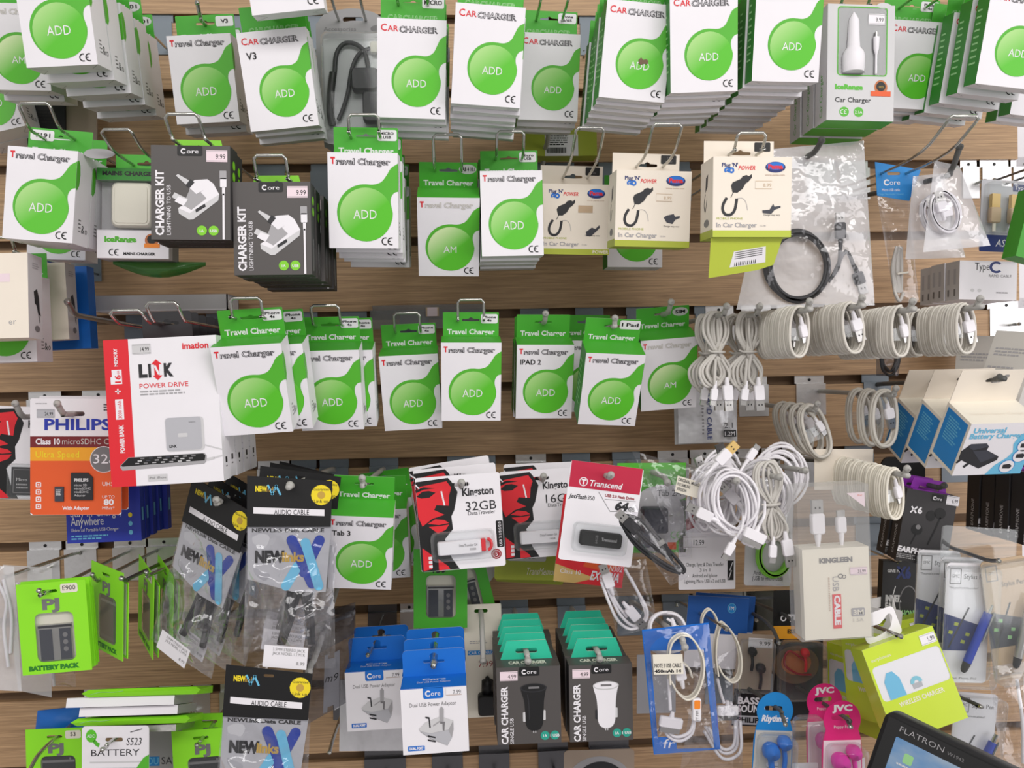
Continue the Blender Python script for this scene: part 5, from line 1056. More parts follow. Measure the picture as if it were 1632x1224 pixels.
# ------------------------------------------------------------------ dark packs in the left gap under the top row
b = MB(); W, H, T = .046, .066, .012; b.box(-W/2, W/2, 0, T, -H/2, H/2, 'dark'); F = front(W, H, 0, 0, 100, 100); fineprint(b, F, 30, 30, 80, 60, 5, 'coreside')
spawn([('carton', b.mesh('carton'))], 'dark_pack', place(73, 190, .05, 0), 'small dark carton in the shade below the upper corner stack', 'carton')
b = MB(); W, H = .042, .08; b.panel(front(W, H, 0, 0, 100, 100), [(0,0),(100,0),(100,100),(0,100)], [], .004, 'cardbk')
spawn([('card', b.mesh('card'))], 'brown_card', place(127, 190, .045, 0), 'dull brown card in the shade below the upper corner stack', 'card')
hook(at(122, 152, .05), 1, 'hook hidden above the dull brown card', ext=.02, kind='pin')
balls('travel', -18, 150, 92, 2, 'white carton tucked beneath the shaded pale-ball carton at the upper edge', '# carton tucked beneath the shaded pale-ball carton', roll=-14, d=.09, group=GB, hk=dict(k=1, label='hook for the carton tucked beneath the shaded pale-ball one'))
# black fan-edged packs beside the square charger
b = MB(); W, H, T = .03, .092, .03; b.box(-W/2, W/2, 0, T, -H/2, H/2, 'black')
for z in (-.03, .005, .03): b.box(-W/2-.0003, -W/2+.004, -.0004, .002, z, z+.001, 'brass')
spawn([('carton', b.mesh('carton'))], 'dark_pack', place(150, 330, .155, 1), 'narrow black pack between the handwritten-label carton and the square charger box', 'carton')
hook(at(152, 262, .16), 3, 'hook of the narrow black pack', ext=.005, kind='pin')
# ------------------------------------------------------------------ white boxes hanging in from the left edge
def white_side(W, H, T, front_txt=None, tint='cream'):
    b = MB(); b.box(-W/2, W/2, 0, T, -H/2, H/2, tint, dict(right='pale')); F = front(W, H, 0, 0, 100, 100); G = rside(W, H, T)
    if front_txt: b.text(F, front_txt, 78, 84, 7, 'mid', 1); b.rect(F, 55, 24, 80, 34, 'pink', 1)
    b.poly(G, [(38,44),(60,40),(74,50),(78,66),(86,72),(66,70),(56,60),(44,58)], 'dark', 1); b.line(G, [(70,70),(78,80)], 4, 'dark', 1); fineprint(b, G, 30, 10, 80, 18, 3, 'mid'); b.disc(G, 60, 88, 18, 'grey', 1, ry=4, n=18)
    return [('carton', b.mesh('carton'))]
GE = 'white cartons hanging in from the left edge'
ps = white_side(.09, .088, .03, 'er')
spawn(ps, 'charger_carton', place(-27, 472, .262, -2, -3), 'cream carton at the left edge with a pink label and grey plug on its flank', 'charger box', GE)
balls('travel', 4, 509, 96, 1, 'white carton low at the left edge, its CE mark on the corner', '', roll=-2, d=.215, group=GE)
spawn(white_side(.085, .088, .026), 'charger_carton', place(46, 482, .16, -3), 'cream carton behind, with a second grey plug on its flank', 'charger box', GE)
b = MB(); b.box(-.042, .042, 0, .02, -.049, .049, 'blue'); spawn([('carton', b.mesh('carton'))], 'charger_carton', place(84, 492, .12, -3), 'blue carton at the back of the left edge group', 'charger box', GE)
hook(at(12, 405, .2), 4, 'hook for the cream carton at the left edge', ext=.02)
hook(at(140, 506, .16), 5, 'thick white peg poking out beside the blue carton', ext=.05, up=.014, kind='prong', wmat='silver')
balls('travel', 90, 352, 90, 1, 'white carton showing a strip under the handwritten-label carton and the charger box', '', d=.10, roll=1, tilt=0, group=GB2)
# ------------------------------------------------------------------ white tray and clear ledge
b = MB(); W, D_, h = .165, .055, .02
b.box(-W/2, W/2, -D_, 0, 0, .0015, 'white'); b.box(-W/2, W/2, -D_, -D_+.0015, .0015, h, 'pale'); b.box(-W/2, W/2, -.0015, 0, .0015, h, 'white'); 
b.add([(W/2,0,h),(W/2,-D_,h),(W/2+.014,-D_*.8,h-.004),(W/2+.014,0,h-.004)], [(0,1,2,3)], 'white'); b.box(-W/2, -W/2+.0015, -D_, 0, 0, h, 'white'); b.box(W/2-.0015, W/2, -D_, 0, 0, h, 'white')
spawn([('tray', b.mesh('tray'))], 'white_tray', Matrix.Translation(at(280, 500, .012)), 'open white tray against the boards above the red spined carton', 'tray')
b = MB(); W = .152; b.box(-W/2, W/2, -.035, -.0008, .0, .003, 'acrylic'); b.box(-W/2, W/2, -.035, -.0325, -.022, 0, 'acrylic'); b.box(-W/2, W/2, -.004, -.0008, .0, .012, 'acrylic')
t = MB(); t.box(-.003, .014, -.0368, -.0352, -.006, .006, 'tan'); t.box(-.001, .012, -.0373, -.0368, -.0058, .0058, 'pink')
spawn([('ledge', b.mesh('ledge')), ('price_ticket', t.mesh('price_ticket'), 'pinkish price ticket')], 'plastic_ledge', Matrix.Translation(at(684, 500, .003)), 'dark clear plastic ledge with a pinkish ticket above the dim carton', 'ledge')
# ------------------------------------------------------------------ battery charger cartons, grey cartons
def universal():
    W, H, T = .082, .068, .045; b = MB(); b.box(-W/2, W/2, 0, T, -H/2, H/2, 'white', dict(top='ivory', left='cream', bottom='pale'))
    F = front(W, H, 1270, 880, 1640, 1200); G = lside(W, H, T); b.rect(G, 8, 6, 92, 94, 'blue2', 1); fineprint(b, G, 22, 16, 78, 60, 9, 'sky', 2)
    b.text(F, 'Universal', 1296, 936, 30, 'sky', 2, wd=170, bold=.03); b.text(F, 'Battery Charger', 1286, 970, 30, 'sky', 2, wd=285, bold=.03)
    b.poly(F, [(1640,905),(1590,925),(1550,960),(1535,1010),(1550,1060),(1530,1095),(1480,1140),(1445,1200),(1640,1200)], 'sky', 1)
    for x, y in ((1600,1020),(1598,1085),(1548,1150)): b.disc(F, x, y, 42, 'blue2', 2); b.disc(F, x, y, 38, 'white', 3); b.poly(F, [(x-24,y-12),(x+10,y-16),(x+26,y-2),(x+18,y+14),(x-22,y+12)], 'dark', 4)
    b.poly(F, [(1268,1045),(1308,1002),(1390,1000),(1408,1020),(1404,1042),(1482,1085),(1480,1108),(1398,1158),(1270,1092)], 'dark', 2); b.poly(F, [(1308,1002),(1390,1000),(1408,1020),(1330,1040),(1300,1020)], 'battery', 3); b.poly(F, [(1330,1044),(1404,1042),(1470,1084),(1396,1120)], 'battery', 3)
    b.poly(F, [(1272,1095),(1262,1115),(1272,1122),(1290,1100)], 'dark', 2); b.poly(F, [(1326,1120),(1308,1140),(1318,1152),(1340,1128)], 'dark', 2)
    G = topf(W, H, T); b.text(G, 'Universal Battery Charger', 50, 64, 12, 'cream', 1, wd=80, al='c')
    t = MB(); tw, th = W*.97, .04; F2 = front(tw, th, 0, 0, 100, 48, y=T-.0008, cz=H/2+th/2-.0002); t.panel(F2, [(2,0),(98,0),(100,48),(0,48)], [[(q.x,q.y) for q in smooth([(42,16),(48,12),(60,12),(70,7),(76,8),(74,14),(66,19),(48,19)],3,True)]], .0008, 'cream', 'cream')
    return [('carton', b.mesh('carton')), ('hang_tab', t.mesh('hang_tab'), 'cream hang tab')]
ps = universal(); M = place(1588, 716, .275, -1, 30, 4)
stack(ps, 'battery_charger_carton', M, 3, .045, 'white carton with blue flank picturing a black plug charger', 'charger box', '# cream carton with blue flank behind the plug charger one', 'battery charger cartons', step=.062, drift=(.003,.0))
hook(M @ V((.004, .045, .062)), 6, 'peg through the battery charger cartons', ext=.01, up=.002, kind='prong', wmat='wiredark')
def greybox(): 
    W, H, T = .06, .105, .05; b = MB(); b.box(-W/2, W/2, 0, T, -H/2, H/2, 'cable2', dict(top='mid')); F = front(W, H, 0, 0, 100, 100); b.text(F, 'JUST', 12, 34, 9, 'grey', 1, wd=56); b.text(F, 'ADAPTER', 12, 42, 5, 'grey', 1, wd=44); G = lside(W, H, T); fineprint(b, G, 12, 22, 90, 34, 3, 'mid'); fineprint(b, G, 8, 46, 80, 88, 9, 'mid', seed=3); b.disc(F, 50, 88, 20, 'silvercard', 1, ry=8)
    return [('carton', b.mesh('carton'))]
ps = greybox()
spawn(ps, 'grey_carton', place(1598, 600, .075, 0, 4, 42), 'grey carton with small print standing behind the battery charger cartons', 'carton', 'grey printed cartons')
spawn(ps, 'grey_carton', place(1652, 612, .20, 28, 6, 35), 'grey carton tipped over against the other grey one at the edge', 'carton', 'grey printed cartons')
# ------------------------------------------------------------------ earphone cartons
def x6():
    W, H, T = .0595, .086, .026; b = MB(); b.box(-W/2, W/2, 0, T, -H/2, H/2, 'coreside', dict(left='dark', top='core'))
    F = front(W, H, 935, 335, 1225, 755); core_logo(b, F, 1080, 342, 1146, 384, 'black')
    b.line(F, [(975,432),(1005,468)], 9, 'white', 2); b.line(F, [(1008,430),(972,468)], 9, 'white', 2); b.text(F, '6', 1012, 466, 36, 'white', 2, wd=26, bold=.04)
    b.disc(F, 1090, 470, 26, 'black', 2, ry=32); b.disc(F, 1140, 448, 32, 'black', 2); b.line(F, smooth([(1146,470),(1128,540),(1110,600),(1098,640)],4), 9, 'black', 2)
    b.disc(F, 1025, 560, 32, 'black', 2); b.disc(F, 1030, 545, 14, 'grey', 3); b.line(F, [(1022,590),(1004,650)], 8, 'black', 2)
    b.text(F, 'EARPHONE', 935, 700, 30, 'white', 2, wd=218, bold=.05, shear=.1); fineprint(b, F, 935, 712, 1060, 742, 3, 'mid')
    for x in (1100, 1142): b.rect(F, x, 708, x+32, 742, 'purple', 2); b.disc(F, x+16, 722, 6, 'white', 3, n=12)
    G = lside(W, H, T); b.text(G, 'EARPHONE', 62, 92, 22, 'pale', 1, wd=40, rot=90)
    t = MB(); F2 = Fr((-W*.36,-.0,H/2+.014), (W*.72,.0,0), (0,.0,-.014), 0,0,100,36); F2.o.y = T*.5
    t.panel(F2, [(6,0),(94,0),(100,36),(80,36),(78,24),(24,24),(20,36),(0,36)], [], .0008, 'purple', 'purple'); t.box(-W*.36, W*.36, T*.2, T*.8, H/2, H/2+.0012, 'purple')
    return [('carton', b.mesh('carton')), ('hang_tab', t.mesh('hang_tab'), 'purple carrying tab'), sticker_part(F, 1162, 336, 1234, 390, '6.99', m='white')]
ps = x6(); GX = 'black earphone cartons'
M = place(1477, 842, .19, 9, 0, -6); stack(ps, 'earphone_carton', M, 2, .026, 'dark grey earphone carton with a purple tab under the cream coil', 'earphone box', '# dark earphone carton beneath the one under the cream coil', GX, step=.03)
hook(M @ V((0, .010, .050)), 7, 'peg through the purple tab of the earphone carton', ext=.03, up=.004, kind='prong', wmat='wiredark')
M = place(1672, 812, .20, 2); stack(ps, 'earphone_carton', M, 4, .026, 'dark earphone carton mostly beyond the right edge, front of its row', 'earphone box', '# dark earphone carton spine in the row at the right edge', GX, step=.029)
hook(M @ V((0, .010, .050)), 7, 'peg for the earphone cartons at the right edge', ext=.03, up=.004)
# inner ear headphones
b = MB(); W, H, T = .06, .10, .012; b.box(-W/2, W/2, 0, T, -H/2, H/2, 'black'); F = front(W, H, 770, 770, 1040, 1140)
b.text(F, 'GIVE ME', 798, 824, 14, 'pale', 1, wd=84, bold=.05); b.text(F, 'X6', 850, 850, 52, 'navy', 1, wd=90, bold=.05)
for i, (t, c, wd) in enumerate((('INNER','pale',96),('EAR','pale',64),('HEADPHONES','tgreen',205))): b.text(F, t, 792, 964+36*i, 30, c, 1, wd=wd, bold=.05)
b.arc(F, 930, 970, 56, 6, 120, 420, 'grey', 1, ry=84); b.line(F, [(836,935),(850,890)], 6, 'pale', 1); b.rect(F, 770, 1100, 1040, 1140, 'navy', 1)
M = place(1441, 956, .10, 2); spawn([('carton', b.mesh('carton'))], 'earphone_carton', M, 'black flat carton printed INNER EAR below the earphone carton', 'earphone box', GX)
hook(M @ V((0,0,.051)), 8, 'hook of the flat black INNER EAR carton', ext=.015, up=.004)
# ------------------------------------------------------------------ clear cable box
def kingleen():
    W, H, T = .0775, .163, .03; b = MB(); F = front(W, H, 275, 265, 720, 1300)
    c1 = MB(); c1.box(-W/2, W/2, 0, T, -H/2, H/2, 'frost')
    p0 = F.p(275, 685); b.box(-W/2+.004, W/2-.0015, .0012, T-.002, -H/2+.001, p0.z, 'ivory'); F2 = Fr((-W/2,.0008,H/2), (W,0,0), (0,0,-H), 275,265,720,1300)
    b.text(F2, 'KINGLEEN', 402, 780, 30, 'grey', 1, wd=205, bold=.05); b.arc(F2, 530, 875, 16, 5, 0, 360, 'grey', 1); b.arc(F2, 552, 880, 13, 4, 0, 360, 'grey', 1)
    b.text(F2, 'USB', 480, 875, 38, 'mid', 1, wd=100, rot=-90); b.rect(F2, 474, 995, 528, 1225, 'red', 1); b.text(F2, 'CABLE', 486, 1002, 34, 'white', 2, wd=200, rot=-90, bold=.05); fineprint(b, F2, 452, 880, 462, 1110, 20, 'skin')
    b.rect(F2, 590, 1095, 672, 1150, 'mid', 1, r=8); b.text(F2, '3M', 600, 1140, 32, 'ivory', 2, wd=64, bold=.02); b.text(F2, '1.5A', 600, 1188, 24, 'cable2', 1, wd=64)
    b.poly(F, [(585,320),(696,320),(696,420)], 'pink', -2); b.text(F, 'For', 655, 345, 14, 'orange', -1)
    out = [('insert', b.mesh('insert'), 'cream paper insert'), sticker_part(F2, 590, 820, 695, 872, '31.99', m='pink')]
    for x, k, w_ in ((430,'a',1.25), (578,'m',1.25)):
        q = F.p(x, 480); bb, mm = dict(a=usb_a, m=usb_micro)[k](); Mx = Matrix.Translation((q.x,.014,q.z)) @ Matrix.Rotation(R(180),4,'Y') @ Matrix.Scale(w_,4) @ Matrix.Translation((0,0,.0155))
        bb.tube([(0,0,.008),(0,0,.03)], .0016, 'white', 8); out.append(('plug', xf(bb,Mx).mesh('plug'), 'white plug', [('metal_tip', xf(mm,Mx).mesh('metal_tip'), 'bare metal tip')]))
    return out+[('clear_box', c1.mesh('clear_box'), 'clear plastic box')]
M = place(1331, 897, .295, -2.5); spawn(kingleen(), 'cable_box', M, 'clear box with two white plugs above a cream insert priced 31.99', 'cable box', 'boxed and carded cables')
b = MB(); b.panel(front(.074, .05, 0,0,100,60), [(0,0),(100,0),(98,60),(0,60)], [slot(48, 20, 26, 9)], .0008, 'cream'); M = place(1345, 748, .15, 0); spawn([('card', b.mesh('card'))], 'header_card', M, 'cream header card with a slot behind the clear cable box', 'card')
hook(M @ V((.0,0,.008)), 7, 'dark peg with bright tip through the cream header card', ext=.075, up=-.004, kind='pin', wmat='wiredark', bmat='plate')
b = MB(); b.panel(front(.06,.04,0,0,100,60), rrect(0,0,100,60,18), [], .004, 'black'); spawn([('card', b.mesh('card'))], 'header_card', place(1440, 752, .06, 0), 'black rounded header card above the purple tab', 'card')
# ------------------------------------------------------------------ type C box, clear pack, green carton at the right
b = MB(); W, H, T = .072, .047, .03; b.box(-W/2, W/2, 0, T, -H/2, H/2, 'white', dict(left='pale')); F = front(W, H, 1275, 885, 1560, 1110)
b.text(F, 'Type', 1350, 938, 42, 'dark', 1, wd=72); b.arc(F, 1456, 920, 34, 13, 45, 315, 'navy', 1); b.text(F, 'RAPID CABLE', 1420, 978, 16, 'grey', 1, wd=112); [b.disc(F, x, 1056, 10, 'pale', 1, n=14) for x in (1340,1374)]; fineprint(b, F, 1458, 1064, 1540, 1076, 1, 'grey')
for i in range(2): G = lside(W, H, T); b.rect(G, 14+45*i, 20, 30+45*i, 60, 'silvercard', 1); b.rect(G, 16+45*i, 72, 28+45*i, 90, 'grey', 1)
M = place(1575, 447, .17, 1); stack([('carton', b.mesh('carton'))], 'cable_carton', M, 3, T, 'white carton printed with a large C at the right edge', 'cable box', '# white carton stacked behind the one with the large C', 'boxed and carded cables', step=.031)
def aspor():
    W, H, T = .07, .085, .014; b = MB(); F = front(W, H, 0, 0, 100, 120); b.panel(F, rrect(0,0,100,120,4), [slot(50, 7, 30, 6)], .001, 'silvercard'); b.rect(F, 0, 92, 100, 120, 'navy', 1); b.text(F, 'ASPOR', 28, 111, 12, 'white', 2, wd=44, shear=.2); b.rect(F, 55, 6, 98, 18, 'navy', 1); b.text(F, 'Type-C', 58, 15, 7, 'white', 2, wd=30)
    pl = []
    for x, L in ((18,.024),(52,.02),(76,.022)):
        q = F.p(x, 26); c_ = MB(); c_.box(q.x-.005, q.x+.005, -.010, -.004, q.z-.016, q.z, 'brass'); c_.bev(q.x-.0062, q.x+.0062, -.011, -.003, q.z-.034, q.z-.0158, 'tan', .002); c_.tube([(q.x,-.007,q.z-.034),(q.x,-.007,q.z-.044)], .002, 'ivory', 8); pl.append(('plug', c_.mesh('plug'), 'brown and gilt plug'))
    s_ = MB(); s_.bev(-W/2+.002, W/2-.002, -.016, -.0005, -.022, H/2-.004, 'clear', .005); return [('backing_card', b.mesh('backing_card'))]+pl+[('blister', s_.mesh('blister'), 'clear blister')]
M = place(1608, 345, .19, 2); spawn(aspor(), 'cable_card', M, 'clear pack with brown and gilt plugs on a navy base', 'cable card', 'boxed and carded cables')
b = MB(); W, H, T = .05, .078, .025; b.box(-W/2, W/2, 0, T, -H/2, H/2, 'gdark', dict(left='gdark')); F = front(W, H, 0,0,100,100); fineprint(b, F, 8, 60, 60, 70, 2, 'tgreen'); spawn([('carton', b.mesh('carton'))], 'charger_carton', place(1666, 362, .26, 14), 'plain green carton slanting in from the right edge', 'charger box')
for i, (x, y) in enumerate(((1634, 262), (1672, 280))):
    hook(at(x-10, y+18, .05), 3, ('dark wire loop at the right edge, upper of two', 'dark wire loop at the right edge, lower of two')[i], ext=.2, up=-.005+.004*i, wmat='gunmetal', bmat='plate')
# ------------------------------------------------------------------ battery packs in green sleeves
def sleeve(word='PJ', item='battery', st=None, foot='BATTERY PACK', base='lime', W=.073, H=.0985):
    b = MB(); F = front(W, H, 0, 0, 104, 140); win = rrect(24, 47, 82, 122, 9)
    b.panel(F, [(0,0),(104,0),(104,140),(0,140)], [win, slot(48, 14, 26, 5)], .0008, base, base)
    b.box(-W/2+.001, W/2-.001, .006, .007, -H/2+.001, H/2-.012, base)
    b.text(F, word, 37, 41, 15, 'grey' if word == 'PJ' else 'dark', 1, wd=26, bold=.05); 
    if foot: b.text(F, foot, 10, 134, 6.5, 'gside', 1, wd=76, bold=.08)
    if st: b.rect(F, 66, 4, 92, 18, 'ivory', 1, r=3); b.text(F, st, 79, 14, 7, 'black', 2, al='c')
    it = MB(); p0, p1 = F.p(26, 121), F.p(80, 66 if item == 'battery' else 49)
    G = Fr((p0.x,.0012,p1.z), (p1.x-p0.x,0,0), (0,0,p0.z-p1.z), 0,0,100,100)
    if item == 'battery':
        it.box(p0.x, p1.x-.003, .0014, .0058, p0.z, p1.z, 'silver'); it.rect(G, 5, 12, 40, 99, 'battery', 0); it.rect(G, 60, 12, 92, 99, 'battery', 0); it.rect(G, 2, 2, 96, 8, 'dark', 0)
        for y in (30, 50, 70): it.disc(G, 76, y, 7, 'grey', 1, n=14)
    else:
        it.box(p0.x, p1.x, .0014, .0058, p0.z, p1.z, 'dark'); it.rect(G, 0, 8, 100, 14, 'grey', 0); it.disc(G, 86, 5, 3, 'grey', 1, n=10); it.rect(G, 4, 88, 96, 96, 'battery', 0)
    wi = MB(); wi.box(-W/2+.004, W/2-.004, .0059, .006, -H/2+.004, H/2-.014, 'ivory')
    fl = MB(); fl.poly(F, win, 'clear', .5)
    return [('sleeve', b.mesh('sleeve')), ('lining', wi.mesh('lining'), 'white lining'), ('battery' if item == 'battery' else 'phone_battery', it.mesh('battery'), 'dark battery'), ('window_film', fl.mesh('window_film'), 'clear film')]
GS = 'battery packs in green sleeves'
M = place(86, 1000, .225, -4); stack(sleeve(st='E900'), 'battery_pack', M, 3, .007, 'foremost bright green battery sleeve with a cream label and silver battery', 'battery', '# green battery sleeve behind the foremost sleeve', GS, step=.012, drift=(-.003,-.001))
hook(M @ V((-.003,0,.0395)), 8, 'chrome peg through the foremost green sleeve', ext=.02, up=.006, kind='pin', bmat='plate')
M = place(170, 972, .19, 3, 0, -42); spawn(sleeve(item='phone'), 'battery_pack', M, 'green battery sleeve turned aside, beside the foremost sleeve', 'battery', GS)
hook(at(166, 920, .17), 8, 'chrome peg between two green battery sleeves', ext=.03, up=.01, kind='pin', bmat='plate')
M = place(232, 966, .17, 9, 0, -58); spawn(sleeve(item='phone', st='V8'), 'battery_pack', M, 'green battery sleeve seen nearly edge on near the slanting cable packs', 'battery', GS)
spawn(sleeve(item='phone'), 'battery_pack', M @ Matrix.Translation((.004,.02,-.002)), 'green battery sleeve hidden behind the one seen edge on', 'battery', GS)
hook(at(214, 918, .22), 8, 'chrome peg with dark round end near the slanting cable packs', ext=.035, up=.006, kind='pin', wmat='gunmetal', bmat='plate')
hook(at(244, 914, .2), 8, 'chrome peg above the sleeve seen edge on', ext=.02, up=.006, kind='pin', bmat='plate')
M = place(92, 1226, .12, -1); spawn(sleeve(st='53', item='phone'), 'battery_pack', M, 'green battery sleeve with a cream label at the lower left corner', 'battery', GS)
hook(M @ V((.0,0,.0395)), 10, 'chrome peg through the lower left corner sleeve', ext=.07, up=-.012, kind='pin', bmat='plate')
M = place(327, 1228, .145, -3); spawn(sleeve(item='phone'), 'battery_pack', M, 'green battery sleeve left of the lowest audio cable pack', 'battery', GS)
spawn(sleeve(item='phone'), 'battery_pack', place(338, 1200, .10, 0), 'green battery sleeve behind, left of the lowest audio cable pack', 'battery', GS)
hook(M @ V((.0,0,.0395)), 10, 'chrome peg of the sleeve beside the lowest audio cable pack', ext=.025, up=.002, kind='pin', bmat='plate')
# white battery card and grey card
def art(b, F):
    b.disc(F, 14, 12, 8, 'ball', 1, uv=False); b.text(F, 'ADD', 14, 14, 4, 'white', 2, al='c'); b.line(F, smooth([(18,18),(22,22),(26,24)],3), 5, 'green', 1); b.text(F, 'BATTERY', 14, 37, 8, 'dark', 1, wd=72); b.text(F, 'S523', 66, 24, 9, 'black', 1, wd=22, shear=.2); b.line(F, [(72,8),(90,4)], 1, 'black', 1)
    b.rect(F, 12, 44, 88, 46, 'pale', 1); b.rect(F, 10, 52, 90, 100, 'pale', 1, r=4); b.poly(F, [(78,70),(82,52),(92,40),(100,36),(100,100),(78,100)], 'green', 2)
ps, F = colour_card(.073, .09, 5, 'white', art, hole=slot(48, 17, 26, 5)); M = place(184, 1221, .2, .5)
spawn(ps, 'battery_pack', M, 'white battery card with a handwritten code on it', 'battery', GS); hook(M @ V((-.002,0,.03)), 10, 'chrome peg through the white battery card', ext=.03, up=.002, kind='pin', bmat='plate')
def art(b, F): b.rect(F, 2, 62, 40, 74, 'blue2', 1); b.text(F, 'YOU', 4, 72, 9, 'sky', 2, wd=34); b.text(F, 'SAVE', 44, 72, 9, 'dark', 1, wd=44)
ps, F = colour_card(.06, .1, 2, 'mid', art); spawn(ps, 'battery_pack', place(262, 1190, .08, 0), 'grey card printed SAVE beside the white battery card', 'battery', GS)
# flat packs lying across the pegs
GF = 'packs lying flat above the lower left pegs'
for i, (px, py, w_, hh, c, lab) in enumerate(((225, 1103, .118, .008, 'lime', 'topmost flat green sleeve of the small pile'), (192, 1118, .118, .010, 'white', 'upper flat white box of the small pile'), (205, 1133, .108, .0095, 'white', 'lower flat white box of the small pile'), (208, 1149, .12, .008, 'lime', 'lower flat green sleeve of the small pile'), (210, 1162, .098, .007, 'silver', 'thin silver battery lying lowest in the pile'))):
    z = at(px, py, .19); b = MB(); b.box(-w_/2, w_/2, 0, .07, -hh/2, hh/2, c, dict(top=c, right='mid' if c == 'white' else c)) if c != 'lime' else b.add([(-w_/2-.006,.0,0),(w_/2+.006,0,.001),(w_/2,.07,.001),(-w_/2,.07,0),(-w_/2,.004,hh/2),(w_/2,.004,hh/2),(w_/2,.07,hh/2),(-w_/2,.07,hh/2),(-w_/2,.004,-hh/2),(w_/2,.004,-hh/2),(w_/2,.07,-hh/2),(-w_/2,.07,-hh/2)], [(0,1,5,4),(0,8,9,1),(4,5,6,7),(8,11,10,9),(1,2,6,5),(1,9,10,2),(0,4,7,3),(0,3,11,8),(3,7,6,2),(3,2,10,11)], c)
    if c == 'lime': b.line(Fr((-w_/2+.004,-.0004,.002),(w_*.3,0,0),(0,.001,-.004),0,0,100,10), smooth([(0,8),(30,2),(70,3),(100,0)],4), 1.2, 'tgreen', 1)
    M = place(px, py, .2-.004*i, -.5, -19); spawn([('sleeve' if c == 'lime' else 'carton', b.mesh('flat_pack'))], 'flat_pack', M, lab, 'flat pack', GF)
hook(at(206, 1170, .1), 10, 'peg under the small pile of flat packs', ext=.12, up=0, kind='pin')
cable_bag(96, 1145, .07, ((62,1132),(130,1126),(138,1166),(58,1166)), [[(70,1150),(95,1142),(125,1150)]], [], 'blue bag lying behind the lower left corner sleeve', m='blue', seed=18, puff=.02)
# brown paper and clear bags on the left edge
cable_bag(10, 1000, .2, ((-40,900),(22,906),(32,1100),(-40,1095)), [[(0,930),(12,960),(8,1000),(14,1060)],[(6,925),(18,980),(16,1040)]], [], 'milky bag cut by the left edge beside the green sleeves', m='bagmilk', seed=19, puff=.012)
cable_bag(58, 1010, .14, ((8,902),(82,908),(80,1110),(30,1098)), [[(30,930),(50,960),(44,1000),(60,1060)]], [], 'milky bag behind the foremost green sleeve', m='bagmilk', seed=20, puff=.012)
cable_bag(100, 1080, .1, ((78,1050),(118,1052),(120,1095),(80,1092)), [[(86,1060),(88,1092)]], [], 'small clear bag end below the green sleeves', seed=22, puff=.008)
hook(at(30, 912, .16), 8, 'peg carrying the milky bags at the left edge', ext=.03, up=.002, kind='pin', bmat='plate')
# green sleeve with a battery below the 32GB card
M = place(702, 938, .115, 0); ps = sleeve('ADD', 'battery', None, None, 'gtab', .066, .098)
spawn(ps, 'battery_pack', M, 'mid green battery sleeve under the 32GB flash drive card', 'battery', GS)
spawn(ps, 'battery_pack', place(738, 930, .085, -14), 'mid green battery sleeve slanting behind the one under the flash drives', 'battery', GS)
b = MB(); F = front(.03, .05, 0,0,100,160); b.panel(F, rrect(0,0,100,160,6), [], .001, 'white'); fineprint(b, F, 50, 50, 90, 120, 5, 'dark'); b.rect(F, 0, 150, 100, 160, 'black', 1)
spawn([('card', b.mesh('card'))], 'memory_card_pack', place(762, 922, .06, 38), 'small white card with black rim sticking out behind green sleeves', 'memory card')
hook(at(700, 888, .11), 8, 'hook of the mid green battery sleeves', ext=.01)
# cream card with a black car charger
b = MB(); F = front(.047, .143, 0, 0, 100, 300); b.panel(F, rrect(0,0,100,300,3), [slot(46, 18, 36, 10)], .001, 'ivory'); fineprint(b, F, 14, 96, 70, 106, 2, 'mid'); b.rect(F, 8, 122, 92, 134, 'blue2', 1); b.text(F, 'CAR CHARGER', 10, 132, 8, 'white', 2, wd=78); b.text(F, '7.99', 36, 166, 15, 'dred', 1, wd=38)
ch = MB(); q = F.p(58, 0); zz = lambda y: F.p(0, y).z
ch.lathe([(.0001,zz(186)),(.002,zz(188)),(.003,zz(194)),(.0072,zz(198)),(.0078,zz(232))], 'black', (q.x,-.006,0), 'z', 16); ch.bev(q.x-.0125, q.x+.0125, -.017, -.001, zz(284), zz(231), 'black', .004)
M = place(771, 1053, .10, -1.5); spawn([('card', b.mesh('card')), ('charger', ch.mesh('charger'), 'black car charger')], 'car_charger_card', M, 'cream card with a black car charger left of the grey cartons', 'charger card')
hook(M @ V((-.002,0,.062)), 9, 'grey peg hanging down over the cream car charger card', ext=.09, up=-.032, kind='prong', wmat='prong')
# silver and grey bags between the audio packs and the adaptors
def greycard(Q):
    b = MB(); p0 = Q(516,1040); F = Fr((p0[0],.0,p0[1]), (Q(542,0)[0]-p0[0],.0,Q(0,1036)[1]-p0[1]), (Q(514,0)[0]-p0[0],0,Q(0,1137)[1]-p0[1]), 0,0,60,200); b.panel(F, [(4,10),(16,10),(16,24),(40,24),(40,6),(58,0),(60,190),(44,196),(40,178),(18,182),(16,198),(2,200)], [], .001, 'silvercard'); b.text(F, 'm9', 6, 100, 26, 'black', 1, wd=44, shear=.3); return ('card', b.mesh('card'), 'grey cut card')
cable_bag(520, 1075, .16, ((488,1000),(566,972),(552,1120),(478,1160)), [[(500,1020),(490,1080),(485,1150)],[(505,1020),(494,1090),(488,1150)]], [], 'dark crinkled bag with a cut grey card beside the blue topped adaptor', m='bagdark', seed=23, extra=(greycard,), dark='dark', puff=.014)
cable_bag(540, 990, .14, ((500,980),(566,960),(566,1010),(510,1040)), [[(510,1000),(530,990),(560,980)]], [], 'silvery bag end poking out behind the audio cable packs', m='bagdark', seed=24, dark='mid', puff=.01)
hook(at(505, 1040, .2), 8, 'grey peg beside the lower end of the audio cable pack', ext=.05, up=-.004, kind='prong', wmat='prong')
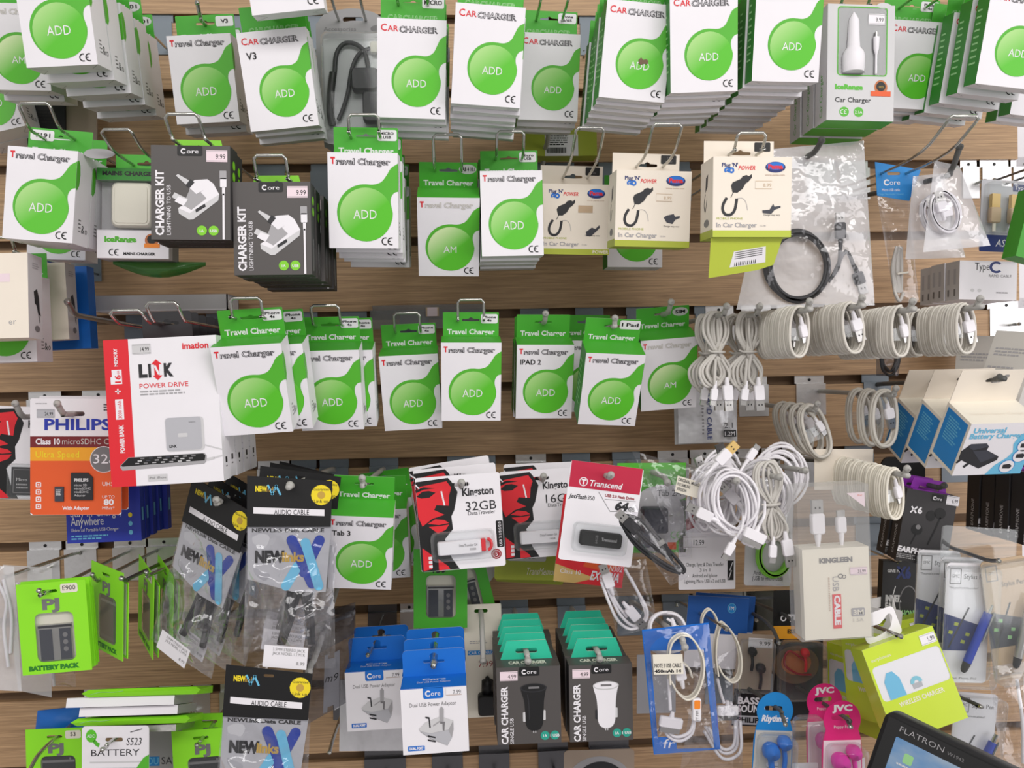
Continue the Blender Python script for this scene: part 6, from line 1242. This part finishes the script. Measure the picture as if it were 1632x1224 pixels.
b = MB(); b.pillow(.098, .09, .008, 'foil', 26, 12, 12, .002); spawn([('sachet', b.mesh('sachet'))], 'cable_sachet', place(604, 1140, .09, 1), 'silver sachet showing below the shaded blue topped adaptor', 'bagged cable', 'bagged cables')
hook(at(537, 1160, .1), 10, 'peg with a bright tip low beside the shaded adaptor', ext=.06, up=-.004, kind='pin', bmat='gunmetal')
# ------------------------------------------------------------------ blue edged cable bag and its neighbours
def bluebag(Q):
    b = MB(); p = lambda x, y: Q(x, y); o = Q(1022,1002)
    F = Fr((0,.003,0), (1,0,0), (0,0,-1), 0,0,1000,1000); c = lambda L: [(Q(x,y)[0]*1000, -Q(x,y)[1]*1000) for x, y in L]
    b.panel(F, c([(1022,1002),(1132,992),(1152,1200),(1042,1206)]), [c([(1036,1036),(1124,1036),(1142,1198),(1080,1198),(1078,1178),(1048,1178)])], .0006, 'blue', 'blue')
    b.text(F, 'fr', *c([(1056,1196)])[0], 10, 'white', 1, wd=13, shear=.2); return ('header_card', b.mesh('header_card'), 'blue printed edging')
def notelab(Q):
    b = MB(); c = lambda L: [(Q(x,y)[0]*1000, -Q(x,y)[1]*1000) for x, y in L]; F = Fr((0,-.014,0), (1,0,0), (0,0,-1), 0,0,1000,1000); b.panel(F, c([(1034,1034),(1082,1034),(1084,1066),(1036,1066)]), [], .0003, 'ivory'); b.text(F, 'NOTE 3 USB CABLE', *c([(1037,1055)])[0], 4.2, 'dark', 1, wd=28.5, bold=.02); b.text(F, '450mAh 14', *c([(1037,1063)])[0], 3, 'dark', 1, wd=28.5, bold=.05); return ('sticker', b.mesh('sticker'), 'cream sticker')
def ribbon_loop(Q, L, w_, y, name='flat_cable', m='ivory'):
    b = MB(); pts = smooth([(Q(x,yy)[0], y, Q(x,yy)[1]) for x, yy in L], 8); n = len(pts)
    vs = [p+V((0,-w_/2,0)) for p in pts]+[p+V((0,w_/2,0)) for p in pts]; b.add(vs, [(i,i+1,n+i+1,n+i) for i in range(n-1)], m, True)
    for e in (-w_/2, w_/2): b.tube([p+V((0,e,0)) for p in pts], .0011, m, 6)
    return (name, b.mesh(name), 'flat white cable')
def orangeplug(Q):
    b = MB(); p0, p1 = Q(1100,1145), Q(1114,1108); b.bev(p0[0], p1[0], -.012, -.006, p0[1], p1[1], 'white', .002); G = Fr((p0[0],-.0122,p1[1]), (p1[0]-p0[0],0,0), (0,0,p0[1]-p1[1]), 0,0,14,37); b.rect(G, 2, 2, 12, 16, 'orange2', 1, r=2); b.text(G, '7T MM', 9, 35, 4, 'dark', 1, rot=90); return ('plug', b.mesh('plug'), 'white plug with orange square')
cable_bag(1087, 1100, .27, ((1023,1003),(1131,993),(1151,1200),(1043,1206)), [[(1064,1080),(1066,1110),(1067,1130)],[(1062,1150),(1066,1168),(1080,1176),(1100,1168),(1108,1145)],[(1058,1150),(1064,1174),(1084,1184),(1104,1172),(1109,1145)]], [('d',1069,1142,10),('a',1085,1082,168)], 'blue edged clear bag of white flat cable with a cream sticker', seed=27, puff=.02,
   extra=(bluebag, notelab, orangeplug, lambda Q: ribbon_loop(Q, [(1064,1085),(1062,1050),(1066,1020),(1082,1007),(1100,1012),(1116,1040),(1118,1070),(1108,1100),(1092,1110),(1076,1098),(1066,1080)], .009, -.006), lambda Q: ribbon_loop(Q, [(1070,1062),(1082,1054),(1098,1064),(1104,1080)], .006, .003, 'inner_cable')))
hook(at(1080, 1012, .262), 9, 'grey peg through the blue edged bag', ext=.03, up=-.004, kind='prong', wmat='prong')
cable_bag(1160, 1090, .2, ((1108,1060),(1178,1030),(1186,1240),(1080,1240)), [[(1142,1080),(1148,1105),(1153,1120)],[(1128,1160),(1150,1195),(1170,1190),(1172,1150),(1165,1120)],[(1124,1160),(1150,1202),(1175,1196),(1176,1150)],[(1120,1165),(1150,1210),(1180,1200),(1180,1150)]], [('d',1158,1124,0)], 'clear bag of flat white cable behind the blue edged one', seed=28, puff=.02,
   extra=(lambda Q: ribbon_loop(Q, [(1140,1072),(1136,1040),(1138,1010),(1146,988),(1158,996),(1172,1020),(1178,1050),(1174,1075),(1162,1082),(1148,1070),(1140,1055)], .010, -.006), lambda Q: ribbon_loop(Q, [(1122,1010),(1122,985),(1132,972),(1142,980),(1150,1000)], .006, .012, 'inner_cable')))
hook(at(1150, 997, .21), 9, 'chrome peg through the flat white cable', ext=.02, up=.002, kind='pin')
spawn(coil(9, 8, .021, .022, m='white'), 'usb_cable', place(1064, 980, .21, 0, -20, 0), 'white cable coil resting on top of the blue edged bag', 'cable', GH)
def art(b, F): b.disc(F, 72, 15, 7, 'sky', 1, ry=7); b.disc(F, 72, 15, 6.2, 'blue2', 2, ry=6.2); b.text(F, '1M', 72, 17.5, 5, 'white', 3, al='c'); b.rect(F, 0, 52, 100, 100, 'white', 1)
ps, F = colour_card(.078, .09, 1, 'midblue', art)
M = place(1142, 1008, .12, 4); spawn(ps, 'cable_card', M, 'dark blue card with a round 1M mark behind the flat white cables', 'cable card', 'boxed and carded cables')
spawn(ps, 'cable_card', place(1152, 1003, .10, 5), 'dark blue card behind the one with the round 1M mark', 'cable card', 'boxed and carded cables')
def art(b, F): fineprint(b, F, 30, 20, 80, 40, 3, 'mid')
ps, F = colour_card(.05, .075, 1, 'silvercard', art); spawn(ps, 'cable_card', place(1046, 1090, .10, 0), 'pale grey card just visible left of the blue edged bag', 'cable card', 'boxed and carded cables')
# ------------------------------------------------------------------ earphones at the lower right
def ear_shape(Q_, b, x, z, s, m):
    b.lathe([(.0001,-.006*s),(.004*s,-.005*s),(.0052*s,0),(.004*s,.004*s),(.0028*s,.007*s),(.0001,.008*s)], m, (x,-.007,z), 'y', 14); b.tube(smooth([(x,-.006,z-.003*s),(x+.0015*s,-.006,z-.012*s),(x+.001*s,-.006,z-.022*s)],4), .0018*s, m, 8)
def grey_ear():
    W, H = .046, .115; b = MB(); F = front(W, H, 0,0,100,250); b.panel(F, rrect(0,0,100,250,3), [], .001, 'cardbk'); b.rect(F, 0, 150, 100, 250, 'black', 1); b.text(F, 'BASS', 12, 190, 18, 'white', 2, wd=60, bold=.04); b.text(F, 'SOUND', 12, 212, 18, 'white', 2, wd=78, bold=.04); b.rect(F, 0, 222, 100, 246, 'silvercard', 2); b.text(F, 'PHILIPS', 14, 240, 13, 'black', 3, wd=70, bold=.05)
    e1, e2 = MB(), MB(); ear_shape(None, e1, -.006, .038, 1.1, 'black'); ear_shape(None, e2, .006, .018, 1.2, 'dark'); cv = MB(); cv.bev(-W/2+.002, W/2-.002, -.016, -.0005, -.012, .052, 'clear', .004)
    return [('card', b.mesh('card')), ('earbud', e1.mesh('earbud'), 'black earbud'), ('earbud', e2.mesh('earbud'), 'black earbud'), ('blister', cv.mesh('blister'), 'clear blister'), sticker_part(F, 30, 10, 96, 36, '9.99', m='white')]
GEA = 'carded earphones'
M = place(1200, 1084, .13, 4); spawn(grey_ear(), 'earphone_card', M, 'grey earphone card with two black buds and BASS SOUND lettering', 'earphones', GEA)
hook(at(1213, 985, .13), 9, 'dark slanting peg with white tip left of the black and amber pack', ext=.06, up=-.012, kind='pin', wmat='wiredark', bmat='plate')
def tdk():
    W, H = .064, .165; b = MB(); F = front(W, H, 0,0,100,260); b.panel(F, rrect(0,0,100,260,2), [], .001, 'black'); b.rect(F, 0, 70, 100, 96, 'amber', 1); b.text(F, 'ESSENTIAL', 28, 85, 8, 'black', 2, wd=56, bold=.05); b.arc(F, 20, 55, 6, 2.4, 0, 360, 'white', 1); b.text(F, 'TDK', 29, 61, 13, 'white', 1, wd=38, bold=.06); b.disc(F, 46, 148, 46, 'brown', 1, ry=38); b.disc(F, 46, 144, 30, 'copper', 2, ry=24)
    e = MB(); ear_shape(None, e, .006, .006, 1.1, 'red'); c_ = MB(); c_.tube(smooth([(.006,-.006,-.004),(-.014,-.006,.008),(-.02,-.006,-.008),(-.004,-.007,-.02),(.014,-.007,-.022)],6), .0014, 'dred', 7)
    cv = MB(); cv.bev(-W/2+.003, W/2-.003, -.026, -.0005, -.05, .022, 'clear', .010); return [('card', b.mesh('card')), ('earbud', e.mesh('earbud'), 'red earbud'), ('cord', c_.mesh('cord'), 'dark red cord'), ('blister', cv.mesh('blister'), 'bulging clear blister')]
M = place(1272, 1045, .12, 0); spawn(tdk(), 'earphone_card', M, 'black and amber earphone card below the clear cable box', 'earphones', GEA)
hook(at(1250, 980, .13), 9, 'dark slanting peg across the black and amber card', ext=.06, up=-.01, kind='pin', wmat='wiredark', bmat='gunmetal')
def round_top(txt, m, sub, side, word, n=1):
    W, H = .046, .125; b = MB(); F = front(W, H, 0,0,100,270); out = [(100*x,y) for x, y in ()]
    head = ellp(50, 46, 46, 46, 24, 150, 390); body = [(96,90),(100,120),(100,270),(0,270),(0,120),(4,90)]
    b.panel(F, head+body, [slot(46, 40, 46, 12)], .001, m); b.text(F, txt, 50, 24 if txt == 'JVC' else 72, 14, 'white', 1, wd=50 if txt == 'JVC' else 66, al='c', bold=.05, shear=0 if txt == 'JVC' else .2); b.text(F, sub, 50, 66, 7, 'pink', 1, al='c')
    b.poly(F, [(4,95),(96,95),(100,270),(0,270)], side, 1); b.text(F, word, 62, 262, 26, 'white', 2, wd=110, rot=90 if word == 'namic' else 28, bold=.08)
    e1, e2, c_ = MB(), MB(), MB(); em = 'hot' if txt == 'JVC' else 'blue'; ear_shape(None, e1, -.005, -.002, 1.95, em); ear_shape(None, e2, .010, .008, 1.6, em); c_.tube(smooth([(-.003,-.006,-.036),(-.008,-.007,-.05),(.004,-.007,-.058)],4), .0016, em, 7)
    sh = MB(); sh.bev(-W/2+.002, W/2-.002, -.024, -.0008, -H/2, .018, 'clear', .008)
    return [('card', b.mesh('card')), ('earbud', e1.mesh('earbud'), 'bright earbud'), ('earbud', e2.mesh('earbud'), 'bright earbud'), ('cord', c_.mesh('cord')), ('blister', sh.mesh('blister'), 'clear blister')]
ps = round_top('JVC', 'magenta', 'Peppy Fun', 'pink', 'Gumy')
M = place(1342, 1206, .25, 0); spawn(ps, 'earphone_card', M, 'pink earphone card with a round top and pink buds, in front', 'earphones', GEA)
spawn(ps, 'earphone_card', place(1316, 1174, .20, -2), 'pink earphone card behind the front pink one', 'earphones', GEA)
hook(M @ V((0,0,.046)), 10, 'dark peg through the pink earphone cards', ext=.02, up=-.004, kind='pin', wmat='wiredark')
ps = round_top('Rhythmic', 'blue2', '', 'cable2', 'namic'); M = place(1232, 1190, .22, 3); spawn(ps, 'earphone_card', M, 'blue round topped earphone card at the lower edge', 'earphones', GEA)
hook(M @ V((0,0,.046)), 10, 'dark slanting peg through the blue round topped card', ext=.03, up=-.008, kind='pin', wmat='wiredark')
b = MB(); b.bev(-.017, .017, -.02, 0, -.045, .045, 'clear', .008); t = MB(); t.panel(front(.03, .02, 0,0,60,40), rrect(0,0,60,40,4), [], .001, 'white'); t.v = [v+V((0,.001,-.022)) for v in t.v]
spawn([('blister', b.mesh('blister')), ('card', t.mesh('card'), 'white card')], 'empty_blister', place(1284, 1200, .23, 0), 'empty clear blister between the blue and pink earphone cards', 'blister pack')
# ------------------------------------------------------------------ lime window cartons
def limebox():
    W, H, T = .083, .098, .03; b = MB(); F = front(W, H, 0,0,124,146); win = rrect(4, 30, 122, 84, 7)
    b.poly(F, [(0,0),(124,0),(124,146),(0,146)], 'lime2*', 0, [win]); b.box(-W/2, W/2, .0004, T, -H/2, H/2, 'olive', dict(front='white', left='lime2', top='lime2', bottom='lime2')); b.text(F, 'WIRELESS CHARGER', 26, 98, 7, 'ivory', 1, wd=78, bold=.02); b.text(F, 'earphones', 8, 22, 5, 'ivory', 1, wd=34)
    b.poly(F, [(16,84),(16,56),(24,44),(34,44),(42,56),(44,84)], 'sky', -.3); b.arc(F, 66, 72, 10, 6, 180, 360, 'ltblue', -.3); b.rect(F, 58, 72, 74, 80, 'silvercard', -.3)
    wn = MB(); wn.poly(F, win, 'clear', .7)
    t = MB(); F2 = front(.042, .03, 0,0,50,36, y=T*.5, cz=H/2+.0148); F2.o.x -= .006; t.panel(F2, rrect(0,0,50,36,5), [[(q.x,q.y) for q in smooth([(8,24),(12,16),(26,16),(40,8),(44,12),(40,20),(34,26),(14,30)],3,True)]], .001, 'white')
    return [('carton', b.mesh('carton')), ('window_film', wn.mesh('window_film'), 'clear window'), ('hang_tab', t.mesh('hang_tab'), 'white hang tab'), sticker_part(F, 96, 8, 122, 24, '5.99', m='white')]
ps = limebox(); GL = 'lime earphone cartons'
spawn(ps, 'earphone_carton', place(1458, 1090, .30, -17, -12), 'bright lime window carton tipped to the side above the monitor', 'earphone box', GL)
spawn(ps, 'earphone_carton', place(1396, 1084, .225, -6, 0, -60), 'lime carton turned edge on behind the tipped lime one', 'earphone box', GL)
spawn(ps, 'earphone_carton', place(1362, 1100, .16, -2, 0, -66), 'lime carton furthest back, edge on beside the pink cards', 'earphone box', GL)
spawn(ps, 'earphone_carton', place(1432, 1052, .115, -12, 0, -6), 'lime carton whose upper corner shows above the tipped one', 'earphone box', GL)
hook(at(1420, 1008, .28), 9, 'chrome peg through the white tab of the lime cartons', ext=.02, up=.002, kind='pin')
b = MB(); b.panel(front(.042, .03, 0,0,50,36), rrect(0,0,50,36,5), [[(10,22),(26,14),(42,22),(26,28)]], .001, 'white'); spawn([('card', b.mesh('card'))], 'header_card', place(1410, 990, .17, 6), 'white header card with a hole behind the lime carton tab', 'card')
# ------------------------------------------------------------------ stylus pens
def stylus(col, W=.052, H=.135):
    b = MB(); F = front(W, H, 0,0,100,260); b.panel(F, rrect(0,0,100,260,10), [], .001, 'white' if col == 'blue' else 'tan'); b.poly(F, rrect(8,12,34,46,0), 'grey', 1, [rrect(10,14,32,44,0)]); b.text(F, 'GMC', 13, 32, 7, 'grey', 1, wd=16); b.text(F, 'Stylus Pen', 40, 34 if col == 'blue' else 60, 10, 'dark', 1, wd=52); b.text(F, '"The proof is in the product"', 8, 56, 4.5, 'dark', 1, wd=66) if col == 'blue' else None
    b.poly(F, [(0,110),(80,134),(60,190),(0,190)], 'navy' if col == 'blue' else 'battery', 1)
    for x, y in ((24,128),(12,146),(50,150),(40,166)): b.poly(F, [(x,y),(x+9,y+2),(x+7,y+9),(x-2,y+7)], 'tgreen' if col != 'blue' else 'olive', 2)
    b.line(F, [(54,96),(12,184)], 4, 'dark', 2); b.text(F, 'For iPad, iPhone, iPod', 8, 252, 4.5, 'grey', 1, wd=70)
    p = MB(); a, z = F.p(92, 92), F.p(38, 232); pm = 'cobalt' if col == 'blue' else 'silver'
    a.y = z.y = -.008; d = (z-a).normalized(); p.tube([a+d*.006, a+d*.02, z-d*.012], [.0046,.0048,.0046], pm, 14)
    c_ = MB(); c_.tube([a-d*.004, a+d*.0062], [.0026,.0028], 'chrome', 12); c_.tube([a+d*.004+V((.004,-.004,0)), a+d*.04+V((.005,-.004,0))], .0012, 'chrome', 8)
    n_ = MB(); n_.tube([z-d*.0122, z-d*.003, z], [.0046,.0036,.002], 'dark', 12)
    s_ = MB(); s_.bev(-W/2-.003, W/2+.003, -.018, -.0006, -H/2-.002, H/2-.002, 'clear', .006)
    return [('card', b.mesh('card')), ('pen_body', p.mesh('pen_body'), 'blue pen barrel' if col == 'blue' else 'silver pen barrel', [('pen_clip', c_.mesh('pen_clip'), 'chrome clip'), ('pen_tip', n_.mesh('pen_tip'), 'dark tip')]), ('blister', s_.mesh('blister'), 'clear blister')]
GST = 'stylus pens on cards'
M = place(1540, 993, .245, 2.5); spawn(stylus('blue'), 'stylus_pen_card', M, 'white stylus card with a blue pen right of the lime carton', 'stylus pen', GST)
spawn(stylus('blue'), 'stylus_pen_card', M @ Matrix.Translation((.006,.022,.002)), 'white stylus card behind the one with the blue pen', 'stylus pen', GST)
spawn(stylus('blue'), 'stylus_pen_card', M @ Matrix.Translation((-.006,.05,.004)), 'white stylus card at the back of the blue pen row', 'stylus pen', GST)
b = MB(); b.bev(-.045,.045,-.001,.0005,-.02,.02,'clear',.004); spawn([('flap', b.mesh('flap'))], 'clear_flap', place(1560, 868, .225, 4), 'clear plastic flap above the stylus cards', 'plastic flap')
hook(at(1548, 884, .23), 8, 'dark bent peg with chrome tip above the stylus cards', ext=.05, up=.004, kind='pin', wmat='gunmetal', bmat='plate')
M = place(1610, 985, .255, -8); spawn(stylus('silver'), 'stylus_pen_card', M, 'beige stylus card with a silver pen at the right edge', 'stylus pen', GST)
M = place(1548, 1195, .20, 6); spawn(stylus('blue'), 'stylus_pen_card', M, 'white stylus card low behind the monitor', 'stylus pen', GST)
hook(at(1546, 1118, .22), 10, 'peg with white tip above the low stylus card', ext=.02, up=.002, kind='pin', wmat='wiredark')
cable_bag(1600, 1130, .26, ((1570,1060),(1640,1050),(1660,1230),(1600,1230)), [[(1620,1080),(1630,1150),(1632,1220)]], [], 'large crinkled clear bag at the lower right edge', seed=33, puff=.02)
# ------------------------------------------------------------------ monitor in front
def monitor():
    W, H, T = .43, .28, .03; b = MB(); F = front(W, H, 0,0,430,280); b.bev(-W/2, W/2, .0, T, -H/2, H/2, 'black', .008, 4)
    b.poly(F, [(4,4),(426,4),(426,276),(4,276)], 'black', 12, [rrect(15,18,415,262,1)]); b.text(F, 'FLATRON', 16, 12.5, 5, 'mid', 14, wd=38, bold=-.01); b.text(F, 'W1942', 57, 12.5, 3, 'grey', 14, wd=14)
    sc = MB(); sc.poly(F, [(15,18),(415,18),(415,262),(15,262)], 'skyscreen', 11, uvb=(15,18,415,262))
    rg = random.Random(5)
    for i in range(4):
        for j in range(3):
            x, y = 26+i*36, 28+j*38; c = ('tgreen','pale','cream','tan','red','ivory','pale','cream','sky','ivory','red','pale')[i+4*j]; sc.rect(F, x, y, x+8, y+9, c, 12, r=1.5); fineprint(sc, F, x-4, y+11, x+13, y+14, 1, 'pale', 12)
    st = MB(); st.tube([(0,T+.01,-H/2-.06),(0,T,-.02)], .018, 'black', 12); st.lathe([(.1,-H/2-.075),(.1,-H/2-.065),(.03,-H/2-.055)], 'black', (0,T+.01,0), 'z', 28)
    return [('bezel', b.mesh('bezel')), ('screen', sc.mesh('screen'), 'lit screen with blue sky and icons'), ('stand', st.mesh('stand'))]
c0 = at(1413, 1131, .40)
Mm = Matrix.Translation(c0) @ Matrix.Rotation(R(-38), 4, 'Z') @ Matrix.Rotation(R(-14), 4, 'X') @ Matrix.Rotation(R(16), 4, 'Y') @ Matrix.Translation((.215, 0, -.14))
spawn(monitor(), 'computer_monitor', Mm, 'black monitor with blue sky desktop at the lower right corner', 'monitor')
# ------------------------------------------------------------------ spare hooks and brackets left bare
for px, k, lab in ((68, 6, 'bare bracket behind the orange memory card blister'), (300, 8, 'bare bracket farther from the corner, above the green sleeves'), (72, 8, 'bare bracket nearest the left edge above the green sleeves'), (745, 7, 'bare grey bracket above the 32GB cards'), (480, 7, 'bare grey bracket above the audio cable packs'), (606, 9, 'dark bracket under the lowest green ball carton'), (600, 11, 'wide dark bracket under the silver sachet'), (700, 11, 'dark bracket below the front adaptor'), (775, 11, 'shiny dark bracket below the cream charger card'), (870, 11, 'shiny bracket below the black car charger cartons'), (960, 11, 'wide bracket below the white car charger cartons'), (1104, 9, 'chrome bracket above the dark blue card'), (1190, 9, 'chrome bracket holding the dark slanting peg'), (1572, 3, 'white bracket nearest the panel edge in the second groove'), (1608, 5, 'chrome bracket at the panel edge above the grey cartons'), (225, 10, 'bare bracket behind the flat packs')):
    p = at(px, 600, 0); P = V((p.x, -.012, groove_z(k)-.034))
    if k in (9, 11): kind, wm, bm = 'pin', 'gunmetal', 'gunmetal' if k == 11 else 'plate'
    else: kind, wm, bm = 'pin', 'chrome', 'plate' if k != 7 else 'slate'
    hook(P, k, lab, ext=.012, up=0, kind=kind, wmat=wm, bmat=bm, bw=.028 if 'wide' in lab or px in (1572,1608) else .021)
b = MB(); F = front(.09, .05, 0,0,100,60); b.disc(F, 50, 50, 46, 'mid', 1, ry=40); b.panel(F, rrect(0,0,100,60,6), [], .001, 'cardbk'); b.poly(F, ellp(52,62,40,44,24,180,360), 'dark', 2); b.poly(F, ellp(52,70,34,36,24,180,360), 'mid', 3)
spawn([('card', b.mesh('card'))], 'earphone_card', place(955, 1226, .1, 0), 'grey card with a black headband at the lower edge', 'earphones', GEA)
